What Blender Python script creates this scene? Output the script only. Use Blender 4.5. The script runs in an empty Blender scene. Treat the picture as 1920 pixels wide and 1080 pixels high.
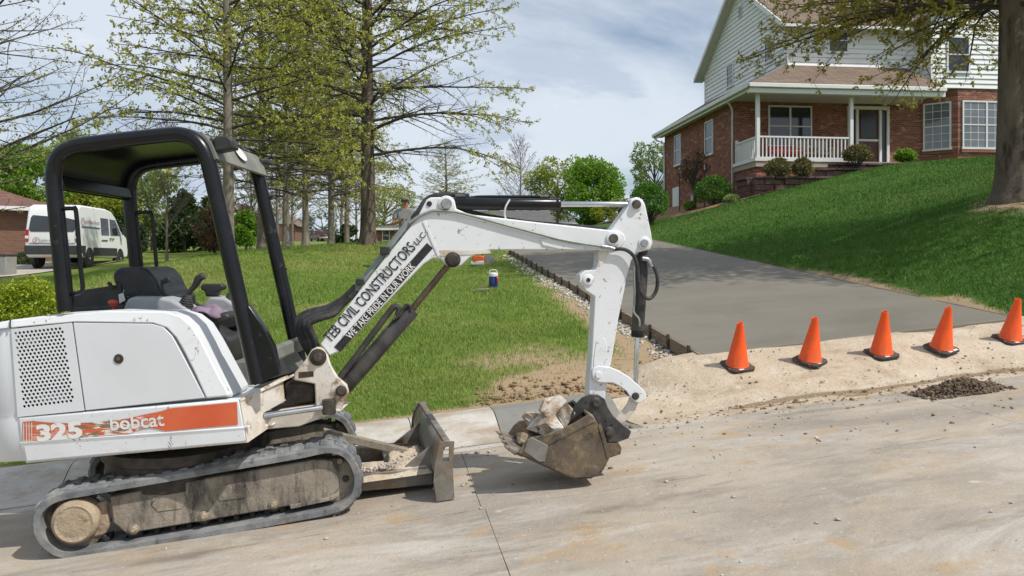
import bpy, bmesh, math, random
import numpy as np
from mathutils import Vector, Matrix
rad = math.radians
random.seed(7); RNG = np.random.default_rng(11)
sc = bpy.context.scene
COL = sc.collection

# ---------------------------------------------------------------- camera, sky, sun, exposure
EYE = 1.62; F = 1495.0; HY = 485.0          # eye height (m), focal length and horizon in photo pixels
cam_d = bpy.data.cameras.new('camera'); cam = bpy.data.objects.new('camera', cam_d); COL.objects.link(cam)
cam.location = (0, 0, EYE); cam.rotation_euler = (rad(90), 0, 0)
cam_d.sensor_width = 36.0; cam_d.lens = 36.0 * F / 1920.0; cam_d.shift_y = -(540 - HY) / 1920.0
cam_d.clip_start = 0.05; cam_d.clip_end = 6000
sc.camera = cam
SUN_DIR = Vector((0.86, -0.50, 0)).normalized() * math.cos(rad(53)) + Vector((0, 0, math.sin(rad(53))))
world = bpy.data.worlds.new('World'); sc.world = world; world.use_nodes = True
nt = world.node_tree; nt.nodes.clear()
def wn(t, **k):
    n = nt.nodes.new(t)
    for a, b in k.items(): setattr(n, a, b)
    return n
w_out = wn('ShaderNodeOutputWorld'); w_bg = wn('ShaderNodeBackground')
sky = wn('ShaderNodeTexSky', sky_type='NISHITA'); sky.sun_disc = False
sky.sun_elevation = rad(53); sky.sun_rotation = math.atan2(SUN_DIR.x, SUN_DIR.y)
sky.air_density = 1.0; sky.dust_density = 1.2; sky.ozone_density = 1.6
w_tc = wn('ShaderNodeTexCoord'); w_sep = wn('ShaderNodeSeparateXYZ')
nt.links.new(w_tc.outputs['Generated'], w_sep.inputs[0])
# project the view direction on a cloud layer: (x, y) / (z + k)
w_add = wn('ShaderNodeMath', operation='ADD'); w_add.inputs[1].default_value = 0.16
w_abs = wn('ShaderNodeMath', operation='ABSOLUTE')
nt.links.new(w_sep.outputs[2], w_abs.inputs[0]); nt.links.new(w_abs.outputs[0], w_add.inputs[0])
w_cmb = wn('ShaderNodeCombineXYZ')
for i in (0, 1):
    d = wn('ShaderNodeMath', operation='DIVIDE'); nt.links.new(w_sep.outputs[i], d.inputs[0]); nt.links.new(w_add.outputs[0], d.inputs[1])
    nt.links.new(d.outputs[0], w_cmb.inputs[i])
def wnoise(scale, detail, rough, dist, lo, hi, off):
    m = wn('ShaderNodeMapping'); m.inputs['Location'].default_value = off; nt.links.new(w_cmb.outputs[0], m.inputs[0])
    n = wn('ShaderNodeTexNoise'); n.inputs['Scale'].default_value = scale; n.inputs['Detail'].default_value = detail
    n.inputs['Roughness'].default_value = rough; n.inputs['Distortion'].default_value = dist
    nt.links.new(m.outputs[0], n.inputs['Vector'])
    r = wn('ShaderNodeMapRange', interpolation_type='SMOOTHSTEP'); r.inputs[1].default_value = lo; r.inputs[2].default_value = hi
    nt.links.new(n.outputs['Fac'], r.inputs[0]); return r
def wmix(fac, a, b, scale=1.0):
    m = wn('ShaderNodeMix', data_type='RGBA')
    if scale != 1.0:
        s = wn('ShaderNodeMath', operation='MULTIPLY'); s.inputs[1].default_value = scale
        nt.links.new(fac, s.inputs[0]); fac = s.outputs[0]
    nt.links.new(fac, m.inputs[0])
    for v, k in ((a, 6), (b, 7)):
        if isinstance(v, tuple): m.inputs[k].default_value = (*v, 1)
        else: nt.links.new(v, m.inputs[k])
    return m.outputs[2]
veil = wnoise(0.6, 7, 0.58, 0.5, 0.26, 0.58, (3.1, 1.7, 0))       # thin high white veil
grey = wnoise(0.95, 9, 0.60, 0.3, 0.51, 0.60, (7.3, 2.2, 0))        # darker blue-grey cloud bellies
puff = wnoise(1.5, 8, 0.60, 0.2, 0.60, 0.74, (1.3, 9.4, 0))        # small bright tops
c = wmix(veil.outputs[0], sky.outputs[0], (6.9, 7.5, 8.3), 0.9)
c = wmix(grey.outputs[0], c, (4.6, 5.4, 6.7), 0.75)
c = wmix(puff.outputs[0], c, (8.6, 8.7, 8.9), 0.75)
nt.links.new(c, w_bg.inputs[0]); w_bg.inputs[1].default_value = 0.112
nt.links.new(w_bg.outputs[0], w_out.inputs[0])
sun_d = bpy.data.lights.new('sun', 'SUN'); sun_d.energy = 4.0; sun_d.angle = rad(0.6); sun_d.color = (1.0, 0.955, 0.88)
sun = bpy.data.objects.new('sun', sun_d); COL.objects.link(sun); sun.location = (20, -20, 30)
sun.rotation_euler = (-SUN_DIR).to_track_quat('-Z', 'Y').to_euler()
sc.view_settings.view_transform = 'Standard'; sc.view_settings.look = 'None'; sc.view_settings.gamma = 1.0
sc.view_settings.use_curve_mapping = False; sc.view_settings.exposure = 0.0
sc.render.engine = 'CYCLES'; sc.cycles.max_bounces = 6; sc.cycles.transparent_max_bounces = 8

# ---------------------------------------------------------------- materials
MATS = {}
def mat(name, c1, c2=None, scale=6.0, detail=6.0, rough=0.65, lo=0.35, hi=0.65, metal=0.0, spec=0.4,
        dirt=None, dscale=3.0, dlo=0.5, dhi=0.62, dirt2=None, d2scale=14.0, d2lo=0.6, d2hi=0.68, d2stretch=(1, 1, 1),
        bump=0.0, bscale=60.0, stretch=(1, 1, 1), tint=None, trans=0.0, dist=0.3):
    """Principled material; colour from up to four procedural layers, optional 'tint' attribute layer."""
    m = bpy.data.materials.new(name); m.use_nodes = True; t = m.node_tree
    p = t.nodes['Principled BSDF']; L = t.links
    p.inputs['Roughness'].default_value = rough; p.inputs['Metallic'].default_value = metal
    p.inputs['Specular IOR Level'].default_value = spec
    tc = t.nodes.new('ShaderNodeTexCoord')
    def noise(sc_, det, st=(1, 1, 1), off=0.0, d=dist):
        mp = t.nodes.new('ShaderNodeMapping'); mp.inputs['Scale'].default_value = st; mp.inputs['Location'].default_value = (off, off * .7, off * .3)
        L.new(tc.outputs['Object'], mp.inputs[0])
        n = t.nodes.new('ShaderNodeTexNoise'); n.inputs['Scale'].default_value = sc_; n.inputs['Detail'].default_value = det
        n.inputs['Roughness'].default_value = 0.62; n.inputs['Distortion'].default_value = d
        L.new(mp.outputs[0], n.inputs['Vector']); return n.outputs['Fac']
    def rng(src, a, b):
        r = t.nodes.new('ShaderNodeMapRange'); r.inputs[1].default_value = a; r.inputs[2].default_value = b
        L.new(src, r.inputs[0]); return r.outputs[0]
    def mix(f, a, b):
        x = t.nodes.new('ShaderNodeMix'); x.data_type = 'RGBA'; L.new(f, x.inputs[0])
        for v, k in ((a, 6), (b, 7)):
            if isinstance(v, tuple): x.inputs[k].default_value = (*v, 1)
            else: L.new(v, x.inputs[k])
        return x.outputs[2]
    col = c1
    if c2: col = mix(rng(noise(scale, detail, stretch), lo, hi), c1, c2)
    if tint:
        at = t.nodes.new('ShaderNodeAttribute'); at.attribute_name = 'tint'
        col = mix(at.outputs['Fac'], col, tint)
    if dirt: col = mix(rng(noise(dscale, 8, off=4.2), dlo, dhi), col, dirt)
    if dirt2: col = mix(rng(noise(d2scale, 5, d2stretch, off=9.1), d2lo, d2hi), col, dirt2)
    if isinstance(col, tuple): p.inputs['Base Color'].default_value = (*col, 1)
    else: L.new(col, p.inputs['Base Color'])
    if bump:
        b = t.nodes.new('ShaderNodeBump'); b.inputs['Strength'].default_value = bump; b.inputs['Distance'].default_value = 0.02
        L.new(noise(bscale, 4, d=0), b.inputs['Height']); L.new(b.outputs[0], p.inputs['Normal'])
    if trans:
        tr = t.nodes.new('ShaderNodeBsdfTranslucent'); ms = t.nodes.new('ShaderNodeMixShader'); ms.inputs[0].default_value = trans
        if isinstance(col, tuple): tr.inputs[0].default_value = (*col, 1)
        else: L.new(col, tr.inputs[0])
        L.new(p.outputs[0], ms.inputs[1]); L.new(tr.outputs[0], ms.inputs[2])
        L.new(ms.outputs[0], t.nodes['Material Output'].inputs[0])
    MATS[name] = m; return m

# ---------------------------------------------------------------- mesh building
ROOT = {}
def catmull(pts, n=6):
    pts = [Vector(p) for p in pts]; out = []
    for i in range(len(pts) - 1):
        p0 = pts[max(i - 1, 0)]; p1 = pts[i]; p2 = pts[i + 1]; p3 = pts[min(i + 2, len(pts) - 1)]
        for k in range(n):
            u = k / n
            out.append(0.5 * ((2 * p1) + (p2 - p0) * u + (2 * p0 - 5 * p1 + 4 * p2 - p3) * u * u + (3 * p1 - p0 - 3 * p2 + p3) * u ** 3))
    out.append(pts[-1]); return out
class MB:
    def __init__(self): self.v = []; self.f = []
    def add(self, vs, fs):
        o = len(self.v); self.v += [tuple(x) for x in vs]; self.f += [tuple(i + o for i in f) for f in fs]; return self
    def box(self, c, ax, ay, az):          # centre and three half-extent vectors
        c, ax, ay, az = map(Vector, (c, ax, ay, az)); vs = []
        for k in (-1, 1):
            for j in (-1, 1):
                for i in (-1, 1): vs.append(c + ax * i + ay * j + az * k)
        return self.add(vs, [(0, 2, 3, 1), (4, 5, 7, 6), (0, 1, 5, 4), (2, 6, 7, 3), (0, 4, 6, 2), (1, 3, 7, 5)])
    def aabb(self, x0, x1, y0, y1, z0, z1):
        return self.box(((x0 + x1) / 2, (y0 + y1) / 2, (z0 + z1) / 2), ((x1 - x0) / 2, 0, 0), (0, (y1 - y0) / 2, 0), (0, 0, (z1 - z0) / 2))
    def prism(self, poly, ext):            # 3D polygon and extrusion vector
        poly = [Vector(p) for p in poly]; ext = Vector(ext); n = len(poly)
        return self.add(poly + [p + ext for p in poly], [tuple(range(n))[::-1], tuple(range(n, 2 * n))] + [(i, (i + 1) % n, n + (i + 1) % n, n + i) for i in range(n)])
    def strip(self, a, b, thick=None):     # sheet between two polylines
        a = [Vector(p) for p in a]; b = [Vector(p) for p in b]; n = len(a)
        if thick is None: return self.add(a + b, [(i, i + 1, n + i + 1, n + i) for i in range(n - 1)])
        tv = Vector(thick); vs = a + b + [p + tv for p in a] + [p + tv for p in b]; fs = []
        for i in range(n - 1):
            fs += [(i, i + 1, n + i + 1, n + i), (2 * n + i + 1, 2 * n + i, 3 * n + i, 3 * n + i + 1), (i + 1, i, 2 * n + i, 2 * n + i + 1), (n + i, n + i + 1, 3 * n + i + 1, 3 * n + i)]
        fs += [(0, n, 3 * n, 2 * n), (2 * n - 1, n - 1, 3 * n - 1, 4 * n - 1)]
        return self.add(vs, fs)
    def tube(self, pts, r, sides=8, cap=True, up=None, flat=1.0, close=False):
        pts = [Vector(p) for p in pts]; n = len(pts)
        if not hasattr(r, '__len__'): r = [r] * n
        vs = []; u = None
        for i, p in enumerate(pts):
            d = (pts[(i + 1) % n] - pts[i - 1]) if close else (pts[min(i + 1, n - 1)] - pts[max(i - 1, 0)])
            if d.length < 1e-9: d = Vector((0, 0, 1))
            d.normalize()
            if u is None:
                u = Vector(up) if up else (Vector((0, 0, 1)) if abs(d.z) < .9 else Vector((1, 0, 0)))
            u = (u - d * u.dot(d)); u.normalize(); w = d.cross(u)
            for k in range(sides):
                a = 2 * math.pi * (k + .5) / sides
                vs.append(p + (u * math.cos(a) + w * math.sin(a) * flat) * r[i])
        fs = []
        for i in range(n if close else n - 1):
            j = (i + 1) % n
            for k in range(sides):
                k2 = (k + 1) % sides; fs.append((i * sides + k, i * sides + k2, j * sides + k2, j * sides + k))
        if cap and not close: fs += [tuple(range(sides))[::-1], tuple(range((n - 1) * sides, n * sides))]
        return self.add(vs, fs)
    def lathe(self, c, ax, prof, n=20):    # prof: (radius, distance along axis)
        c = Vector(c); ax = Vector(ax).normalized(); u = ax.orthogonal().normalized(); w = ax.cross(u); vs = []; fs = []
        for (r, h) in prof:
            for k in range(n):
                a = 2 * math.pi * k / n; vs.append(c + ax * h + (u * math.cos(a) + w * math.sin(a)) * r)
        for i in range(len(prof) - 1):
            for k in range(n):
                k2 = (k + 1) % n; fs.append((i * n + k, i * n + k2, (i + 1) * n + k2, (i + 1) * n + k))
        fs += [tuple(range(n))[::-1], tuple(range((len(prof) - 1) * n, len(prof) * n))]
        return self.add(vs, fs)
    def build(self, name, m, parent=None, loc=None, bevel=0.0, seg=2, angle=35, smooth=True, subsurf=0, label=None, attr=None):
        if loc is None: loc = ROOT[parent] if parent else Vector((0, 0, 0))
        loc = Vector(loc); me = bpy.data.meshes.new(name)
        me.from_pydata([(x - loc.x, y - loc.y, z - loc.z) for x, y, z in self.v], [], self.f)
        o = finish(name, me, m, parent, loc, bevel, seg, angle, smooth, subsurf)
        if label: o['label'] = label
        return o
def finish(name, me, m, parent=None, loc=None, bevel=0.0, seg=2, angle=35, smooth=True, subsurf=0):
    if m: me.materials.append(MATS[m])
    bm = bmesh.new(); bm.from_mesh(me); bmesh.ops.recalc_face_normals(bm, faces=bm.faces); bm.to_mesh(me); bm.free()
    if smooth:
        me.polygons.foreach_set('use_smooth', [True] * len(me.polygons))
        if not subsurf: me.set_sharp_from_angle(angle=rad(angle))
    o = bpy.data.objects.new(name, me); COL.objects.link(o)
    if parent: o.parent = parent; ROOT[o] = ROOT[parent]
    else: o.location = loc; ROOT[o] = Vector(loc)
    if bevel:
        b = o.modifiers.new('bevel', 'BEVEL'); b.width = bevel; b.segments = seg; b.limit_method = 'ANGLE'; b.angle_limit = rad(angle)
    if subsurf:
        s = o.modifiers.new('subsurf', 'SUBSURF'); s.levels = subsurf; s.render_levels = subsurf
    return o
def raw(name, V, Fq, m, parent=None, loc=(0, 0, 0), tint=None, smooth=False, kind=None):
    """numpy verts (n,3) and faces (k,3|4): large leaf/grass/branch meshes"""
    me = bpy.data.meshes.new(name); V = np.asarray(V, dtype=np.float32); Fq = np.asarray(Fq, dtype=np.int32)
    loc = ROOT[parent] if parent else Vector(loc)
    V = V - np.array(loc, dtype=np.float32)
    k = Fq.shape[1]; me.vertices.add(len(V)); me.vertices.foreach_set('co', V.ravel())
    me.loops.add(Fq.size); me.loops.foreach_set('vertex_index', Fq.ravel())
    me.polygons.add(len(Fq)); me.polygons.foreach_set('loop_start', np.arange(0, Fq.size, k, dtype=np.int32))
    me.polygons.foreach_set('loop_total', np.full(len(Fq), k, dtype=np.int32))
    if smooth: me.polygons.foreach_set('use_smooth', np.ones(len(Fq), dtype=bool))
    me.update(calc_edges=True)
    if tint is not None:
        a = me.attributes.new('tint', 'FLOAT', 'POINT'); a.data.foreach_set('value', np.asarray(tint, dtype=np.float32))
    me.materials.append(MATS[m]); o = bpy.data.objects.new(name, me); COL.objects.link(o)
    if parent: o.parent = parent; ROOT[o] = ROOT[parent]
    else: o.location = loc; ROOT[o] = loc
    if kind: o['kind'] = kind
    return o
def tag(o, label, cat, group=None):
    o['label'] = label; o['category'] = cat
    if group: o['group'] = group
    return o
def thing(name, loc, label, cat, group=None):
    o = bpy.data.objects.new(name, None); COL.objects.link(o); o.location = loc; o.empty_display_size = 0.2
    ROOT[o] = Vector(loc); return tag(o, label, cat, group)
def struct(o): o['kind'] = 'structure'; return o
def copy_tree(o, parent=None):
    c = o.copy(); COL.objects.link(c); c.parent = parent
    for ch in list(o.children): copy_tree(ch, c)
    return c
def text(name, s, org, xd, yd, width, height, m, parent, shear=0.0, bold=0.0, up=0.0):
    cu = bpy.data.curves.new(name, 'FONT'); cu.body = s; cu.shear = shear; cu.offset = bold; cu.resolution_u = 3
    t = bpy.data.objects.new(name, cu); COL.objects.link(t)
    dg = bpy.context.evaluated_depsgraph_get(); me = bpy.data.meshes.new_from_object(t.evaluated_get(dg))
    bpy.data.objects.remove(t)
    V = np.array([v.co[:] for v in me.vertices]); lo = V.min(0); hi = V.max(0)
    xd = Vector(xd).normalized(); yd = Vector(yd).normalized(); zd = xd.cross(yd); org = Vector(org) + zd * up
    loc = ROOT[parent]
    for v in me.vertices:
        a = (v.co.x - lo[0]) / (hi[0] - lo[0]) * width; b = (v.co.y - lo[1]) / (hi[1] - lo[1]) * height
        v.co = org + xd * a + yd * b - loc
    me.materials.clear(); me.materials.append(MATS[m])
    me.name = name; o = bpy.data.objects.new(name, me); COL.objects.link(o); o.parent = parent; ROOT[o] = loc
    return o

# ---------------------------------------------------------------- frames of reference
def P(px, py, d): return Vector(((px - 960) / F * d, d, EYE + (HY - py) / F * d))
class Plane:                                # upright plane through (x0, d0), turned by yaw; 'off' is towards the street
    def __init__(s, x0, d0, yaw):
        s.s, s.c = math.sin(rad(yaw)), math.cos(rad(yaw)); s.x0, s.d0 = x0, d0
        s.n = Vector((s.s, -s.c, 0)); s.e = Vector((s.c, s.s, 0))
    def p(s, px, py, off=0.0):
        u = (px - 960) / F; d = (s.s * s.x0 - s.c * s.d0 + off) / (u * s.s - s.c)
        return P(px, py, d)
    def poly(s, pts, off): return [s.p(x, y, off) for x, y in pts]
TH = rad(13.0); GR = 0.08                   # street direction and gradient
RO = Vector((-1.83, 4.65, 0)); SE = Vector((math.cos(TH), math.sin(TH), 0)); TE = Vector((-math.sin(TH), math.cos(TH), 0))
def ST(s, t, z=None):
    p = RO + SE * s + TE * t; p.z = GR * s if z is None else z; return p
def st_of(x, y):
    dx = x - RO.x; dy = y - RO.y
    return dx * SE.x + dy * SE.y, dx * TE.x + dy * TE.y
def sstep(a, b, x):
    x = np.clip((x - a) / (b - a), 0, 1); return x * x * (3 - 2 * x)
def layered(name, base, layers, rough=0.8, spec=0.3, bumps=(), metal=0.0, attr=None):
    """base colour covered by noise-masked layers: dict(c, s, lo, hi, st, rot, fac, off, det, at)"""
    m = bpy.data.materials.new(name); m.use_nodes = True; t = m.node_tree; L = t.links; p = t.nodes['Principled BSDF']
    p.inputs['Roughness'].default_value = rough; p.inputs['Specular IOR Level'].default_value = spec; p.inputs['Metallic'].default_value = metal
    tc = t.nodes.new('ShaderNodeTexCoord')
    def noise(l):
        src = tc.outputs['Object']
        if l.get('rot'):
            r = t.nodes.new('ShaderNodeMapping'); r.inputs['Rotation'].default_value = (0, 0, l['rot']); L.new(src, r.inputs[0]); src = r.outputs[0]
        mp = t.nodes.new('ShaderNodeMapping'); mp.inputs['Scale'].default_value = l.get('st', (1, 1, 1)); o = l.get('off', 0); mp.inputs['Location'].default_value = (o, o * .6, o * .2)
        L.new(src, mp.inputs[0])
        n = t.nodes.new('ShaderNodeTexNoise'); n.inputs['Scale'].default_value = l['s']; n.inputs['Detail'].default_value = l.get('det', 7)
        n.inputs['Roughness'].default_value = l.get('rg', 0.6); n.inputs['Distortion'].default_value = l.get('d', 0.2)
        L.new(mp.outputs[0], n.inputs['Vector']); return n.outputs['Fac']
    col = base
    for l in layers:
        r = t.nodes.new('ShaderNodeMapRange'); r.inputs[1].default_value = l['lo']; r.inputs[2].default_value = l['hi']; r.inputs[4].default_value = l.get('fac', 1.0)
        L.new(noise(l), r.inputs[0]); f = r.outputs[0]
        if l.get('at'):
            a = t.nodes.new('ShaderNodeAttribute'); a.attribute_name = l['at']
            if l.get('gate'):       # attribute plus noise, thresholded
                ad = t.nodes.new('ShaderNodeMath'); ad.operation = 'MULTIPLY_ADD'; ad.inputs[1].default_value = 0.9; ad.inputs[2].default_value = -0.45
                L.new(noise(l), ad.inputs[0]); a2 = t.nodes.new('ShaderNodeMath'); a2.operation = 'ADD'; L.new(a.outputs['Fac'], a2.inputs[0]); L.new(ad.outputs[0], a2.inputs[1])
                r2 = t.nodes.new('ShaderNodeMapRange'); r2.inputs[1].default_value = 0.38; r2.inputs[2].default_value = 0.62; r2.inputs[4].default_value = l.get('fac', 1.0)
                L.new(a2.outputs[0], r2.inputs[0]); f = r2.outputs[0]
            else:
                mu = t.nodes.new('ShaderNodeMath'); mu.operation = 'MULTIPLY'; L.new(f, mu.inputs[0]); L.new(a.outputs['Fac'], mu.inputs[1]); f = mu.outputs[0]
        x = t.nodes.new('ShaderNodeMix'); x.data_type = 'RGBA'; L.new(f, x.inputs[0])
        for v, k in ((col, 6), (l['c'], 7)):
            if isinstance(v, tuple): x.inputs[k].default_value = (*v, 1)
            else: L.new(v, x.inputs[k])
        col = x.outputs[2]
    if isinstance(col, tuple): p.inputs['Base Color'].default_value = (*col, 1)
    else: L.new(col, p.inputs['Base Color'])
    prev = None
    for (s_, str_, dist_) in bumps:
        b = t.nodes.new('ShaderNodeBump'); b.inputs['Strength'].default_value = str_; b.inputs['Distance'].default_value = dist_
        L.new(noise(dict(s=s_, det=5, d=0)), b.inputs['Height'])
        if prev: L.new(prev, b.inputs['Normal'])
        prev = b.outputs[0]
    if prev: L.new(prev, p.inputs['Normal'])
    MATS[name] = m; return m
def vnoise(x, y, seed=0):
    """smooth 2D value noise, numpy, about -1..1"""
    x = np.asarray(x, float); y = np.asarray(y, float)
    xi = np.floor(x).astype(np.int64); yi = np.floor(y).astype(np.int64); fx = x - xi; fy = y - yi
    def h(a, b):
        n = (a * 374761393 + b * 668265263 + seed * 1442695041) & 0xffffffff
        n = ((n ^ (n >> 13)) * 1274126177) & 0xffffffff
        return ((n ^ (n >> 16)) & 0xffff) / 32767.5 - 1
    fx = fx * fx * (3 - 2 * fx); fy = fy * fy * (3 - 2 * fy)
    return (h(xi, yi) * (1 - fx) + h(xi + 1, yi) * fx) * (1 - fy) + (h(xi, yi + 1) * (1 - fx) + h(xi + 1, yi + 1) * fx) * fy
def fbm(x, y, seed=0, o=4):
    return sum(vnoise(x * 2 ** i, y * 2 ** i, seed + i) * .5 ** i for i in range(o))

# ---------------------------------------------------------------- ground materials
R13 = -TH
layered('road_concrete', (0.39, 0.34, 0.28), [
    dict(c=(0.255, 0.225, 0.19), s=1.3, lo=.40, hi=.64, st=(.5, 1, 1), rot=R13, fac=.8, rg=.72, d=.7),
    dict(c=(0.52, 0.45, 0.355), s=1.1, lo=.5, hi=.72, st=(.4, 1.3, 1), rot=R13, off=3, fac=.8),
    dict(c=(0.53, 0.50, 0.45), s=1.3, lo=.50, hi=.68, st=(.38, 1.1, 1), rot=R13, off=7, fac=.75, rg=.76, d=.8),
    dict(c=(0.43, 0.335, 0.23), s=1.7, lo=.5, hi=.66, st=(.7, 1, 1), rot=R13, off=31, fac=.6, rg=.72),
    dict(c=(0.21, 0.185, 0.16), s=7, lo=.56, hi=.68, st=(.35, 1, 1), rot=R13, off=37, fac=.5, rg=.75),
    dict(c=(0.40, 0.285, 0.165), s=2.6, lo=.59, hi=.68, off=11, fac=.75),
    dict(c=(0.15, 0.125, 0.10), s=2.0, lo=.60, hi=.74, st=(.3, 1, 1), rot=R13, off=15, fac=.75),
    dict(c=(0.55, 0.52, 0.47), s=34, lo=.62, hi=.7, off=2, fac=.55),
    dict(c=(0.17, 0.15, 0.125), s=48, lo=.62, hi=.7, off=5, fac=.6),
    dict(c=(0.6, 0.57, 0.52), s=5.5, lo=.68, hi=.74, st=(.5, 1, 1), rot=R13, off=21, fac=.7)],
    rough=.88, spec=.2, bumps=((9, .45, .02), (55, .5, .008), (160, .6, .005)))
layered('curb_concrete', (0.50, 0.475, 0.43), [
    dict(c=(0.36, 0.33, 0.28), s=2.4, lo=.45, hi=.7), dict(c=(0.60, 0.58, 0.54), s=7, lo=.55, hi=.7, off=3, fac=.6),
    dict(c=(0.30, 0.22, 0.14), s=2.4, lo=.47, hi=.64, st=(.4, 1, 1), rot=R13, off=8, fac=.75, rg=.75), dict(c=(0.2, 0.18, 0.16), s=50, lo=.63, hi=.7, off=5, fac=.5)],
    rough=.9, bumps=((14, .3, .02), (110, .5, .006)))
layered('wet_concrete', (0.19, 0.185, 0.165), [dict(c=(0.25, 0.24, 0.21), s=3, lo=.4, hi=.65, fac=.8), dict(c=(0.14, 0.135, 0.12), s=14, lo=.55, hi=.7, off=3, fac=.5)],
    rough=.55, spec=.4, bumps=((40, .15, .01),))
layered('slab_concrete', (0.165, 0.150, 0.120), [dict(c=(0.192, 0.175, 0.141), s=.8, lo=.35, hi=.65, st=(.2, 1, 1), rot=R13), dict(c=(0.15, 0.137, 0.111), s=5, lo=.5, hi=.75, st=(.08, 1, 1), rot=R13, off=4, fac=.55),
    dict(c=(0.22, 0.205, 0.17), s=60, lo=.55, hi=.7, off=9, fac=.3), dict(c=(0.128, 0.117, 0.095), s=.9, lo=.52, hi=.7, off=14, fac=.6), dict(c=(0.23, 0.213, 0.175), s=2.2, lo=.6, hi=.75, off=19, fac=.4)], rough=.72, spec=.3, bumps=((70, .25, .004),))
layered('apron_dirt', (0.47, 0.385, 0.285), [
    dict(c=(0.57, 0.49, 0.385), s=1.5, lo=.42, hi=.66, st=(.5, 1, 1), rot=R13), dict(c=(0.35, 0.265, 0.175), s=2.2, lo=.5, hi=.7, off=5, fac=.8),
    dict(c=(0.6, 0.54, 0.45), s=4, lo=.56, hi=.7, off=9, fac=.6), dict(c=(0.2, 0.135, 0.08), s=6, lo=.3, hi=.5, at='wet', gate=True, off=2, fac=.8, rg=.8),
    dict(c=(0.25, 0.19, 0.13), s=40, lo=.56, hi=.68, off=13, fac=.6), dict(c=(0.62, 0.56, 0.47), s=26, lo=.58, hi=.68, off=17, fac=.5), dict(c=(0.28, 0.20, 0.13), s=1.6, lo=.56, hi=.66, st=(.3, 1, 1), rot=R13, off=23, fac=.55, rg=.75)], rough=.95, spec=.15, bumps=((6, .6, .04), (28, .6, .02), (90, .7, .008)))
layered('lawn_ground', (0.15, 0.21, 0.04), [
    dict(c=(0.20, 0.225, 0.06), s=1.2, lo=.45, hi=.7), dict(c=(0.07, 0.115, 0.02), s=3, lo=.5, hi=.7, off=3),
    dict(c=(0.22, 0.19, 0.08), s=6, lo=.6, hi=.72, off=9, fac=.5),
    dict(c=(0.055, 0.125, 0.02), s=2, lo=.0, hi=.3, at='dense', off=1, fac=.9),
    dict(c=(0.36, 0.265, 0.165), s=2.2, lo=.3, hi=.5, at='dirt', gate=True, off=5), dict(c=(0.24, 0.165, 0.095), s=9, lo=.52, hi=.66, at='dirt', off=15, fac=.8)],
    rough=.95, spec=.1, bumps=((30, .6, .03), (140, .5, .01)))
layered('brown_soil', (0.23, 0.155, 0.09), [dict(c=(0.34, 0.245, 0.15), s=8, lo=.4, hi=.65), dict(c=(0.15, 0.1, 0.06), s=20, lo=.55, hi=.7, off=3)], rough=.95, bumps=((50, .6, .02),))
layered('dark_soil', (0.125, 0.09, 0.062), [dict(c=(0.20, 0.15, 0.105), s=9, lo=.45, hi=.65), dict(c=(0.05, 0.036, 0.026), s=20, lo=.55, hi=.7, off=3)], rough=.9, bumps=((60, .6, .02),))
layered('pale_stone', (0.52, 0.48, 0.42), [dict(c=(0.36, 0.32, 0.27), s=6, lo=.45, hi=.65), dict(c=(0.66, 0.63, 0.58), s=15, lo=.55, hi=.7, off=3)], rough=.9, bumps=((70, .5, .01),))
layered('mulch', (0.26, 0.135, 0.075), [dict(c=(0.40, 0.25, 0.15), s=9, lo=.45, hi=.62), dict(c=(0.12, 0.06, 0.035), s=14, lo=.52, hi=.66, off=3)], rough=.95, bumps=((30, .8, .04),))
mat('form_wood', (0.13, 0.095, 0.065), (0.26, 0.2, 0.14), scale=5, stretch=(1, 1, 8), rough=.85, bump=.3, bscale=30)
mat('stake_steel', (0.05, 0.045, 0.04), (0.1, 0.08, 0.06), scale=20, rough=.6, metal=.5)
mat('grass_blade', (0.14, 0.255, 0.032), (0.18, 0.285, 0.045), scale=.7, detail=4, rough=.6, spec=.25, tint=(0.38, 0.36, 0.13), trans=.25)
mat('grass_blade_deep', (0.05, 0.145, 0.018), (0.08, 0.18, 0.025), scale=.7, detail=4, rough=.6, spec=.25, tint=(0.15, 0.22, 0.05), trans=.25)

# ---------------------------------------------------------------- terrain
SLT = 2.48
def slab_z(s, t): return 0.654 + GR * (s - 4.43) + 0.087 * (t - SLT)
def slab_l(t): return 4.43 + 0.075 * (t - SLT)
def slab_r(t): return 8.25 + 0.075 * (t - SLT)
SL_END = 15.5
HF1 = Vector((0.994, 0.110, 0)); HF2 = Vector((-0.110, 0.994, 0)); HW0 = Vector((8.58, 30.7, 0))   # house frame
def HP(a, b, z): p = HW0 + HF1 * a + HF2 * b; p.z = z; return p
ctrl = []
def cst(s, t, z): p = ST(s, t, z); ctrl.append(p[:])
for s_ in (-22, -14, -9, -6, -3, -1, 1, 2.4): cst(s_, 2.06, GR * s_ + .13)
for s_ in (3.3, 4.2): cst(s_, 2.25, GR * s_ + .18)
for s_ in (9.4, 12, 16, 24): cst(s_, 2.06, GR * s_ + .16)
for t_ in (2.6, 5, 8, 11, 14, 16): cst(slab_l(t_) - .12, t_, slab_z(slab_l(t_), t_) - .13)
for t_ in (2.6, 5, 8, 11, 14, 16): cst(slab_r(t_) + .1, t_, slab_z(slab_r(t_), t_) - .01)
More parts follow.
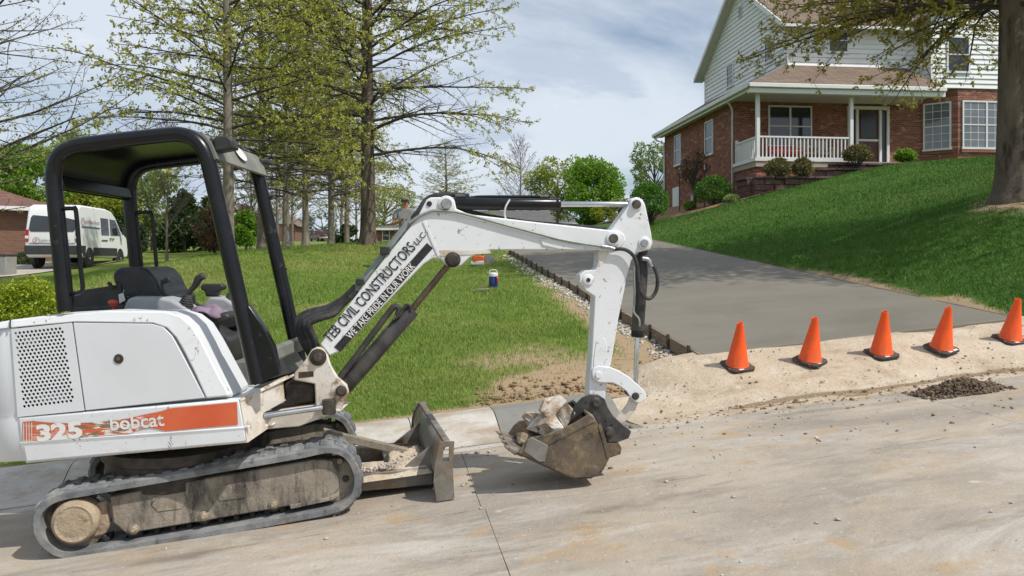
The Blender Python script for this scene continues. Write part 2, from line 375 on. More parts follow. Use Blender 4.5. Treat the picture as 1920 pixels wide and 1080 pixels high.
for p_ in [P(925, 541, 13.5), P(690, 458, 25), P(490, 471, 28), P(430, 478, 21), P(312, 494, 26), P(750, 508, 20), P(165, 502, 32), P(40, 512, 30),
           P(573, 462, 38), P(620, 459, 42), P(600, 453, 120), P(730, 453, 75), P(458, 472, 35), P(345, 480, 42), P(850, 470, 45),
           P(1885, 377, 13.5), P(1720, 304, 28.2), P(1860, 304, 28.4), P(1560, 333, 27.6), P(1410, 371, 27.6), P(1300, 398, 29.5), P(1250, 392, 38), P(1225, 430, 24),
           P(1900, 470, 11.2), P(1650, 405, 19), P(1480, 420, 20)]: ctrl.append(p_[:])
ctrl += [(-8, 10, .3), (-12, 20, .85), (-25, 31, 1.2), (-22, 45, 1.9), (-4, 14, 1.02), (-7, 14.5, .85), (3, 32, 2.7), (1, 50, 2.9), (14, 12, 2.6), (16, 20, 4.3), (22, 30, 5.3),
         (14, 42, 5.0), (0, 100, 3.6), (-45, 100, 3.5), (45, 100, 5.0), (-45, 40, 1.3), (45, 40, 5.3), (-60, 160, 4), (60, 160, 5), (0, 180, 4.2), (-30, 12, -.9), (32, 14, 3.2)]
CP = np.array(ctrl)
def tpsk(r2): return np.where(r2 > 1e-9, r2 * np.log(np.maximum(r2, 1e-9)), 0.0)
_n = len(CP); _K = tpsk(((CP[:, None, :2] - CP[None, :, :2]) ** 2).sum(-1)) + np.eye(_n) * 0.4
_A = np.zeros((_n + 3, _n + 3)); _A[:_n, :_n] = _K; _A[:_n, _n] = 1; _A[:_n, _n + 1:] = CP[:, :2]; _A[_n:, :_n] = _A[:_n, _n:].T
_W = np.linalg.solve(_A, np.concatenate([CP[:, 2], np.zeros(3)]))
def tps(x, y):
    x = np.atleast_1d(np.asarray(x, float)); y = np.atleast_1d(np.asarray(y, float)); out = np.empty(len(x))
    for i in range(0, len(x), 20000):
        a = x[i:i + 20000]; b = y[i:i + 20000]
        k = tpsk((a[:, None] - CP[None, :, 0]) ** 2 + (b[:, None] - CP[None, :, 1]) ** 2)
        out[i:i + 20000] = k @ _W[:_n] + _W[_n] + _W[_n + 1] * a + _W[_n + 2] * b
    return out
def apron_off(t): return -0.02 * sstep(1.1, 1.4, t) + 0.315 * sstep(1.35, 2.62, t)
def terrain(x, y):
    """height of the finished soil surface (lawns, banks), numpy"""
    x = np.atleast_1d(np.asarray(x, float)); y = np.atleast_1d(np.asarray(y, float))
    s, t = st_of(x, y); z = tps(x, y)
    z = z + 0.025 * fbm(x * .9, y * .9, 3, 3) * sstep(2.2, 3.5, t)
    far = sstep(60, 160, np.hypot(x, y)); z = z * (1 - far) + 4.0 * far
    curb = GR * s + .125 - .075 * sstep(2.9, 3.5, s) * (s < 6); w = sstep(2.0, 2.9, t)   # meets the back of the curb
    return np.where((s < 4.6) | (s > 9.3), curb * (1 - w) + z * w, z)
def soil_under(x, y):
    """soil pushed down beneath the slab and the apron"""
    s, t = st_of(x, y); z = terrain(x, y)
    sl = slab_l(t); sr = slab_r(t)
    ins = (t > SLT + .02) & (t < SL_END) & (s > sl + .02) & (s < sr - .02)
    z = np.where(ins, np.minimum(z, slab_z(s, t) - .16), z)
    ap = (t < 2.7) & (s > 3.45) & (s < 9.4)
    return np.where(ap, np.minimum(z, GR * s + apron_off(t) - .04), z)
def TZ(x, y): return float(terrain(x, y)[0])
def dirt_amount(x, y):
    s, t = st_of(np.asarray(x, float), np.asarray(y, float))
    n = fbm(np.asarray(x) * 1.1, np.asarray(y) * 1.1, 21, 4)
    e = slab_l(t) - s
    d = 0.95 * np.exp(-np.maximum(e - .25, 0) ** 2 / .22) * ((e > -.3) & (t > 2.2)) * (1 - .75 * sstep(4.5, 13, t))
    d = np.maximum(d, 1.05 * np.exp(-(((s - 3.6) / 1.35) ** 2 + ((t - 2.35) / 1.0) ** 2) ** 1.5))
    d = np.maximum(d, .55 * np.exp(-(((s - 2.9) / 1.1) ** 2 + ((t - 3.5) / .9) ** 2)))
    e2 = s - slab_r(t)
    d = np.maximum(d, .75 * np.exp(-np.maximum(e2 - .05, 0) ** 2 / .05) * ((e2 > -.2) & (t > 2.2)) * (1 - .7 * sstep(6, 11, t)))
    d = np.maximum(d, .8 * ((s > 8.2) & (t < 2.7)) * np.exp(-np.maximum(t - 2.2, 0) ** 2 / .1))
    d = np.maximum(d, .55 * np.exp(-np.maximum(t - 2.06, 0) ** 2 / .006) * (s < 3.2))
    d = np.maximum(d, .62 * np.exp(-(((x + 3.2) / .9) ** 2 + ((y - 12.2) / .5) ** 2)))
    d = np.maximum(d, .9 * np.exp(-((x - 8.5) ** 2 + (y - 13.4) ** 2) / .9))
    return np.clip(d + .22 * n * (d > .05), 0, 1)
def lines(a, b, dense, coarse):
    out = list(np.arange(a, b, dense)); x = b; st = dense
    while x < coarse: out.append(x); st *= 1.18; x += st
    return out
ls = lines(0, 18, .22, 190); ls2 = [-v for v in lines(0, 12, .25, 190)][1:][::-1]; sg = np.array(ls2 + ls)
tg = np.array([2.03] + lines(2.1, 18, .2, 230))
SG, TG = np.meshgrid(sg, tg); gx = (RO.x + SE.x * SG + TE.x * TG).ravel(); gy = (RO.y + SE.y * SG + TE.y * TG).ravel()
gz = soil_under(gx, gy); gd = dirt_amount(gx, gy); ns = len(sg); nt_ = len(tg)
idx = np.arange(ns * nt_).reshape(nt_, ns)
quads = np.stack([idx[:-1, :-1], idx[:-1, 1:], idx[1:, 1:], idx[1:, :-1]], -1).reshape(-1, 4)
lawn = struct(raw('lawn', np.stack([gx, gy, gz], 1), quads, 'lawn_ground', smooth=True))
dn_ = lawn.data.attributes.new('dense', 'FLOAT', 'POINT'); dn_.data.foreach_set('value', (SG > slab_l(TG) + 1).ravel().astype(np.float32))
a_ = lawn.data.attributes.new('dirt', 'FLOAT', 'POINT'); a_.data.foreach_set('value', gd.astype(np.float32))
g_ = MB().aabb(-3000, 3000, -3000, 3000, -6.5, -6.0).build('ground', 'lawn_ground'); struct(g_)

# ---------------------------------------------------------------- street: concrete panels, curb, apron, driveway slab
JT = -0.285; TJ0 = 1.63; TJD = 3.92
road = struct(MB().prism([ST(-60, -9, GR * -60 - .3), ST(70, -9, GR * 70 - .3), ST(70, 1.3, GR * 70 - .3), ST(-60, 1.3, GR * -60 - .3)], (0, 0, .287)).build('road', 'brown_soil'))
def panel(s0, s1, t0, t1, nm, parent, m, zf=lambda s, t: 0.0, th=.15, step=.12, ragged=.004, seed=1, nt2=None):
    na = max(2, int((s1 - s0) / step)); nb = nt2 or max(2, int((t1 - t0) / .3)); V = []; Fs = []
    for j in range(nb + 1):
        for i in range(na + 1):
            s = s0 + (s1 - s0) * i / na; t = t0 + (t1 - t0) * j / nb
            if j in (0, nb): t += ragged * float(vnoise(s * 9, t * 3, seed)) * (1 if j == 0 else -1) * (1 if t1 < 1 or j == 0 else 2)
            if i in (0, na): s += .3 * ragged * float(vnoise(s * 3, t * 9, seed + 5))
            sk = s + .075 * (t - JT) * (t1 < 1.5); V.append(ST(sk, t, GR * sk + zf(s, t)))
    k = len(V); ring = [i for i in range(na + 1)] + [(j * (na + 1) + na) for j in range(1, nb + 1)] + [nb * (na + 1) + i for i in range(na - 1, -1, -1)] + [j * (na + 1) for j in range(nb - 1, 0, -1)]
    for j in range(nb):
        for i in range(na): q = j * (na + 1) + i; Fs.append((q, q + 1, q + na + 2, q + na + 1))
    V += [V[i] - Vector((0, 0, th)) for i in ring]; n = len(ring)
    for i in range(n): Fs.append((ring[(i + 1) % n], ring[i], k + i, k + (i + 1) % n))
    return MB().add(V, Fs).build(nm, m, parent, bevel=0)
for i in range(-4, 7):
    a = TJ0 + TJD * i; b = a + TJD - .004
    panel(a, b, JT + .002, 1.1, 'road_panel', road, 'road_concrete', seed=i + 9, ragged=.006)
    panel(a + .02, b + .02, -4.3, JT - .002, 'road_panel', road, 'road_concrete', seed=i + 30, ragged=.006)
    panel(a, b, -8.6, -4.315, 'road_panel', road, 'road_concrete', seed=i + 50)
def curb_z(s, t): return -.03 * sstep(1.12, 1.45, np.array(t)).item() + .155 * sstep(1.45, 1.93, np.array(t)).item()
def curb_low(s, t): return curb_z(s, t) * .55
curb = struct(panel(-60, -13.2, 1.108, 2.07, 'curb', None, 'curb_concrete', curb_z, nt2=12, step=2))
cj = [-13.19, -10.2, -7.2, -4.2, -1.2, 1.42, 2.15]
for a, b in zip(cj[:-1], cj[1:]): panel(a, b - .008, 1.108, 2.07, 'curb_segment', curb, 'curb_concrete', curb_z, nt2=14, seed=int(a * 10) & 63)
panel(2.15, 3.22, 1.108, 2.09, 'fresh_curb_segment', curb, 'wet_concrete', curb_z, nt2=14)
panel(3.225, 4.15, 1.108, 2.0, 'curb_segment', curb, 'apron_dirt', curb_low, nt2=14, seed=3)
for a, b in ((9.4, 12.4), (12.41, 15.4), (15.41, 18.4), (18.41, 40)): panel(a, b - .008, 1.108, 2.07, 'curb_segment', curb, 'curb_concrete', curb_z, nt2=14, step=.3)
# dirt apron between the street and the new slab
na, nb = 220, 56; V = []; W = []
for j in range(nb + 1):
    for i in range(na + 1):
        s = 3.3 + 6.4 * i / na; t = 1.02 + (2.62 - 1.02) * j / nb
        edge = min(1, i / 26, (na - i) / 10); te = .12 * float(fbm(s * 1.3, 0, 5, 3)) * (j < 24) * (1 - j / 24)
        n = .015 * float(fbm(s * 2.2, t * 2.6, 8, 5)) + .03 * float(fbm(s * .8, t * 1.1, 18, 2)) * min(1, j / 20)
        lowl = .10 * max(0, 1 - (s - 3.3) / 1.1)
        z = GR * s + apron_off(np.array(t + te)).item() + (n + .004) * min(1, j / 12) - .015 * (1 - min(1, j / 5)) - lowl * sstep(1.4, 2.3, np.array(t)).item() - .16 * (1 - edge) ** 1.5
        z = min(z, float(slab_z(s, max(t, SLT))) - .006) if t > 2.3 else z
        V.append(ST(s, t + te * .7, z)); W.append(max(0, .75 * math.exp(-((t - 1.38 - .05 * math.sin(s * 3)) / .10) ** 2)))
me = bpy.data.meshes.new('driveway_apron')
me.from_pydata(V, [], [(j * (na + 1) + i, j * (na + 1) + i + 1, (j + 1) * (na + 1) + i + 1, (j + 1) * (na + 1) + i) for j in range(nb) for i in range(na)])
apron = struct(finish('driveway_apron', me, 'apron_dirt', loc=(0, 0, 0), angle=80))
w_ = apron.data.attributes.new('wet', 'FLOAT', 'POINT'); w_.data.foreach_set('value', np.array(W, dtype=np.float32))
def slab_pt(f, t, dz=0.0): s = slab_l(t) + (slab_r(t) - slab_l(t)) * f; return ST(s, t, slab_z(s, t) + dz)
tt = [SLT + (SL_END - SLT) * i / 20 for i in range(21)]
m_ = MB(); m_.strip([slab_pt(0, t) for t in tt], [slab_pt(1, t) for t in tt], (0, 0, -.13))
driveway = struct(m_.build('driveway', 'slab_concrete', bevel=.008))
# timber forms along both sides, in board lengths, with steel stakes on the left
for f, sg_ in ((0, -1), (1, 1)):
    t = SLT + .02
    while t < SL_END - .3:
        t2 = min(t + 2.4, SL_END); off = SE * (sg_ * .006)
        p0 = slab_pt(f, t, .004) + off; p1 = slab_pt(f, t2 - .01, .004) + off; e = SE * (sg_ * .038)
        MB().prism([p0, p1, p1 + e, p0 + e], (0, 0, -.14)).build('form_board', 'form_wood', driveway, bevel=.003)
        t = t2
    if f == 0:
        t = SLT + .25
        while t < SL_END:
            p = slab_pt(0, t, 0) + SE * (-.055)
            MB().box(p + Vector((0, 0, -.06)), SE * .012, TE * .02, (0, 0, .10)).build('form_stake', 'stake_steel', driveway)
            t += .62
# ---------------------------------------------------------------- loose stones and clods
def rocks(name, pts, sizes, m, flat=.7, seed=0, **kw):
    """many small irregular stones as one mesh"""
    g = np.random.default_rng(seed); n = len(pts)
    ico = np.array([(0, 0, 1), (.89, 0, .45), (.28, .85, .45), (-.72, .53, .45), (-.72, -.53, .45), (.28, -.85, .45), (.72, .53, -.45), (-.28, .85, -.45), (-.89, 0, -.45), (-.28, -.85, -.45), (.72, -.53, -.45), (0, 0, -1)])
    fi = np.array([(0, 1, 2), (0, 2, 3), (0, 3, 4), (0, 4, 5), (0, 5, 1), (1, 6, 2), (2, 7, 3), (3, 8, 4), (4, 9, 5), (5, 10, 1), (2, 6, 7), (3, 7, 8), (4, 8, 9), (5, 9, 10), (1, 10, 6), (11, 7, 6), (11, 8, 7), (11, 9, 8), (11, 10, 9), (11, 6, 10)])
    V = ico[None] * (1 + .6 * g.uniform(-1, 1, (n, 12, 1))) * np.asarray(sizes)[:, None, None] * g.uniform(.65, 1.25, (n, 1, 3))
    V[:, :, 2] *= flat; a = g.uniform(0, 6.28, n); ca, sa = np.cos(a)[:, None], np.sin(a)[:, None]
    X = V[:, :, 0] * ca - V[:, :, 1] * sa; Y = V[:, :, 0] * sa + V[:, :, 1] * ca
    V = np.stack([X, Y, V[:, :, 2]], -1) + np.asarray(pts)[:, None, :]
    return raw(name, V.reshape(-1, 3), (fi[None] + (np.arange(n) * 12)[:, None, None]).reshape(-1, 3), m, kind='stuff', **kw)
def road_pt(s, t, up=0.0):
    z = GR * s + up
    if 1.108 < t < 2.07 and (s < 4.1 or s > 9.4): z += curb_z(s, t)
    elif t >= 1.1 and s >= 3.45: z += apron_off(np.array(t)).item()
    p = ST(s, t, z); return p[:]
g = np.random.default_rng(5); pts = []; szs = []
for _ in range(1500):
    s = g.uniform(-4.5, 12); t = g.uniform(-2.2, 1.9) if g.random() < .6 else g.normal(1.0, .35)
    r = .0035 + .011 * g.random() ** 4; pts.append(road_pt(s, min(t, 2.0), r * .4)); szs.append(r)
tag(rocks('gravel', pts, szs, 'pale_stone', seed=2), 'pale gravel chips scattered over the dusty street', 'gravel')
pts = []; szs = []
for _ in range(900):
    s = g.uniform(2.6, 11); t = 1.22 + .07 * math.sin(s * 2.1) + g.normal(0, .13); r = .004 + .018 * g.random() ** 4
    pts.append(road_pt(s, t, r * .3)); szs.append(r)
for _ in range(160):
    s = g.uniform(0, 8); t = g.uniform(.0, 1.2); r = .006 + .012 * g.random() ** 3; pts.append(road_pt(s, t, r * .3)); szs.append(r)
for _ in range(1000):
    s = g.uniform(3.5, 9.6); t = 1.3 + 1.15 * g.random() ** 2.2; r = .003 + .010 * g.random() ** 4; pts.append(road_pt(s, t, .012 + r * .3)); szs.append(r)
tag(rocks('soil_crumbs', pts, szs, 'brown_soil', seed=3), 'brown soil crumbs trailing along the gutter below the cones', 'soil')
pts = []; szs = []
for _ in range(900):
    s = g.uniform(2.1, 4.3); t = 2.12 + .22 * abs(g.normal(0, 1)) + .1 * (s - 2.1) * g.random(); x, y = ST(s, t)[:2]; r = .006 + .030 * g.random() ** 4
    pts.append((x, y, TZ(x, y) + r * .35)); szs.append(r)
tag(rocks('dug_clods', pts, szs, 'brown_soil', flat=.6, seed=4), 'brown dug earth clods behind the fresh curb', 'soil')
pts = []; szs = []
for _ in range(2000):
    t = SLT + .15 + 12.6 * g.random() ** 1.3; e = abs(g.normal(.05, .13)) + .06; s = slab_l(t) - e; x, y = ST(s, t)[:2]; r = .007 + .02 * g.random() ** 2 * (1 + t * .04)
    if t < 4.2 and g.random() < .6: continue
    pts.append((x, y, TZ(x, y) + r * .3)); szs.append(r)
tag(rocks('crushed_stone', pts, szs, 'pale_stone', seed=6), 'white crushed stone strip along the timber form of the new driveway', 'gravel')
pc = P(1798, 722, 6.85); ps, pt_ = st_of(pc.x, pc.y); pts = []; szs = []
for _ in range(2600):
    a, b = g.normal(0, 1, 2); a = np.clip(a, -2.1, 2.1) * .20; b = np.clip(b, -2, 2) * .095
    h = .11 * math.exp(-((a / .27) ** 2 + (b / .13) ** 2)) * g.random() ** .35; r = .004 + .017 * g.random() ** 3.5
    q = road_pt(ps + a, pt_ + b); pts.append((q[0], q[1], q[2] + h)); szs.append(r)
tag(rocks('dirt_pile', pts, szs, 'dark_soil', flat=.9, seed=7), 'low heap of dark dug soil and stones in the gutter below the cones', 'dirt pile')
# ---------------------------------------------------------------- grass blades
def blades(name, n, xr, yr, keep, m, label, seed, hmin=.02, hmax=.05, d0=6.5):
    g = np.random.default_rng(seed); lo, hi = math.log(yr[0]), math.log(yr[1])
    y = np.exp(g.uniform(lo, hi, n)); u = g.uniform(xr[0], xr[1], n); x = u * y        # density falls off with distance from the street
    k = keep(x, y, g); x, y = x[k], y[k]; n = len(x); z = soil_under(x, y)
    d = np.hypot(x, y); sc_ = np.maximum(d / d0, 1) ** .75
    patch = .75 + .5 * np.clip(fbm(x * .55, y * .55, 40, 3) + .3, 0, 1)
    h = g.uniform(hmin, hmax, n) * np.minimum(sc_, 1.35) * patch; w = .0031 * sc_ * g.uniform(.7, 1.3, n)
    a = g.uniform(0, 6.283, n); lean = g.uniform(.15, .95, n) * h; b = a + g.normal(1.57, .6, n)
    wx, wy = np.cos(a) * w, np.sin(a) * w; lx, ly = np.cos(b) * lean, np.sin(b) * lean
    V = np.zeros((n, 3, 3)); base = np.stack([x, y, z - .004], 1)
    V[:, 0] = base + np.stack([-wx, -wy, 0 * x], 1); V[:, 1] = base + np.stack([wx, wy, 0 * x], 1); V[:, 2] = base + np.stack([lx, ly, h * .95], 1)
    T = np.arange(3 * n).reshape(-1, 3)
    tn = np.clip(g.normal(.06, .16, n) + .5 * np.clip(fbm(x * .45, y * .45, 60, 4), 0, 1) + .25 * np.clip(fbm(x * 2.1, y * 2.1, 66, 2), 0, 1) + .5 * (g.random(n) < .06), 0, 1)
    ob = raw(name, V.reshape(-1, 3), T, m, tint=np.repeat(tn, 3), kind='stuff'); return tag(ob, label, 'grass')
def keep_common(x, y, g):
    s, t = st_of(x, y); k = t > 2.05
    k &= ~((t > SLT - .05) & (t < SL_END + .1) & (s > slab_l(t) - .05) & (s < slab_r(t) + .06))
    k &= ~((t < 2.62) & (s > 3.3) & (s < 9.5))
    return k & (g.random(len(x)) > np.clip(dirt_amount(x, y) * 1.35, 0, .97))
def keep_left(x, y, g):
    s, t = st_of(x, y); return keep_common(x, y, g) & (s < slab_l(t)) & ~((x < -13) & (y > 27))
def mulch_zone(x, y):
    a = (x - HW0.x) * HF1.x + (y - HW0.y) * HF1.y; b = (x - HW0.x) * HF2.x + (y - HW0.y) * HF2.y
    return ((a < 1.2) & (a > -3.1) & (b > -3.2 - .25 * np.minimum(a, 0))) | ((b > -2.85) & (a > -.5) & (a < 12.2))
def keep_right(x, y, g):
    s, t = st_of(x, y); return keep_common(x, y, g) & (s > slab_r(t)) & ~mulch_zone(x, y)
blades('grass', 720000, (-.95, .16), (6.3, 34), keep_left, 'grass_blade', 'short sunny spring grass on the left lawn', 1)
blades('grass', 420000, (.16, .92), (8.0, 31), keep_right, 'grass_blade_deep', 'thick dark green grass on the bank below the porch', 2, hmin=.025, hmax=.06)
# ================================================================ MINI EXCAVATOR
layered('white_paint', (0.70, 0.715, 0.735), [dict(c=(0.63, 0.64, 0.65), s=2.2, lo=.45, hi=.7), dict(c=(0.50, 0.40, 0.28), s=3.2, lo=.66, hi=.80, off=4, fac=.45),
    dict(c=(0.20, 0.13, 0.08), s=30, lo=.635, hi=.67, off=9, fac=.8), dict(c=(0.16, 0.12, 0.09), s=8, lo=.625, hi=.65, st=(1, 1, .35), off=13, fac=.75, d=1.5, rg=.7), dict(c=(0.42, 0.30, 0.19), s=2.1, lo=.56, hi=.72, st=(.6, 1, 1.6), off=19, fac=.55, rg=.78)], rough=.38, spec=.5, bumps=((18, .04, .01),))
layered('white_paint_clean', (0.68, 0.70, 0.725), [dict(c=(0.63, 0.645, 0.665), s=2.0, lo=.4, hi=.7), dict(c=(0.5, 0.44, 0.36), s=5, lo=.70, hi=.8, off=4, fac=.4)], rough=.40, spec=.5, bumps=((6, .02, .02),))
layered('white_paint_dirty', (0.62, 0.58, 0.52), [dict(c=(0.42, 0.31, 0.20), s=4.5, lo=.46, hi=.66, fac=.8), dict(c=(0.20, 0.115, 0.06), s=9, lo=.58, hi=.68, off=3, fac=.9),
    dict(c=(0.05, 0.04, 0.035), s=7, lo=.64, hi=.72, off=8, fac=.85)], rough=.6, spec=.35, bumps=((40, .25, .01),))
layered('black_steel', (0.006, 0.0065, 0.008), [dict(c=(0.011, 0.012, 0.014), s=6, lo=.45, hi=.7), dict(c=(0.10, 0.095, 0.09), s=14, lo=.64, hi=.74, off=4, fac=.4)], rough=.27, spec=.35, bumps=((60, .08, .005),))
layered('grey_dusty_steel', (0.15, 0.155, 0.14), [dict(c=(0.24, 0.235, 0.20), s=3.5, lo=.4, hi=.65), dict(c=(0.06, 0.06, 0.06), s=9, lo=.6, hi=.7, off=3, fac=.5)], rough=.55)
layered('black_rubber', (0.028, 0.028, 0.03), [dict(c=(0.075, 0.072, 0.068), s=14, lo=.45, hi=.7), dict(c=(0.16, 0.14, 0.12), s=30, lo=.62, hi=.72, off=3, fac=.4)], rough=.7, spec=.3)
layered('track_rubber', (0.12, 0.125, 0.132), [dict(c=(0.24, 0.245, 0.245), s=5, lo=.38, hi=.62), dict(c=(0.30, 0.28, 0.25), s=11, lo=.52, hi=.68, off=3, fac=.7), dict(c=(0.04, 0.04, 0.042), s=16, lo=.6, hi=.72, off=7, fac=.7)], rough=.85, spec=.2, bumps=((45, .4, .01),))
layered('muddy_steel', (0.235, 0.205, 0.165), [dict(c=(0.32, 0.28, 0.225), s=5, lo=.4, hi=.62), dict(c=(0.05, 0.047, 0.044), s=6, lo=.48, hi=.62, st=(1, 1, .3), off=5, fac=.85, rg=.75), dict(c=(0.18, 0.13, 0.085), s=16, lo=.55, hi=.7, off=9, fac=.7)], rough=.9, spec=.15, bumps=((30, .5, .012), (120, .4, .004)))
layered('dried_mud', (0.34, 0.265, 0.185), [dict(c=(0.42, 0.335, 0.24), s=7, lo=.4, hi=.65), dict(c=(0.23, 0.17, 0.11), s=14, lo=.55, hi=.7, off=3)], rough=.95, spec=.1, bumps=((22, .7, .02), (90, .4, .006)))
layered('bucket_steel', (0.095, 0.075, 0.06), [dict(c=(0.17, 0.13, 0.09), s=4, lo=.4, hi=.62, rg=.7), dict(c=(0.34, 0.245, 0.13), s=7, lo=.52, hi=.66, off=4, fac=.8, rg=.78), dict(c=(0.03, 0.027, 0.025), s=8, lo=.53, hi=.66, off=8, fac=.8, rg=.75),
    dict(c=(0.33, 0.31, 0.29), s=20, lo=.68, hi=.74, st=(.3, 1, 1), off=12, fac=.6)], rough=.6, spec=.35, metal=.25, bumps=((35, .3, .01),))
layered('worn_steel', (0.185, 0.175, 0.155), [dict(c=(0.29, 0.27, 0.24), s=5, lo=.4, hi=.65), dict(c=(0.19, 0.125, 0.07), s=5, lo=.47, hi=.62, off=4, fac=.85, rg=.75), dict(c=(0.07, 0.065, 0.06), s=11, lo=.6, hi=.7, off=8, fac=.7)], rough=.55, metal=.35, bumps=((40, .2, .008),))
layered('plate_black', (0.035, 0.034, 0.034), [dict(c=(0.085, 0.078, 0.07), s=7, lo=.45, hi=.68), dict(c=(0.22, 0.19, 0.15), s=22, lo=.66, hi=.73, off=4, fac=.7)], rough=.5, spec=.4, bumps=((50, .15, .006),))
mat('chrome', (0.62, 0.64, 0.66), (0.5, 0.52, 0.54), scale=9, rough=.18, metal=1.0)
mat('bronze_rod', (0.10, 0.075, 0.055), (0.17, 0.13, 0.095), scale=12, rough=.4, metal=.6)
mat('pin_steel', (0.14, 0.125, 0.11), (0.06, 0.05, 0.045), scale=25, rough=.45, metal=.6)
mat('pin_bright', (0.45, 0.46, 0.47), (0.3, 0.3, 0.3), scale=25, rough=.35, metal=.7)
mat('greasy_black', (0.02, 0.016, 0.014), (0.06, 0.045, 0.035), scale=18, rough=.5)
mat('pipe_grey', (0.30, 0.33, 0.30), (0.22, 0.24, 0.22), scale=9, rough=.45, metal=.3)
mat('console_grey', (0.38, 0.39, 0.41), (0.32, 0.33, 0.345), scale=4, rough=.55)
mat('seat_vinyl', (0.012, 0.013, 0.016), (0.03, 0.031, 0.035), scale=8, rough=.38, dirt=(0.35, 0.35, 0.36), dscale=11, dlo=.66, dhi=.69, bump=.5, bscale=20)
mat('plastic_black', (0.022, 0.022, 0.023), (0.04, 0.04, 0.04), scale=10, rough=.5)
mat('red_plastic', (0.55, 0.06, 0.04), (0.45, 0.05, 0.035), scale=8, rough=.4)
mat('towel', (0.20, 0.145, 0.20), (0.29, 0.22, 0.285), scale=7, rough=.95, bump=.4, bscale=120)
mat('sticker_white', (0.7, 0.7, 0.68), (0.6, 0.6, 0.58), scale=8, rough=.5)
mat('letter_black', (0.012, 0.012, 0.013), (0.03, 0.03, 0.03), scale=30, rough=.45)
mat('letter_white', (0.74, 0.74, 0.73), (0.66, 0.65, 0.63), scale=12, rough=.45)
layered('decal_orange', (0.60, 0.10, 0.035), [dict(c=(0.66, 0.145, 0.06), s=4, lo=.4, hi=.7), dict(c=(0.75, 0.72, 0.68), s=30, lo=.70, hi=.73, off=3),
    dict(c=(0.72, 0.69, 0.64), s=5, lo=.50, hi=.53, st=(1, 1, 4.5), off=6, at='wear', d=1.2), dict(c=(0.22, 0.145, 0.08), s=6, lo=.52, hi=.57, st=(1, 1, 4), off=11, at='wear', d=1.2)], rough=.42, spec=.5)
layered('letter_worn', (0.74, 0.73, 0.70), [dict(c=(0.24, 0.16, 0.09), s=9, lo=.60, hi=.66, st=(1, 1, 4), off=11, d=1.2)], rough=.45)

ex_loc = P(370, 960, 5.2); ex_loc.z = GR * st_of(ex_loc.x, ex_loc.y)[0]
EX = thing('mini_excavator', ex_loc, 'white mini excavator with black canopy and orange side stripe, parked on the street', 'excavator')
UP = Plane(0, 5.0, 0.0); BMP = Plane(P(600, 660, 5.0).x, 5.0, 8.0); TKP = Plane(-1.82, 4.62, 13.0)
def plate(pl, pts, off, w, name, m, parent=EX, bevel=.006, **k):
    return MB().prism(pl.poly(pts, off), -pl.n * w).build(name, m, parent, bevel=bevel, **k)
def pin(pl, px, py, r, off0, off1, name, m, parent, n=20, dome=.0):
    c = pl.p(px, py, off0); return MB().lathe(c, -pl.n, [(r * .86, -.004 - dome), (r, 0), (r, off0 - off1)], n).build(name, m, parent, angle=50)
# ---- body: main frame skirt
xa, xb = -62, 451
MFR = MB()
low = [(-40, 790), (451, 748), (466, 829), (452, 838), (38, 872), (-20, 862), (-42, 830)]
frame_ = plate(UP, [(33, 783), (449, 748), (462, 816), (464, 829), (48, 868), (36, 812)], .50, 1.04, 'main_frame', 'white_paint', bevel=.012)
# angled lower skirt lip and front nose of the frame
MB().prism([UP.p(36, 829, .506), UP.p(463, 800, .506), UP.p(466, 830, .475), UP.p(48, 869, .475)], (0, .06, .0)).build('skirt_lip', 'white_paint', EX, bevel=.006)
nose = MB()
A = [UP.p(450, 749, .50), UP.p(464, 830, .50), UP.p(499, 806, .30), UP.p(494, 774, .30), UP.p(534, 752, .12), UP.p(531, 716, .12), UP.p(541, 706, .10)]
Bk = [p + Vector((0, .25 + .75 * (0.5 - o), 0)) for p, o in zip(A, (.5, .5, .3, .3, .12, .12, .1))]
nose.add([A[0], A[1], A[2], A[3], A[4], A[5], A[6]], [(0, 1, 2, 3), (0, 3, 4, 5), (0, 5, 6)])
nose.add([A[0], A[6], A[6] + Vector((0, .75, 0)), A[0] + Vector((0, 1.04, 0))], [(0, 1, 2, 3)])
nose.add([A[1], A[2], A[2] + Vector((0, .5, 0)), A[1] + Vector((0, 1.0, 0))], [(0, 1, 2, 3)])
nose.add([A[3], A[4], A[4] + Vector((0, .5, .0)), A[3] + Vector((0, .5, 0))], [(0, 1, 2, 3)])
no_ = nose.build('frame_nose', 'white_paint_dirty', EX, smooth=False)
so_ = no_.modifiers.new('solid', 'SOLIDIFY'); so_.thickness = .012; so_.offset = -1
plate(UP, [(430, 742), (520, 712), (526, 722), (440, 752)], .10, .55, 'deck_plate', 'grey_dusty_steel', bevel=.004)
# ---- counterweight at the rear
cw = MB()
cols = []
for (px, off) in ((46, .488), (20, .490), (0, .462), (-22, .40), (-42, .28), (-54, .10), (-58, -.10), (-54, -.3), (-40, -.45), (-10, -.54)):
    k = (33 - px) if px < 40 else -13; cols.append([UP.p(px - 14, 611 + k * .12, off * .96), UP.p(px - 13, 618 + k * .12, off), UP.p(px - 2, 770 + k * .1, off), UP.p(px - 1, 779 + k * .1, off * .985), UP.p(px, 787 + k * .1, off), UP.p(px + 2, 842 + k * .06, off), UP.p(px + 12, 868 + k * .05 - 4, off * .9)])
n_ = len(cols[0])
cw.add([p for c_ in cols for p in c_], [(i * n_ + j, (i + 1) * n_ + j, (i + 1) * n_ + j + 1, i * n_ + j + 1) for i in range(len(cols) - 1) for j in range(n_ - 1)])
cw.add([c_[0] for c_ in cols], [tuple(range(len(cols)))]); cw.add([c_[-1] for c_ in cols], [tuple(range(len(cols)))])
cw.build('counterweight', 'white_paint_clean', EX, angle=40)
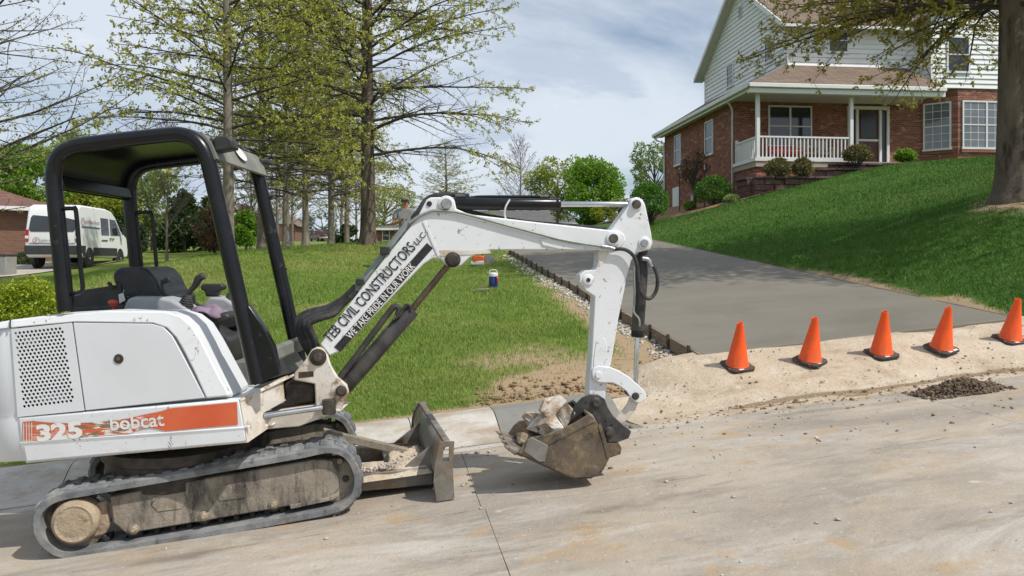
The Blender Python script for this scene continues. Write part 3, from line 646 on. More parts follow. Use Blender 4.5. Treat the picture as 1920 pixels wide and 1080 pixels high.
# ---- engine hood: outer shell ring and inset panels
outer = [(-40, 612), (19, 599), (90, 585), (201, 577), (318, 578), (345, 585), (372, 606), (392, 640), (443, 738), (449, 748), (408, 752), (386, 748), (33, 783), (18, 615)]
shell = [(-40, 606), (19, 594), (90, 584), (201, 577), (318, 578), (345, 585), (372, 606), (392, 640), (449, 748), (33, 784), (16, 622)]
hood = MB().prism(UP.poly([(-44, 611), (19, 600), (90, 591), (201, 585), (312, 587), (340, 595), (363, 613), (382, 643), (438, 746), (33, 783)], .46), (0, .33, 0)).build('engine_hood', 'white_paint_clean', EX, bevel=.035, seg=4)
rim_o = [(-44, 613), (19, 601), (60, 596), (201, 583), (310, 584), (338, 592), (360, 610), (378, 640), (408, 700), (430, 742)]
rim_i = [(-44, 622), (19, 615), (60, 611), (136, 604), (285, 606), (312, 615), (330, 634), (345, 660), (365, 700), (386, 747)]
rm = MB()
rm.strip(UP.poly(rim_o, .485), UP.poly(rim_i, .502), (0, .05, 0)); rm.build('hood_rim', 'white_paint', EX, bevel=.009, seg=3, angle=25)
for q in ((19, 599), ): MB().tube([UP.p(20, 598, .49), UP.p(19, 606, .508), UP.p(19, 615, .506)], .004, 6).build('hood_seam', 'letter_black', EX)
door = plate(UP, [(137, 605), (284, 607), (306, 613), (322, 629), (336, 654), (360, 700), (384, 746), (160, 770)], .499, .03, 'side_panel', 'white_paint_clean', bevel=.004)
MB().lathe(UP.p(222, 673, .502), (0, 1, 0), [(.026, -.002), (.028, .002), (.028, .01)], 20).build('panel_lock', 'greasy_black', EX)
MB().lathe(UP.p(222, 673, .502), (0, 1, 0), [(.008, -.008), (.011, -.006), (.011, .004)], 6).build('panel_lock', 'bronze_rod', EX)
# perforated grille panel: a plate with real holes
G = [(21, 617), (134, 605), (157, 770), (33, 782)]; TLg, TRg, BRg, BLg = (25, 622), (119, 612), (141, 754), (42, 766)
def gmap(a, b): return ((TLg[0] * (1 - a) + TRg[0] * a) * (1 - b) + (BLg[0] * (1 - a) + BRg[0] * a) * b, (TLg[1] * (1 - a) + TRg[1] * a) * (1 - b) + (BLg[1] * (1 - a) + BRg[1] * a) * b)
gp = MB(); NR, NC = 21, 12; off_g = .500
for r in range(NR):
    b0, b1 = r / NR, (r + 1) / NR; sh = .5 * (r % 2)
    edges = [(sh + c) / (NC + .5) for c in range(NC + 1)]
    if sh: gp.add([UP.p(*gmap(*q), off_g) for q in ((0, b0), (edges[0], b0), (edges[0], b1), (0, b1))], [(0, 1, 2, 3)])
    else: gp.add([UP.p(*gmap(*q), off_g) for q in ((edges[-1], b0), (1, b0), (1, b1), (edges[-1], b1))], [(0, 1, 2, 3)])
    for c_ in range(NC):
        a0, a1 = edges[c_], edges[c_ + 1]; ca, cb = (a0 + a1) / 2, (b0 + b1) / 2; ha, hb = (a1 - a0) / 2, (b1 - b0) / 2
        sq = [(ca - ha, cb - hb), (ca, cb - hb), (ca + ha, cb - hb), (ca + ha, cb), (ca + ha, cb + hb), (ca, cb + hb), (ca - ha, cb + hb), (ca - ha, cb)]
        ring = [(ca + .74 * ha * math.cos(math.pi * (1.25 + .25 * k)), cb + .84 * hb * math.sin(math.pi * (1.25 + .25 * k))) for k in range(8)]
        vs = [UP.p(*gmap(*q), off_g) for q in sq + ring]; vs += [v + Vector((0, .006, 0)) for v in vs[8:]]
        gp.add(vs, [(k, (k + 1) % 8, 8 + (k + 1) % 8, 8 + k) for k in range(8)] + [(8 + k, 8 + (k + 1) % 8, 16 + (k + 1) % 8, 16 + k) for k in range(8)])
go = [UP.p(*q, off_g) for q in G]; gi = [UP.p(*q, off_g) for q in (TLg, TRg, BRg, BLg)]
gp.add(go + gi, [(k, (k + 1) % 4, 4 + (k + 1) % 4, 4 + k) for k in range(4)])
gp.add(go + [p + Vector((0, .02, 0)) for p in go], [(k, (k + 1) % 4, 4 + (k + 1) % 4, 4 + k) for k in range(4)])
gp.build('grille_panel', 'white_paint_clean', EX, smooth=False)
plate(UP, [(22, 618), (133, 607), (155, 768), (36, 779)], .478, .01, 'grille_backing', 'greasy_black', bevel=0)
for (q, w_) in (((60, 640), 14), ((108, 700), 10), ((100, 745), 26)):
    MB().box(UP.p(*q, .484), (w_ / 328, 0, 0), (0, .004, 0), (0, 0, .02)).build('grille_baffle', 'console_grey', EX)
# ---- decal stripe and lettering
ds = MB(); NA = 40
top = [UP.p(42 + 402 * i / NA, 791 - 37 * i / NA, .5035) for i in range(NA + 1)]; bot = [UP.p(43 + 403 * i / NA, 833 - 36.5 * i / NA, .5035) for i in range(NA + 1)]
for i in range(NA + 1):
    u_ = i / NA
    if u_ < .55: bot[i] = bot[i].lerp(top[i], .10 * (1 - u_)); 
    if .5 < u_ < .66: bot[i] = bot[i].lerp(top[i], .22 * math.sin((u_ - .5) / .16 * math.pi))
    if .06 < u_ < .68: top[i] = top[i].lerp(bot[i], .34 * math.sin((u_ - .06) / .62 * math.pi) ** .7)
ds.strip(top, bot); dec = ds.build('decal_stripe', 'decal_orange', EX, smooth=False)
wv = []
for i in list(range(NA + 1)) * 2: u_ = i / NA; wv.append(1.0 if .26 < u_ < .5 else (.35 if u_ <= .26 else max(0, 1 - (u_ - .5) / .12)))
at_ = dec.data.attributes.new('wear', 'FLOAT', 'POINT'); at_.data.foreach_set('value', wv)
xd = UP.p(445, 754, .5) - UP.p(42, 791, .5); zd = Vector((0, 0, 1)) - xd.normalized() * xd.normalized().z
text('lettering', 'bobcat', UP.p(208, 808, .5035), xd, zd, .305, .078, 'letter_white', dec, bold=.018, up=.002)
text('lettering', '325', UP.p(70, 829, .5035), xd, zd, .26, .098, 'letter_worn', dec, bold=.05, up=.002)
for k in range(4):
    a = 44 + k * 5; MB().prism([UP.p(a, 832 - .1 * (a - 42), .5055), UP.p(a + 1.0, 832 - .1 * (a - 42), .5055), UP.p(a + .6, 794 - .1 * (a - 42), .5055), UP.p(a - .4, 794 - .1 * (a - 42), .5055)], (0, .001, 0)).build('lettering', 'letter_white', dec)
# ---- cab: rear wall, consoles, seat, levers
plate(UP, [(128, 548), (226, 533), (232, 585), (132, 592)], -.12, .03, 'rear_wall', 'plastic_black', bevel=.004)
plate(UP, [(130, 575), (300, 566), (420, 640), (420, 690), (160, 700)], -.11, .5, 'seat_base', 'plastic_black', bevel=.02)
con = MB().prism(UP.poly([(228, 585), (238, 560), (252, 556), (300, 557), (322, 562), (345, 575), (365, 590), (372, 610), (330, 622), (228, 600)], -.02), (0, .2, 0)).build('console', 'console_grey', EX, bevel=.02, seg=3)
con2 = MB().prism(UP.poly([(376, 575), (392, 556), (420, 558), (446, 573), (447, 598), (422, 606), (385, 600)], -.42), (0, .2, 0)).build('console', 'console_grey', EX, bevel=.02, seg=3)
MB().prism(UP.poly([(388, 602), (447, 596), (446, 612), (410, 620), (390, 618)], -.43), (0, .18, 0)).build('console_bracket', 'plastic_black', EX, bevel=.01)
seat = MB().prism(UP.poly([(209, 520), (213, 506), (226, 501), (262, 500), (276, 505), (290, 522), (300, 545), (318, 556), (318, 578), (240, 578), (224, 556)], -.13), (0, .44, 0)).build('seat', 'seat_vinyl', EX, bevel=.045, seg=4)
MB().prism(UP.poly([(252, 508), (262, 506), (284, 528), (300, 550), (322, 556), (322, 566), (268, 566)], -.22), (0, .26, 0)).build('seat_cushion', 'seat_vinyl', seat, bevel=.02, seg=3)
for k in range(3): MB().tube([UP.p(244 + k * 10, 512 + k * 11, -.18), UP.p(247 + k * 10, 511 + k * 11, -.35), UP.p(244 + k * 10, 512 + k * 11, -.5)], .012, 8).build('seat_rib', 'seat_vinyl', seat)
arm1 = MB().prism(UP.poly([(284, 542), (300, 537), (330, 538), (335, 543), (332, 548), (322, 550), (316, 556), (308, 556), (300, 549), (284, 546)], -.40), (0, .07, 0)).build('armrest', 'plastic_black', EX, bevel=.012, seg=3)
arm2 = MB().prism(UP.poly([(375, 537), (380, 532), (414, 532), (419, 537), (417, 543), (408, 547), (404, 556), (385, 556), (383, 546), (376, 543)], -.43), (0, .08, 0)).build('armrest', 'plastic_black', EX, bevel=.012, seg=3)
def lever(path, rs, base, off, sub=True):
    st = MB().tube([UP.p(*q, off) for q in path], rs, 10).build('control_lever', 'plastic_black', EX, subsurf=0)
    if base:
        (bx, by), (tx, ty) = base; b0 = UP.p(bx, by, off); b1 = UP.p(tx, ty, off); ax = b1 - b0; L_ = ax.length; pr = []
        for k in range(7): r_ = .062 - .036 * k / 6; pr += [(r_, L_ * k / 7), (r_ * .84, L_ * (k + .5) / 7)]
        MB().lathe(b0, ax, pr, 16).build('lever_boot', 'black_rubber', st, angle=20)
lever([(352, 553), (358, 545), (366, 535), (372, 523), (379, 518), (385, 522)], [.016, .014, .02, .026, .024, .010], ((347, 580), (352, 551)), -.08)
lever([(433, 551), (440, 545), (448, 536), (455, 532)], [.014, .014, .02, .01], ((431, 573), (434, 547)), -.48)
lever([(310, 552), (305, 543), (303, 536), (305, 528), (312, 525), (316, 529)], [.007, .007, .008, .016, .02, .008], None, -.12)
lever([(211, 541), (207, 534), (203, 530)], [.012, .013, .011], None, -.1)
kn = MB().lathe(UP.p(212, 577, .05), (0, 0, 1), [(.006, -.02), (.006, .0), (.014, .006), (.03, .03), (.028, .042), (.012, .05)], 14).build('red_lever_knob', 'red_plastic', EX)
plate(UP, [(222, 552), (231, 549), (235, 563), (224, 569)], -.09, .002, 'warning_sticker', 'sticker_white', bevel=0)
tw = MB(); N1, N2 = 15, 11
c0 = UP.p(392, 583, -.02)
for j in range(N2):
    for i in range(N1):
        u_ = (i / (N1 - 1) - .5) * 2; v_ = (j / (N2 - 1) - .5) * 2
        h_ = .052 * math.sqrt(max(0, 1 - .8 * u_ * u_ - .5 * v_ * v_)) + .012 * math.sin(5 * u_ + 4 * v_) - .02 * max(abs(u_), abs(v_)) ** 6
        tw.v.append(tuple(c0 + Vector((.105 * u_ + .012 * math.sin(9 * v_), .09 * v_ + .01 * math.sin(7 * u_), h_ - .03))))
tw.f = [(j * N1 + i, j * N1 + i + 1, (j + 1) * N1 + i + 1, (j + 1) * N1 + i) for j in range(N2 - 1) for i in range(N1 - 1)]
plate(UP, [(366, 590), (420, 586), (432, 592), (428, 602), (404, 612), (372, 612)], .06, .2, 'foot_pedal_box', 'plastic_black', bevel=.02)
MB().tube([UP.p(398, 606, -.05), UP.p(398, 626, -.05)], .045, 12).build('console_post', 'plastic_black', EX)
tl = tw.build('towel', 'towel', loc=c0, subsurf=1); tl.modifiers.new('solid', 'SOLIDIFY').thickness = .012
tag(tl, 'crumpled dusty purple towel lying by the excavator controls', 'towel')
# ---- canopy
CC = [(124, 584), (118, 520), (108, 420), (101, 345), (101, 322), (107, 300), (122, 283), (147, 273), (190, 267), (250, 260), (318, 253), (340, 253), (362, 260), (378, 275), (388, 295), (396, 325), (425, 455), (453, 580), (484, 718)]
PEC = []
def canopy_side(off, nm):
    path = [UP.p(x, y, .45) + Vector((0, .45 - off, 0)) for x, y in CC]
    sm = catmull(path, 4); return MB().tube(sm, .049, 12, up=(0, 1, 0), flat=.92).build(nm, 'black_steel', EX, angle=50)
canopy_side(.45, 'canopy_post_frame'); canopy_side(-.45, 'canopy_post_frame')
rp = catmull([UP.p(x, y, .45) for x, y in [(104, 352), (97, 325), (102, 298), (120, 276), (147, 265), (190, 259), (250, 252), (318, 245), (341, 245), (363, 251)]], 4)
MB().strip(rp, [p + Vector((0, .90, 0)) for p in rp], (0, 0, -.012)).build('roof', 'black_steel', EX, angle=60)
lip_r = MB().prism([UP.p(105, 330, .41), UP.p(116, 328, .41), UP.p(122, 353, .41), UP.p(112, 355, .41)], (0, .82, 0)).build('roof_rear_bar', 'black_steel', EX, bevel=.01)
fp = catmull([UP.p(x, y, .45) for x, y in [(345, 242), (365, 246), (384, 255), (398, 273), (408, 299)]], 4)
fa = [p + Vector((0, -.02, .004)) for p in fp]; fb = [p + Vector((0, .925, .004)) for p in fp]
vis = MB().strip(fa, fb, (-.012, 0, -.008)).build('roof_visor', 'grey_dusty_steel', EX, angle=60)
q0 = fp[10]; q1 = fp[13]; tdir = (q1 - q0).normalized(); nrm = Vector((0, 1, 0)).cross(tdir); nrm = nrm if nrm.x > 0 else -nrm
sc0 = (q0 + q1) / 2 + Vector((0, .46, 0)) + nrm * .016
MB().add([sc0 + Vector((0, .085 * math.cos(a), 0)) + tdir * (.05 * math.sin(a)) for a in [k * math.pi / 10 for k in range(20)]], [tuple(range(20))]).build('round_sticker', 'sticker_white', vis)
MB().box(fp[6] + Vector((0, .72, 0)) + nrm * .012, tdir * .012, (0, .07, 0), nrm * .006).build('visor_slot', 'letter_black', vis)
wl = MB().prism(UP.poly([(398, 262), (404, 254), (426, 254), (435, 262), (438, 278), (402, 285)], .44), (0, .1, 0)).build('work_light', 'plastic_black', EX, bevel=.012, seg=3)
MB().tube([UP.p(392, 262, .42), UP.p(402, 268, .40)], .018, 8).build('light_bracket', 'plastic_black', wl)
MB().tube([fp[-3] + Vector((-.03, .9, .06)), fp[-3] + Vector((.0, .93, .07)), fp[-3] + Vector((.04, .95, .05))], [.02, .022, .014], 8).build('roof_latch', 'plastic_black', EX)
def handle(pts, off0, off1):
    return MB().tube(catmull([UP.p(x, y, o) for (x, y), o in pts], 4), .0125, 8).build('grab_handle', 'black_steel', EX)
handle([((114, 392), .45), ((136, 391), .47), ((143, 400), .47), ((151, 500), .47), ((155, 540), .47), ((147, 549), .47), ((130, 551), .45)], 0, 0)
handle([((256, 399), -.45), ((278, 398), -.45), ((285, 405), -.45), ((291, 470), -.45), ((295, 522), -.45), ((289, 530), -.45), ((270, 532), -.45)], 0, 0)
handle([((508, 372), -.45), ((497, 372), -.47), ((494, 380), -.47), ((507, 440), -.47), ((519, 500), -.47), ((525, 506), -.47), ((536, 505), -.45)], 0, 0)
# post foot gusset and cross bar
plate(UP, [(452, 575), (466, 572), (492, 610), (513, 650), (524, 702), (476, 724), (468, 690)], .47, .06, 'post_foot', 'black_steel', bevel=.008)
MB().prism(UP.poly([(500, 652), (512, 655), (516, 676), (506, 684)], .44), (0, .9, 0)).build('front_cross_bar', 'grey_dusty_steel', EX, bevel=.006)
for k in (0, 1): MB().tube(catmull([UP.p(452 + k * 6, 575, .1), UP.p(478 + k * 7, 612, .1), UP.p(505 + k * 6, 650, .1), UP.p(522, 690, .1)], 4), .012, 8).build('control_cable', 'black_rubber', EX)
plate(UP, [(394, 628), (408, 628), (436, 682), (424, 690)], -.1, .05, 'pedal_link', 'grey_dusty_steel')
plate(UP, [(426, 682), (530, 672), (545, 700), (440, 730)], -.05, .5, 'cab_floor', 'grey_dusty_steel', bevel=.004)
# turret below the body
MB().lathe(UP.p(330, 850, .0) + Vector((0, .0, -.02)), (0, 0, 1), [(.36, -.14), (.40, -.12), (.40, .02), (.42, .03), (.42, .09)], 32).build('turntable', 'greasy_black', EX)
# ---- swing bracket
sw = [(577, 668), (584, 656), (594, 651), (605, 654), (614, 667), (620, 686), (633, 708), (650, 722), (654, 736), (648, 752), (640, 768), (625, 778), (592, 768), (590, 720), (551, 713), (552, 699), (566, 684)]
sb = plate(BMP, sw, .13, .05, 'swing_bracket', 'white_paint_dirty', bevel=.008)
plate(BMP, sw, -.08, .05, 'swing_bracket', 'white_paint_dirty', bevel=.008)
plate(BMP, [(590, 722), (636, 712), (650, 724), (646, 745), (592, 765)], .10, .2, 'bracket_core', 'white_paint_dirty', bevel=.006)
plate(BMP, [(560, 698), (588, 696), (588, 706), (560, 709)], .132, .004, 'bracket_slot', 'greasy_black', bevel=0)
plate(BMP, [(530, 716), (592, 716), (592, 758), (530, 758)], .06, .16, 'dark_cavity_fill', 'greasy_black', bevel=.02)  # black block standing in for the shade inside the open cavity
plate(UP, [(494, 774), (600, 758), (640, 770), (560, 800), (492, 806)], .12, .3, 'swing_plate', 'white_paint_dirty', bevel=.006)
for (q, r_, nm) in (((596, 670), .052, 'pin_boss'), ((640, 733), .033, 'pin_boss')): pin(BMP, *q, r_, .137, .12, nm, 'greasy_black', sb)
for (q, r_) in (((596, 670), .028), ((640, 733), .024)): pin(BMP, *q, r_, .155, .12, 'pivot_pin', 'pin_steel', sb, dome=.004)
MB().tube([UP.p(494, 780, .30), BMP.p(606, 764, .16)], .017, 12).build('swing_cylinder_rod', 'chrome', EX)
MB().lathe(BMP.p(617, 776, .155), (0, 0, 1), [(.04, 0), (.042, .006), (.042, .085), (.034, .09)], 14).build('swing_clevis', 'pin_steel', EX)
# ---- boom
boom_pts = [(600, 645), (640, 590), (700, 512), (781, 411), (800, 374), (808, 370), (845, 369), (852, 374), (856, 392), (882, 402), (1010, 417), (1140, 431), (1160, 432), (1171, 440), (1173, 452), (1163, 465), (1140, 469), (920, 469), (897, 474), (880, 484), (866, 497), (850, 503), (838, 498), (826, 485), (812, 484), (795, 495), (775, 515), (640, 657), (618, 667)]
boom = plate(BMP, boom_pts, .075, .15, 'boom', 'white_paint', bevel=.008, seg=2)
plate(BMP, [(1012, 448), (1045, 447), (1075, 452), (1095, 462), (1098, 468), (1050, 467), (1018, 460)], .083, .006, 'boom_gusset', 'white_paint', boom, bevel=.002)
plate(BMP, [(792, 416), (797, 413), (826, 478), (821, 482)], .081, .004, 'weld_seam', 'white_paint', boom, bevel=.002)
plate(BMP, [(824, 469), (918, 469), (921, 475), (826, 481)], .079, .003, 'weld_seam', 'white_paint_dirty', boom, bevel=.001)
pin(BMP, 805, 382, .017, .079, .07, 'boom_hole', 'letter_black', boom)
for (q, rb, rp_, mm) in (((837, 382), .052, .035, 'pin_bright'), ((849, 487), .050, .037, 'greasy_black'), ((1151, 447), .050, .030, 'pin_steel')):
    pin(BMP, *q, rb, .084, .07, 'pin_boss', 'white_paint' if mm != 'greasy_black' else 'greasy_black', boom); pin(BMP, *q, rp_, .100, .07, 'pivot_pin', mm, boom, dome=.003)
bx0, bx1 = BMP.p(616, 640, .077), BMP.p(776, 456, .077); xd = (bx1 - bx0).normalized(); yd = xd.cross(BMP.n) * -1
yd = yd if yd.z > 0 else -yd
base_l = BMP.p(621, 645, .077)
Lx = (BMP.p(783, 466, .077) - base_l); xd = Lx.normalized(); yd = BMP.n.cross(xd)
text('lettering', 'TEB CIVIL CONSTRUCTORS', base_l + yd * .006, xd, yd, Lx.length * .995, .068, 'letter_black', boom, up=.002, bold=.012)
text('lettering', 'LLC', base_l + xd * (Lx.length + .012) + yd * .014, xd, yd, .085, .036, 'letter_black', boom, up=.002, bold=.012)
s0 = BMP.p(626, 650, .077); s1 = BMP.p(800, 455, .077); sx = (s1 - s0).normalized()
stp = MB().prism([s0, s1, s1 + yd * .050, s0 + yd * .050], BMP.n * .0012).build('lettering_band', 'letter_black', boom)
stp.location -= yd * .052
text('lettering', 'WE TAKE PRIDE IN OUR WORK', s0 - yd * .049 + sx * .10, sx, yd, (s1 - s0).length * .70, .044, 'letter_white', boom, up=.0025, bold=.012)
# ---- arm (dipper)
arm_pts = [(1180, 384), (1183, 373), (1194, 369), (1205, 374), (1210, 384), (1221, 436), (1224, 455), (1219, 468), (1206, 471), (1194, 474), (1184, 488), (1178, 510), (1160, 596), (1150, 658), (1136, 735), (1134, 757), (1118, 772), (1104, 760), (1104, 735), (1110, 655), (1115, 556), (1098, 545), (1086, 528), (1087, 515), (1099, 507), (1116, 506), (1120, 500), (1123, 470), (1135, 447), (1146, 431)]
arm = plate(BMP, arm_pts, .062, .124, 'dipper_arm', 'white_paint', bevel=.007)
for (q, rb, rp_, mm) in (((1194, 383), .042, .030, 'pin_steel'), ((1209, 456), .043, .026, 'pin_bright'), ((1103, 525), .038, .015, 'letter_black'), ((1117, 757), .035, .022, 'pin_steel')):
    pin(BMP, *q, rb, .069, .06, 'pin_boss', 'white_paint', arm); pin(BMP, *q, rp_, .085 if mm != 'letter_black' else .0705, .06, 'pivot_pin', mm, arm, dome=.002)
plate(BMP, [(1113, 678), (1118, 640), (1127, 628), (1137, 640), (1138, 660), (1130, 690), (1114, 694)], .066, .004, 'arm_gusset', 'white_paint', arm, bevel=.002)
plate(BMP, [(1122, 472), (1142, 471), (1136, 486), (1124, 500)], .0655, .004, 'rust_patch', 'white_paint_dirty', arm, bevel=0)
# ---- hydraulic cylinders
def cyl(p0, p1, r, nm, m, parent=EX, n=18): return MB().lathe(p0, p1 - p0, [(r * .92, 0), (r, .006), (r, (p1 - p0).length - .006), (r * .92, (p1 - p0).length)], n).build(nm, m, parent, angle=50)
ac = cyl(BMP.p(852, 382), BMP.p(1047, 383), .041, 'arm_cylinder', 'black_steel'); cyl(BMP.p(1046, 383), BMP.p(1188, 383), .0185, 'cylinder_rod', 'chrome', ac)
cyl(BMP.p(846, 382), BMP.p(856, 382), .034, 'cylinder_end', 'black_steel', ac); cyl(BMP.p(1040, 383), BMP.p(1050, 383), .0425, 'cylinder_gland', 'black_steel', ac); cyl(BMP.p(1176, 383), BMP.p(1194, 383), .024, 'rod_end', 'black_steel', ac)
MB().tube(catmull([BMP.p(956, 374, .04), BMP.p(948, 388, .046), BMP.p(946, 402, .04), BMP.p(949, 412, .04)], 4), .006, 6).build('cable_tie', 'sticker_white', ac)
lc = cyl(BMP.p(645, 727), BMP.p(773, 580), .052, 'boom_cylinder', 'plate_black'); cyl(BMP.p(771, 582), BMP.p(843, 494), .021, 'cylinder_rod', 'bronze_rod', lc)
pl_ = [BMP.p(x, y, .03) for x, y in ((634, 712), (668, 668), (726, 590), (740, 575), (748, 580), (745, 592))]
MB().tube(catmull(pl_, 4), .021, 10).build('cylinder_guard', 'plate_black', lc)
MB().tube(catmull([BMP.p(x, y, .05) for x, y in ((738, 600), (750, 590), (760, 572), (768, 574), (770, 584))], 4), .009, 8).build('cylinder_hose', 'black_rubber', lc)
bc = cyl(BMP.p(1205, 478), BMP.p(1195, 630), .042, 'bucket_cylinder', 'plate_black'); cyl(BMP.p(1195.3, 628), BMP.p(1191, 740), .0165, 'cylinder_rod', 'chrome', bc)
cyl(BMP.p(1196, 618), BMP.p(1195.2, 632), .0435, 'cylinder_gland', 'black_steel', bc); cyl(BMP.p(1209, 456), BMP.p(1204, 484), .030, 'cylinder_end', 'greasy_black', bc)
# ---- bucket linkage, coupler plates, bucket
lk = [(1110, 697), (1113, 690), (1122, 686), (1144, 688), (1163, 696), (1180, 707), (1203, 727), (1212, 739), (1210, 749), (1203, 755), (1192, 755), (1184, 748), (1175, 734), (1163, 725), (1149, 718), (1130, 718), (1118, 716), (1111, 708)]
for off in (.090, -.070): lko = plate(BMP, lk, off, .02, 'bucket_link', 'white_paint', bevel=.005)
lko = EX.children[-2]
pin(BMP, 1122, 703, .022, .095, -.09, 'pivot_pin', 'white_paint', lko, dome=.004); pin(BMP, 1192, 743, .024, .100, -.09, 'pivot_pin', 'greasy_black', lko, dome=.004)
for off in (.06, -.045): plate(BMP, [(1181, 745), (1198, 752), (1192, 768), (1180, 784), (1166, 796), (1152, 784), (1166, 772), (1176, 758)], off, .018, 'push_link', 'white_paint_dirty', bevel=.004)
ear = [(1070, 790), (1072, 775), (1080, 758), (1092, 746), (1106, 740), (1122, 740), (1134, 748), (1140, 764), (1150, 780), (1165, 794), (1184, 809), (1179, 822), (1160, 829), (1142, 829), (1130, 815), (1120, 792), (1112, 778), (1100, 770)]
for off in (.105, -.085): eo = plate(BMP, ear, off, .022, 'coupler_plate', 'plate_black', bevel=.004)
eo = EX.children[-2]
for q, r_ in (((1118, 756), .036), ((1142, 811), .036)): pin(BMP, *q, r_, .113, .09, 'pin_boss', 'plate_black', eo); pin(BMP, *q, r_ * .62, .128, .09, 'pivot_pin', 'pin_steel', eo, dome=.003)
for q in ((1099, 754), (1136, 789), (1147, 796)): pin(BMP, *q, .006, .1065, .10, 'bolt_hole', 'letter_black', eo, n=10)
plate(BMP, [(1139, 828), (1160, 830), (1166, 840), (1164, 852), (1140, 860), (1134, 845)], .10, .2, 'bucket_hook', 'bucket_steel', bevel=.006)
BW = .255
side = [(1104, 777), (1112, 782), (1118, 793), (1132, 835), (1140, 860), (1136, 870), (1130, 879), (1120, 890), (1108, 895), (1080, 896), (1061, 890), (1011, 868), (972, 849), (984, 830), (996, 820), (1020, 817), (1055, 804), (1080, 792)]
bk = plate(BMP, side, BW, .018, 'bucket', 'bucket_steel', bevel=.003)
back_px = [(1104, 777), (1118, 793), (1132, 835), (1140, 860), (1130, 879), (1108, 895), (1080, 896), (1061, 890), (1011, 868), (968, 848)]
pn = BMP.poly(back_px, BW - .01); pf = [p - BMP.n * (2 * BW - .02) for p in pn]
sh_ = MB().strip(pn, pf).build('bucket_shell', 'bucket_steel', bk, angle=50); sm_ = sh_.modifiers.new('solid', 'SOLIDIFY'); sm_.thickness = .016; sm_.offset = 0
farp = [p - BMP.n * (2 * BW - .018) for p in BMP.poly(side, BW)]
MB().prism(farp, -BMP.n * .018).build('side_plate', 'bucket_steel', bk, bevel=.003)
plate(BMP, [(1108, 787), (1117, 790), (1002, 848), (998, 842), (1040, 822)], BW + .006, .008, 'side_rib', 'bucket_steel', bk, bevel=.002)
plate(BMP, [(982, 846), (990, 824), (998, 820), (1028, 836), (1022, 866), (1011, 866)], BW + .012, .014, 'side_cutter', 'worn_steel', bk, bevel=.003)
plate(BMP, [(1121, 796), (1127, 794), (1145, 855), (1139, 862)], BW + .005, .006, 'side_rib', 'bucket_steel', bk, bevel=.002)
lp = BMP.p(970, 849, BW - .02); lipd = (BMP.p(970, 849, 0) - BMP.p(1011, 868, 0)).normalized()
MB().box(lp - BMP.n * (BW - .02) + lipd * .01, lipd * .05, BMP.n * (BW - .012), lipd.cross(BMP.n) * .012).build('bucket_lip', 'worn_steel', bk, bevel=.003)
for k in range(4):
    c_ = lp - BMP.n * (.03 + k * (2 * BW - .10) / 3) + lipd * .05; a_ = lipd.cross(BMP.n); 
    tv = [c_ - lipd * .05 + BMP.n * .03 + a_ * .022, c_ - lipd * .05 - BMP.n * .03 + a_ * .022, c_ - lipd * .05 - BMP.n * .03 - a_ * .022, c_ - lipd * .05 + BMP.n * .03 - a_ * .022,
          c_ + lipd * .035 + BMP.n * .022 + a_ * .006, c_ + lipd * .035 - BMP.n * .022 + a_ * .006, c_ + lipd * .035 - BMP.n * .022 - a_ * .006, c_ + lipd * .035 + BMP.n * .022 - a_ * .006]
    MB().add(tv, [(0, 1, 2, 3), (7, 6, 5, 4), (0, 4, 5, 1), (1, 5, 6, 2), (2, 6, 7, 3), (3, 7, 4, 0)]).build('bucket_tooth', 'muddy_steel', bk, bevel=.005)
# ---- hoses and pipes
def hose(pl, pts, r, nm, m, off=0.0, sides=8, parent=EX):
    return MB().tube(catmull([pl.p(q[0], q[1], q[2] if len(q) > 2 else off) for q in pts], 5), r, sides).build(nm, m, parent, angle=60)
for k, dx in enumerate((0, 7, 15, 23)):
    hose(BMP, [(588 - k * 1 + dx * .2, 672, -.05 + .03 * k), (570 + dx, 645, -.05 + .03 * k), (557 + dx, 612, -.06 + .04 * k), (563 + dx, 594 + k * 3, -.06 + .04 * k), (585 + dx, 583 + k * 4, -.06 + .04 * k), (612 + dx * .6, 577 + k * 4, -.06 + .035 * k), (640, 562 + k * 4, -.06 + .03 * k), (660, 545 + k * 3, -.06 + .03 * k)], .021 - .002 * (k == 3), 'hydraulic_hose', 'black_rubber')
    hose(BMP, [(656, 549 + k * 3, -.06 + .03 * k), (668, 537 + k * 3, -.06 + .03 * k)], .024, 'hose_fitting', 'pin_steel')
    hose(BMP, [(664, 541 + k * 3, -.06 + .03 * k), (700, 496 + k * 3, -.06 + .03 * k), (752, 430 + k * 3, -.06 + .03 * k), (772, 408 + k * 2, -.06 + .03 * k)], .011, 'hydraulic_pipe', 'pipe_grey')
hose(BMP, [(773, 414, .05), (789, 397, .05), (797, 383, .03)], .017, 'hydraulic_hose', 'black_rubber'); hose(BMP, [(773, 410, .0), (786, 393, .0), (797, 377, -.02), (814, 367, -.02), (840, 365, -.03), (880, 367, -.03)], .016, 'hydraulic_hose', 'black_rubber')
MB().box(BMP.p(722, 470, .0), BMP.e * .03, BMP.n * .085, (0, 0, .025)).build('pipe_clamp', 'plastic_black', EX, bevel=.005)
MB().box(BMP.p(676, 528, .0), BMP.e * .025, BMP.n * .085, (0, 0, .02)).build('pipe_clamp', 'plastic_black', EX, bevel=.005)
hose(BMP, [(768, 418, .086), (783, 407, .09), (800, 399, .09), (815, 395, .09), (850, 397, .09), (882, 404, .09), (940, 420, .09), (1000, 436, .09), (1050, 449, .09), (1100, 458, .09), (1128, 462, .09)], .0095, 'hydraulic_pipe', 'pipe_grey')
hose(BMP, [(1128, 462, .092), (1142, 464, .092), (1152, 467, .092)], .013, 'hose_fitting', 'pin_bright')
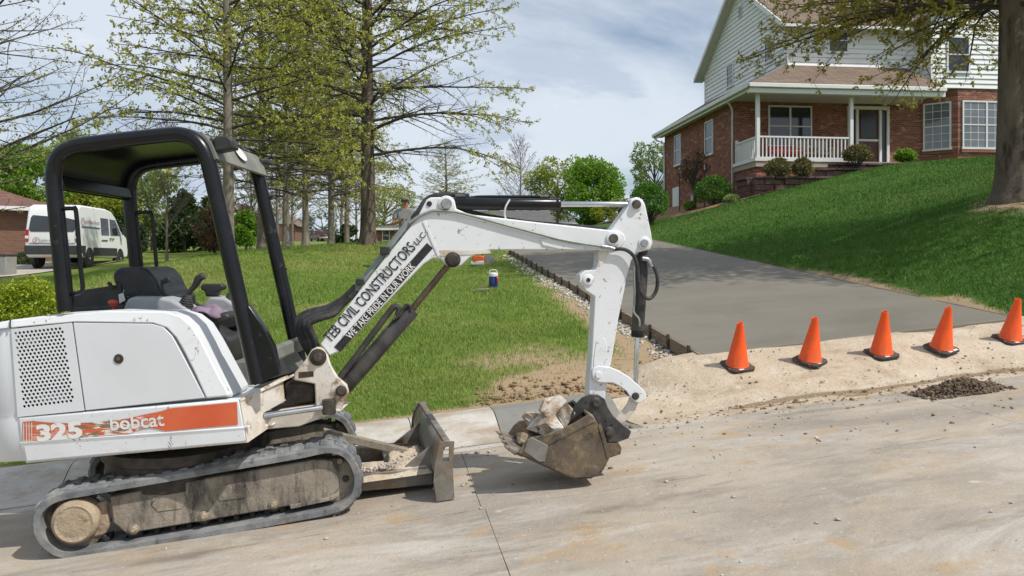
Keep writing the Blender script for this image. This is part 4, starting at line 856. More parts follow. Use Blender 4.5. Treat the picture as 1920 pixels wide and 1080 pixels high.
hose(BMP, [(1150, 467, .092), (1172, 468, .095), (1188, 480, .10), (1195, 500, .10), (1197, 530, .10), (1204, 552, .09), (1218, 560, .07), (1230, 546, .06), (1233, 524, .06), (1228, 504, .06), (1216, 488, .06), (1205, 486, .05)], .0125, 'hydraulic_hose', 'black_rubber')
hose(BMP, [(1222, 500, .06), (1215, 487, .06), (1204, 485, .06)], .016, 'hose_fitting', 'pin_bright')
hose(BMP, [(1188, 500, .05), (1190, 560, .06), (1188, 584, .06), (1198, 598, .06), (1199, 612, .06)], .007, 'hydraulic_pipe', 'pipe_grey')
hose(BMP, [(852, 368, -.01), (880, 371, -.01), (900, 369, -.01), (960, 369, -.01), (1010, 369, -.01), (1030, 370, 0)], .0105, 'hydraulic_pipe', 'black_steel')
hose(BMP, [(860, 393, -.05), (885, 398, -.05), (920, 406, -.05), (1000, 418, -.05), (1080, 424, -.05), (1136, 429, -.05)], .015, 'hydraulic_hose', 'black_rubber')
for a, b in (((853, 368), (872, 368)), ((1012, 369), (1028, 369))): hose(BMP, [(*a, -.005), (*b, -.005)], .016, 'hose_fitting', 'pin_steel')
# ---- undercarriage
TW = .30
trk = [(58, 985), (61, 962), (76, 942), (105, 926), (160, 915), (300, 891), (450, 865), (560, 846), (608, 836), (636, 838), (660, 852), (675, 878), (679, 905), (672, 932), (654, 953), (628, 966), (560, 980), (400, 1010), (200, 1043), (140, 1051), (106, 1048), (78, 1030), (62, 1008)]
loop = [TKP.p(x, y, 0) for x, y in trk]
def closed(pts, n):
    m = len(pts); out = []
    for i in range(m):
        p0, p1, p2, p3 = pts[i - 1], pts[i], pts[(i + 1) % m], pts[(i + 2) % m]
        for k in range(8):
            u = k / 8; out.append(0.5 * ((2 * p1) + (p2 - p0) * u + (2 * p0 - 5 * p1 + 4 * p2 - p3) * u * u + (3 * p1 - p0 - 3 * p2 + p3) * u ** 3))
    L = [0]
    for i in range(len(out)): L.append(L[-1] + (out[(i + 1) % len(out)] - out[i]).length)
    res = []
    for k in range(n):
        d = L[-1] * k / n; i = max(j for j in range(len(out)) if L[j] <= d); u = (d - L[i]) / max(1e-9, L[i + 1] - L[i])
        res.append(out[i].lerp(out[(i + 1) % len(out)], u))
    return res
NB = 92; lp_ = closed(loop, NB); cen = sum(lp_, Vector()) / NB
def inward(i):
    d = (lp_[(i + 1) % NB] - lp_[i - 1]).normalized(); w = d.cross(TKP.n); w.normalize()
    return w if w.dot(cen - lp_[i]) > 0 else -w
inw = [inward(i) for i in range(NB)]
belt = MB(); V = []
for i in range(NB):
    o = lp_[i]; w = inw[i]
    V += [o + w * .012 + TKP.n * .0, o + w * .0 - TKP.n * .02, o - TKP.n * (TW - .02), o + w * .012 - TKP.n * TW, o + w * .045 - TKP.n * TW, o + w * .05 - TKP.n * (TW - .03), o + w * .05 - TKP.n * .03, o + w * .045]
belt.add(V, [(i * 8 + k, i * 8 + (k + 1) % 8, ((i + 1) % NB) * 8 + (k + 1) % 8, ((i + 1) % NB) * 8 + k) for i in range(NB) for k in range(8)])
track = belt.build('track', 'track_rubber', EX, angle=40)
for i in range(0, NB, 2):
    w = inw[i]; d = (lp_[(i + 1) % NB] - lp_[i - 1]).normalized(); side_ = 1 if (i // 2) % 2 else 0
    for half in (0, 1):
        c0 = .028 if half == 0 else TW * .52; c1 = TW * .48 if half == 0 else TW - .028; sh = d * (.0 if half == 0 else .022)
        b0 = lp_[i] + sh - TKP.n * c0; b1 = lp_[i] + sh - TKP.n * c1
        vs = [b0 + d * .034 + w * .012, b0 - d * .034 + w * .012, b1 - d * .034 + w * .012, b1 + d * .034 + w * .012, b0 + d * .022 - w * .010, b0 - d * .022 - w * .010, b1 - d * .022 - w * .010, b1 + d * .022 - w * .010]
        MB().add(vs, [(0, 1, 2, 3), (7, 6, 5, 4), (0, 4, 5, 1), (1, 5, 6, 2), (2, 6, 7, 3), (3, 7, 4, 0)]).build('tread_lug', 'track_rubber', track, bevel=.006, seg=1)
for i in range(1, NB, 2):
    w = inw[i]; d = (lp_[(i + 1) % NB] - lp_[i - 1]).normalized()
    MB().box(lp_[i] + w * .062 - TKP.n * TW * .5, d * .013, TKP.n * .05, w * .016).build('guide_lug', 'black_rubber', track)
tf = plate(TKP, [(206, 932), (300, 913), (474, 882), (590, 862), (622, 864), (634, 882), (636, 915), (622, 932), (543, 949), (400, 974), (237, 1001), (212, 980)], -.055, .2, 'track_frame', 'muddy_steel', bevel=.008)
plate(TKP, [(286, 932), (344, 922), (350, 938), (340, 954), (296, 960), (284, 948)], -.050, .006, 'frame_cover', 'muddy_steel', tf, bevel=.003); plate(TKP, [(406, 912), (462, 902), (468, 920), (460, 934), (412, 940), (404, 926)], -.050, .006, 'frame_cover', 'muddy_steel', tf, bevel=.003)
plate(TKP, [(543, 948), (622, 931), (634, 924), (636, 930), (624, 938), (545, 955)], -.03, .05, 'frame_flange', 'muddy_steel', tf, bevel=.003)
for q in ((250, 993), (382, 968), (513, 946)):
    pin(TKP, *q, .030, -.046, -.06, 'roller_boss', 'muddy_steel', tf); pin(TKP, *q, .018, -.030, -.06, 'roller_bolt', 'dried_mud', tf, n=6, dome=.004)
    MB().lathe(TKP.p(q[0], q[1] - 2, -.09), -TKP.n, [(.05, 0), (.055, .01), (.055, .1), (.05, .11)], 16).build('roller', 'greasy_black', tf)
for q in ((288, 938), (343, 928), (409, 918), (461, 908)): pin(TKP, *q, .007, -.044, -.05, 'bolt_head', 'muddy_steel', tf, n=6)
sp = MB().lathe(TKP.p(139, 982, -.09), -TKP.n, [(.15, 0), (.165, .01), (.165, .05), (.15, .06)], 28).build('sprocket', 'muddy_steel', EX)
for k in range(13):
    a = 2 * math.pi * k / 13; r_ = TKP.e * math.cos(a) + Vector((0, 0, 1)) * math.sin(a); tg_ = TKP.e * -math.sin(a) + Vector((0, 0, 1)) * math.cos(a)
    MB().box(TKP.p(139, 982, -.12) + r_ * .175, r_ * .02, tg_ * .014, TKP.n * .02).build('sprocket_tooth', 'greasy_black', sp, bevel=.004)
hb = MB().lathe(TKP.p(138, 981, .012), -TKP.n, [(.02, -.004), (.085, -.002), (.112, .006), (.122, .02), (.124, .06), (.118, .12)], 30).build('drive_hub', 'dried_mud', sp, angle=60)
MB().lathe(TKP.p(139, 982, .010), -TKP.n, [(.088, -.004), (.10, -.010), (.108, .0)], 30).build('hub_rim', 'dried_mud', sp, angle=60)
plate(TKP, [(165, 948), (200, 938), (208, 985), (195, 1004), (170, 1010)], -.08, .03, 'mud_cake', 'dried_mud', EX, bevel=.012)
idl = MB().lathe(TKP.p(634, 902, -.08), -TKP.n, [(.05, -.01), (.12, 0), (.135, .015), (.135, .10), (.12, .115)], 28).build('idler', 'muddy_steel', EX)
pin(TKP, 648, 898, .02, -.062, -.08, 'idler_hole', 'letter_black', idl, n=14); pin(TKP, 637, 865, .018, -.05, -.08, 'idler_bolt', 'muddy_steel', idl, n=12)
for o in [track, tf, sp, idl]:
    c_ = copy_tree(o, EX); c_.location += TE * 1.08
# undercarriage cross frame
MB().prism([TKP.p(250, 950, -.25), TKP.p(560, 905, -.25), TKP.p(560, 880, -.25), TKP.p(250, 925, -.25)], TE * .85).build('cross_frame', 'greasy_black', EX, bevel=.02)
# ---- dozer blade
bs, bt = st_of(P(838, 932, 4.95).x, 4.95)
def BL(s, t, z): return ST(bs + s, bt + t, GR * (bs + s) + .012 + z)
prof = [(.035, 0.0), (-.02, .06), (-.052, .14), (-.058, .22), (-.035, .30), (-.005, .345)]
BLW = 1.38
a_ = [BL(s, 0, z) for s, z in prof]; b_ = [BL(s, BLW, z) for s, z in prof]
bl = MB().strip(a_, b_).build('dozer_blade', 'worn_steel', EX, angle=60); q = bl.modifiers.new('solid', 'SOLIDIFY'); q.thickness = .02; q.offset = 0
for t_ in (-.012, BLW - .008):
    ep = [(.045, -.004), (-.065, -.004), (-.085, .12), (-.075, .24), (-.045, .36), (.045, .352), (.03, .2)]
    # end plate with a slot near the top
    po = [BL(s, t_, z) for s, z in ep]
    e1 = MB(); sl = [(-.028, .235), (.012, .235), (.014, .325), (-.022, .325)]
    oo = [(.045, -.004), (-.065, -.004), (-.085, .12), (-.075, .24), (-.045, .36), (.045, .352), (.035, .2)]
    vs = [BL(s, t_, z) for s, z in oo] + [BL(s, t_, z) for s, z in sl]; k = len(vs); vs += [v + TE * .02 for v in vs]
    fs = [(0, 1, 2, 6), (6, 2, 3, 7, 8), (3, 4, 10, 7), (4, 5, 9, 10), (5, 6, 8, 9)]
    e1.add(vs, fs + [tuple(i + k for i in f) for f in fs] + [(i, (i + 1) % 7, k + (i + 1) % 7, k + i) for i in range(7)] + [(7 + i, 7 + (i + 1) % 4, k + 7 + (i + 1) % 4, k + 7 + i) for i in range(4)])
    e1.build('blade_end_plate', 'worn_steel', bl, smooth=False)
MB().box(BL(-.0, BLW / 2, .35), SE * .022, TE * (BLW / 2), (0, 0, .012)).build('blade_top_rail', 'worn_steel', bl, bevel=.004)
for t_ in (.30, 1.02):
    MB().prism([BL(-.60, t_ - .035, .05), BL(-.05, t_ - .035, .02), BL(-.05, t_ - .035, .14), BL(-.60, t_ - .035, .16)], TE * .07).build('push_arm', 'worn_steel', bl, bevel=.008)
    MB().prism([BL(-.26, t_ - .01, .14), BL(-.06, t_ - .01, .10), BL(-.055, t_ - .01, .28)], TE * .02).build('blade_rib', 'worn_steel', bl, bevel=.004)
MB().prism([BL(-.34, .27, .13), BL(-.06, .27, .13), BL(-.06, 1.05, .13), BL(-.34, 1.05, .13)], (0, 0, -.03)).build('blade_web', 'worn_steel', bl, bevel=.006)
MB().prism([BL(-.75, .62, .34), BL(-.16, .62, .13), BL(-.16, .62, .18), BL(-.75, .62, .40)], TE * .06).build('blade_cylinder_cover', 'muddy_steel', bl, bevel=.006)
sm = MB(); NI, NJ = 46, 22
for j in range(NJ + 1):
    for i in range(NI + 1):
        a, b = -.62 + .56 * i / NI, .22 + .62 * j / NJ; e_ = min(1, i / 6, (NI - i) / 4, j / 4, (NJ - j) / 5); wd = 1 if a > -.32 else max(0, 1 - max(0, b - .40) * 6)
        h = .142 + e_ * wd * (.03 + .03 * float(fbm(a * 9, b * 9, 70, 4))) - .05 * (1 - wd) - .03 * (1 - e_); sm.v.append(tuple(BL(a, b, h)))
sm.f = [(j * (NI + 1) + i, j * (NI + 1) + i + 1, (j + 1) * (NI + 1) + i + 1, (j + 1) * (NI + 1) + i) for j in range(NJ) for i in range(NI)]
so2 = sm.build('spilled_sand', 'apron_dirt', loc=BL(-.3, .4, .1), angle=70); so2['kind'] = 'stuff'; tag(so2, 'pale sand spilled on the dozer blade arms', 'sand')
g = np.random.default_rng(15); pts = []; szs = []
for _ in range(500):
    a = g.uniform(-.58, -.08); p = BL(a, g.uniform(.27, .39) if a < -.3 else g.uniform(.3, .76), .165 + .012 * g.random()); pts.append(p[:]); szs.append(.003 + .011 * g.random() ** 3)
tag(rocks('sand_crumbs', pts, szs, 'pale_stone', seed=16), 'small crumbs lying in the sand on the blade arms', 'gravel')
# ---- broken concrete in the bucket
layered('broken_concrete', (0.56, 0.53, 0.48), [dict(c=(0.68, 0.66, 0.62), s=8, lo=.45, hi=.65), dict(c=(0.34, 0.235, 0.135), s=5, lo=.47, hi=.60, off=4, fac=.85), dict(c=(0.10, 0.085, 0.075), s=11, lo=.62, hi=.7, off=9), dict(c=(0.3, 0.28, 0.25), s=45, lo=.58, hi=.68, off=14, fac=.6)], rough=.92, spec=.2, bumps=((20, .6, .02), (90, .6, .008)))
def chunk(px, py, off, size, seed, label, squash=(1, 1, 1), m='broken_concrete', name='concrete_chunk', cat='rubble', group='broken concrete in the bucket'):
    g = np.random.default_rng(seed); bm = bmesh.new(); c_ = BMP.p(px, py, off)
    dirs = [Vector(g.normal(0, 1, 3)).normalized() for _ in range(16)]
    bmesh.ops.create_icosphere(bm, subdivisions=1, radius=1)
    for v in list(bm.verts): bm.verts.remove(v)
    for d in dirs: r_ = g.uniform(.75, 1.1); bm.verts.new((d.x * squash[0] * r_ * size, d.y * squash[1] * r_ * size, d.z * squash[2] * r_ * size))
    bmesh.ops.convex_hull(bm, input=bm.verts); bmesh.ops.subdivide_edges(bm, edges=bm.edges, cuts=2, use_grid_fill=True)
    for v in bm.verts: v.co += Vector(g.normal(0, .028 * size, 3))
    me = bpy.data.meshes.new(name); bm.to_mesh(me); bm.free()
    return tag(finish(name, me, m, loc=c_, smooth=False), label, cat, group)
chunk(1037, 764, .02, .105, 31, 'blocky upright piece of broken concrete on top of the bucket load', (1.1, .9, .85))
chunk(1000, 783, -.08, .085, 32, 'pale rounded concrete piece at the far edge of the bucket load', (1.0, 1, .8))
chunk(1022, 801, .05, .125, 33, 'largest brown stained concrete lump in the middle of the bucket', (1.25, 1, .85))
chunk(1062, 779, .04, .085, 34, 'white concrete lump against the black coupler plate', (.9, 1, 1.1))
chunk(1075, 795, -.06, .10, 35, 'half hidden concrete lump deep behind the coupler plate', (1, 1, 1))
chunk(985, 820, -.02, .075, 36, 'muddy lump lying near the bucket teeth', (.9, 1.3, .7), m='dried_mud')
chunk(1045, 825, .0, .14, 37, 'muddy rubble lump at the bottom of the bucket', (1.4, 1.4, .7), m='dried_mud')
# ================================================================ HOUSE ON THE RIGHT
def brick_mat(name, c1, c2, mortar, scale=1.0, rot90=False, pale=None):
    m = bpy.data.materials.new(name); m.use_nodes = True; t = m.node_tree; L = t.links; p = t.nodes['Principled BSDF']
    p.inputs['Roughness'].default_value = .9; p.inputs['Specular IOR Level'].default_value = .15
    tc = t.nodes.new('ShaderNodeTexCoord'); sep = t.nodes.new('ShaderNodeSeparateXYZ'); L.new(tc.outputs['Object'], sep.inputs[0])
    ad = t.nodes.new('ShaderNodeMath'); ad.operation = 'ADD'; L.new(sep.outputs[0], ad.inputs[0]); L.new(sep.outputs[1], ad.inputs[1])
    cb = t.nodes.new('ShaderNodeCombineXYZ'); L.new(ad.outputs[0], cb.inputs[0]); L.new(sep.outputs[2], cb.inputs[1])
    b = t.nodes.new('ShaderNodeTexBrick'); L.new(cb.outputs[0], b.inputs['Vector'])
    b.inputs['Color1'].default_value = (*c1, 1); b.inputs['Color2'].default_value = (*c2, 1); b.inputs['Mortar'].default_value = (*mortar, 1)
    b.inputs['Scale'].default_value = scale; b.inputs['Brick Width'].default_value = .215; b.inputs['Row Height'].default_value = .076; b.inputs['Mortar Size'].default_value = .006
    b.inputs['Mortar Smooth'].default_value = .3; b.inputs['Bias'].default_value = -.2
    col = b.outputs['Color']
    n = t.nodes.new('ShaderNodeTexNoise'); n.inputs['Scale'].default_value = 2.6; n.inputs['Detail'].default_value = 6; n.inputs['Roughness'].default_value = .7
    mpn = t.nodes.new('ShaderNodeMapping'); mpn.inputs['Scale'].default_value = (1, 2.4, 1); L.new(cb.outputs[0], mpn.inputs[0]); L.new(mpn.outputs[0], n.inputs['Vector'])
    r = t.nodes.new('ShaderNodeMapRange'); r.inputs[1].default_value = .54; r.inputs[2].default_value = .66; r.inputs[4].default_value = .75; L.new(n.outputs['Fac'], r.inputs[0])
    x = t.nodes.new('ShaderNodeMix'); x.data_type = 'RGBA'; L.new(r.outputs[0], x.inputs[0]); L.new(col, x.inputs[6]); x.inputs[7].default_value = (*(pale or (0.52, 0.36, 0.28)), 1)
    L.new(x.outputs[2], p.inputs['Base Color'])
    bp = t.nodes.new('ShaderNodeBump'); bp.inputs['Strength'].default_value = .6; bp.inputs['Distance'].default_value = .012; bp.invert = True
    L.new(b.outputs['Fac'], bp.inputs['Height']); L.new(bp.outputs[0], p.inputs['Normal']); MATS[name] = m
brick_mat('red_brick', (0.29, 0.105, 0.072), (0.135, 0.052, 0.042), (0.30, 0.25, 0.21))
brick_mat('brown_brick', (0.20, 0.10, 0.068), (0.15, 0.07, 0.05), (0.28, 0.24, 0.2), pale=(0.24, 0.13, 0.09))
def shingle_mat(name, c1, c2):
    m = bpy.data.materials.new(name); m.use_nodes = True; t = m.node_tree; L = t.links; p = t.nodes['Principled BSDF']; p.inputs['Roughness'].default_value = .92; p.inputs['Specular IOR Level'].default_value = .15
    tc = t.nodes.new('ShaderNodeTexCoord'); sep = t.nodes.new('ShaderNodeSeparateXYZ'); L.new(tc.outputs['Object'], sep.inputs[0])
    ad = t.nodes.new('ShaderNodeMath'); ad.operation = 'ADD'; L.new(sep.outputs[0], ad.inputs[0]); L.new(sep.outputs[1], ad.inputs[1])
    cb = t.nodes.new('ShaderNodeCombineXYZ'); L.new(ad.outputs[0], cb.inputs[0]); L.new(sep.outputs[2], cb.inputs[1])
    b = t.nodes.new('ShaderNodeTexBrick'); L.new(cb.outputs[0], b.inputs['Vector']); b.inputs['Scale'].default_value = 1
    b.inputs['Color1'].default_value = (*c1, 1); b.inputs['Color2'].default_value = (*c2, 1); b.inputs['Mortar'].default_value = (*(v * .45 for v in c2), 1)
    b.inputs['Brick Width'].default_value = .32; b.inputs['Row Height'].default_value = .085; b.inputs['Mortar Size'].default_value = .007; b.inputs['Bias'].default_value = 0
    n = t.nodes.new('ShaderNodeTexNoise'); n.inputs['Scale'].default_value = 40; n.inputs['Detail'].default_value = 5; L.new(tc.outputs['Object'], n.inputs['Vector'])
    x = t.nodes.new('ShaderNodeMix'); x.data_type = 'RGBA'; x.blend_type = 'OVERLAY'; x.inputs[0].default_value = .5; L.new(b.outputs['Color'], x.inputs[6]); L.new(n.outputs['Fac'], x.inputs[7]); L.new(x.outputs[2], p.inputs['Base Color'])
    bp = t.nodes.new('ShaderNodeBump'); bp.inputs['Strength'].default_value = .5; bp.inputs['Distance'].default_value = .02; bp.invert = True; L.new(b.outputs['Fac'], bp.inputs['Height']); L.new(bp.outputs[0], p.inputs['Normal']); MATS[name] = m
shingle_mat('tan_shingles', (0.235, 0.175, 0.135), (0.175, 0.13, 0.10)); shingle_mat('red_shingles', (0.215, 0.12, 0.098), (0.16, 0.088, 0.073)); shingle_mat('grey_shingles', (0.16, 0.155, 0.15), (0.125, 0.12, 0.118))
mat('white_siding', (0.79, 0.80, 0.81), (0.74, 0.75, 0.76), scale=1.2, rough=.5, spec=.35)
mat('white_trim', (0.74, 0.74, 0.73), (0.68, 0.68, 0.67), scale=2, rough=.45)
mat('soffit_tan', (0.55, 0.52, 0.48), (0.50, 0.475, 0.44), scale=3, rough=.6)
mat('porch_concrete', (0.42, 0.37, 0.30), (0.36, 0.31, 0.25), scale=4, rough=.9, bump=.3)
layered('wall_block', (0.135, 0.082, 0.075), [dict(c=(0.19, 0.12, 0.105), s=5, lo=.4, hi=.65), dict(c=(0.085, 0.055, 0.052), s=11, lo=.55, hi=.68, off=4)], rough=.95, spec=.1, bumps=((22, .8, .03),))
layered('cap_block', (0.10, 0.078, 0.075), [dict(c=(0.16, 0.12, 0.11), s=6, lo=.45, hi=.65)], rough=.95, spec=.1, bumps=((30, .6, .02),))
mat('door_red', (0.10, 0.028, 0.018), (0.07, 0.02, 0.015), scale=4, rough=.35)
mat('screen_dark', (0.018, 0.018, 0.02), (0.03, 0.03, 0.033), scale=2, rough=.25, spec=.5)
mat('blind_grey', (0.30, 0.32, 0.34), (0.36, 0.38, 0.40), scale=1.5, rough=.4)
def glass_mat(name, c, rough=.06):
    m = mat(name, c, tuple(v * 1.5 for v in c), scale=.8, rough=rough, spec=.8); return m
glass_mat('window_glass', (0.02, 0.023, 0.028)); glass_mat('window_glass_pale', (0.12, 0.135, 0.155))
HOUSE = thing('brick_house', HP(5, 4, 4.6), 'two storey red brick house with white siding and a front porch, on the grassy bank', 'house')
def hbox(a0, a1, b0, b1, z0, z1, name, m, parent=None, bevel=0.0, **k):
    c_ = HP((a0 + a1) / 2, (b0 + b1) / 2, (z0 + z1) / 2)
    return MB().box(c_, HF1 * ((a1 - a0) / 2), HF2 * ((b1 - b0) / 2), (0, 0, (z1 - z0) / 2)).build(name, m, parent or HOUSE, bevel=bevel, **k)
# brick storey
hbox(0, 12.6, 0, 9.0, 3.2, 7.72, 'brick_wall', 'red_brick')
bay = MB().prism([HP(7.5, .02, 4.4), HP(8.5, -1.0, 4.4), HP(10.9, -1.0, 4.4), HP(11.9, .02, 4.4)], (0, 0, 3.75)).build('bay_wall', 'red_brick', HOUSE)
# upper storey core (behind the siding boards)
hbox(2.12, 12.6, .02, 9.0, 7.73, 10.85, 'upper_wall', 'white_siding')
gz = 13.8
MB().prism([HP(2.12, .02, 10.86), HP(2.12, 9.0, 10.86), HP(2.12, 4.5, gz - .1)], HF1 * .2).build('gable_wall', 'white_siding', HOUSE)
hbox(7.4, 12.6, -1.0, 0.0, 8.16, 10.85, 'upper_bay_wall', 'white_siding')
def board(p0, p1, n, z, h, parent):
    p0 = Vector(p0); p1 = Vector(p1); n = Vector(n); up = Vector((0, 0, h))
    MB().add([p0 + n * .05, p1 + n * .05, p1 + n * .006 + up, p0 + n * .006 + up, p0, p1, p1 + up, p0 + up],
             [(0, 1, 2, 3), (5, 4, 7, 6), (4, 5, 1, 0), (3, 2, 6, 7), (4, 0, 3, 7), (1, 5, 6, 2)]).build('siding_board', 'white_siding', parent, smooth=False)
gw = [o for o in HOUSE.children if o.name.startswith('gable_wall')][0]; uw = [o for o in HOUSE.children if o.name.startswith('upper_wall')][0]; ub = [o for o in HOUSE.children if o.name.startswith('upper_bay_wall')][0]
EXP = .19; z = 8.7
while z < gz - .3:
    b0, b1 = (-.0, 9.0) if z < 10.86 else (4.5 * (z - 10.86) / (gz - 10.86), 9 - 4.5 * (z - 10.86) / (gz - 10.86))
    board(HP(2.115, b0, z), HP(2.115, b1, z), -HF1, z, EXP + .01, gw if z > 10.8 else uw)
    z += EXP
z = 8.9
while z < 10.75: board(HP(2.12, .015, z), HP(7.4, .015, z), -HF2, z, EXP + .01, uw); z += EXP
z = 8.17
while z < 10.75:
    board(HP(7.4, -1.005, z), HP(12.6, -1.005, z), -HF2, z, EXP + .01, ub); board(HP(7.395, -1.0, z), HP(7.395, 0, z), -HF1, z, EXP + .01, ub); z += EXP
hbox(2.06, 2.16, -.06, .05, 8.7, 10.86, 'corner_trim', 'white_trim'); hbox(2.06, 2.16, 8.95, 9.06, 8.4, 10.86, 'corner_trim', 'white_trim'); hbox(7.34, 7.44, -1.07, -.96, 8.16, 10.86, 'corner_trim', 'white_trim')
# main roof with overhangs
def slab_roof(pts, th, name, m, parent=None): return MB().prism(pts, (0, 0, th)).build(name, m, parent or HOUSE, smooth=False)
er = 10.84; ov = .45; pitch = (gz - 10.86) / 4.5
roof = slab_roof([HP(2.12 - ov, -ov, er - ov * pitch + .02), HP(13, -ov, er - ov * pitch + .02), HP(13, 4.5, gz + .03), HP(2.12 - ov, 4.5, gz + .03)], .10, 'roof', 'tan_shingles')
slab_roof([HP(2.12 - ov, 9 + ov, er - ov * pitch + .02), HP(13, 9 + ov, er - ov * pitch + .02), HP(13, 4.5, gz + .03), HP(2.12 - ov, 4.5, gz + .03)], .10, 'roof', 'tan_shingles')
for (b0, b1) in ((-ov - .02, 4.5), (9 + ov + .02, 4.5)):
    z0 = er - ov * pitch - .06; MB().prism([HP(2.12 - ov - .03, b0, z0), HP(2.12 - ov - .03, b1, gz - .06), HP(2.12 - ov - .03, b1, gz + .16), HP(2.12 - ov - .03, b0, z0 + .2)], HF1 * .05).build('rake_board', 'white_trim', HOUSE)
    MB().prism([HP(2.12 - ov, b0, z0 + .02), HP(2.12 - ov, b1, gz - .04), HP(2.12, b1, gz - .04), HP(2.12, b0, z0 + .02)], (0, 0, .03)).build('rake_soffit', 'soffit_tan', HOUSE)
hbox(2.12 - ov, 7.0, -ov - .12, -ov - .01, er - .38, er - .26, 'gutter', 'white_trim', bevel=.02); hbox(2.12 - ov, 7.3, -ov, .0, er - .40, er - .37, 'soffit', 'soffit_tan')
# gable over the bay
slab_roof([HP(7.0, -1.4, er - .1), HP(10, -1.4, er + 1.9), HP(10, 3, er + 1.9), HP(7.0, 3, er - .1)], .10, 'bay_roof', 'tan_shingles'); slab_roof([HP(13.0, -1.4, er - .1), HP(10, -1.4, er + 1.9), HP(10, 3, er + 1.9), HP(13.0, 3, er - .1)], .10, 'bay_roof', 'tan_shingles')
MB().prism([HP(7.4, -1.0, er), HP(12.6, -1.0, er), HP(10, -1.0, er + 1.75)], HF2 * .2).build('bay_gable', 'white_siding', HOUSE)
# lower roof: hipped skirt round the left side and over the porch
EZ = 7.78; RZ = 9.28; ea = -.42; eb = -2.42
f1 = [HP(ea, eb, EZ), HP(7.0, eb, EZ), HP(7.0, -.0, 9.05), HP(2.12, -.0, 9.05)]
slab_roof(f1, .09, 'porch_roof', 'tan_shingles'); slab_roof([HP(ea, eb, EZ), HP(ea, 9.5, EZ), HP(2.12, 9.0, 9.32), HP(2.12, 0, 9.05)], .09, 'side_roof', 'tan_shingles')
hbox(ea - .1, ea - .005, eb - .1, 9.5, EZ - .08, EZ + .07, 'gutter', 'white_trim', bevel=.02); hbox(ea - .1, 7.0, eb - .1, eb - .005, EZ - .08, EZ + .07, 'gutter', 'white_trim', bevel=.02)
hbox(ea, 0, eb + .1, 9.4, EZ - .10, EZ - .06, 'soffit', 'soffit_tan'); hbox(0.01, 7.0, eb, -.01, EZ - .10, EZ - .06, 'porch_ceiling', 'soffit_tan')
hbox(ea, 7.0, eb + .0, eb + .22, EZ - .26, EZ - .08, 'porch_beam', 'white_trim')
hbox(ea + .02, ea + .06, eb + .22, 9.4, EZ - .18, EZ - .02, 'fascia', 'white_trim')
# downspouts
def pipe(pts, name='downspout', m='white_trim', r=.045): return MB().tube([HP(*q) for q in pts], r, 6, flat=.8).build(name, m, HOUSE, angle=60)
pipe([(ea - .04, 9.35, 7.7), (ea + .1, 9.2, 7.5), (-.06, 8.9, 7.35), (-.06, 8.9, 3.9)]); pipe([(ea - .04, -.2, 7.72), (-.2, -.05, 7.5), (-.07, .08, 7.36), (-.07, .08, 4.0)])
pipe([(2.0, -ov - .05, er - .3), (2.0, -.15, er - .55), (2.06, -.1, 9.1)])
# windows: frame > panes, muntins
def window(org, ea_, en, w, h, parent=HOUSE, cols=1, rows=0, glass='window_glass', trim='white_trim', pairs=1, name='window', fw=.06):
    org = Vector(org); ea_ = Vector(ea_); en = Vector(en); U = Vector((0, 0, 1)); m = MB(); d = .045
    def bar(x0, x1, z0, z1, dd=d): m.box(org + ea_ * ((x0 + x1) / 2) + U * ((z0 + z1) / 2) + en * (dd / 2), ea_ * ((x1 - x0) / 2), U * ((z1 - z0) / 2), en * (dd / 2))
    bar(0, w, h - fw, h); bar(-.03, w + .03, -.02, fw, d + .02); bar(0, fw, fw, h - fw); bar(w - fw, w, fw, h - fw)
    pw = w / pairs
    for k in range(1, pairs): bar(pw * k - fw * .6, pw * k + fw * .6, fw, h - fw)
    for k in range(pairs): bar(pw * k + fw * .7, pw * (k + 1) - fw * .7, h * .5 - .022, h * .5 + .022, d * .8)
    o = m.build(name, trim, parent, smooth=False)
    for k in range(pairs):
        for (z0, z1) in ((fw, h * .5 - .02), (h * .5 + .02, h - fw)):
            x0, x1 = pw * k + fw * .6, pw * (k + 1) - fw * .6
            MB().box(org + ea_ * ((x0 + x1) / 2) + U * ((z0 + z1) / 2) + en * .012, ea_ * ((x1 - x0) / 2), U * ((z1 - z0) / 2), en * .004).build('pane', glass, o, smooth=False)
            for c_ in range(1, cols): MB().box(org + ea_ * (x0 + (x1 - x0) * c_ / cols) + U * ((z0 + z1) / 2) + en * .02, ea_ * .009, U * ((z1 - z0) / 2), en * .004).build('muntin', trim, o, smooth=False)
            for r_ in range(1, rows): MB().box(org + ea_ * ((x0 + x1) / 2) + U * (z0 + (z1 - z0) * r_ / rows) + en * .019, ea_ * ((x1 - x0) / 2), U * .009, en * .004).build('muntin', trim, o, smooth=False)
    return o
N1 = -HF2; NS = -HF1
window(HP(1.33, -.01, 5.95), HF1, N1, 1.77, 1.6, pairs=2)
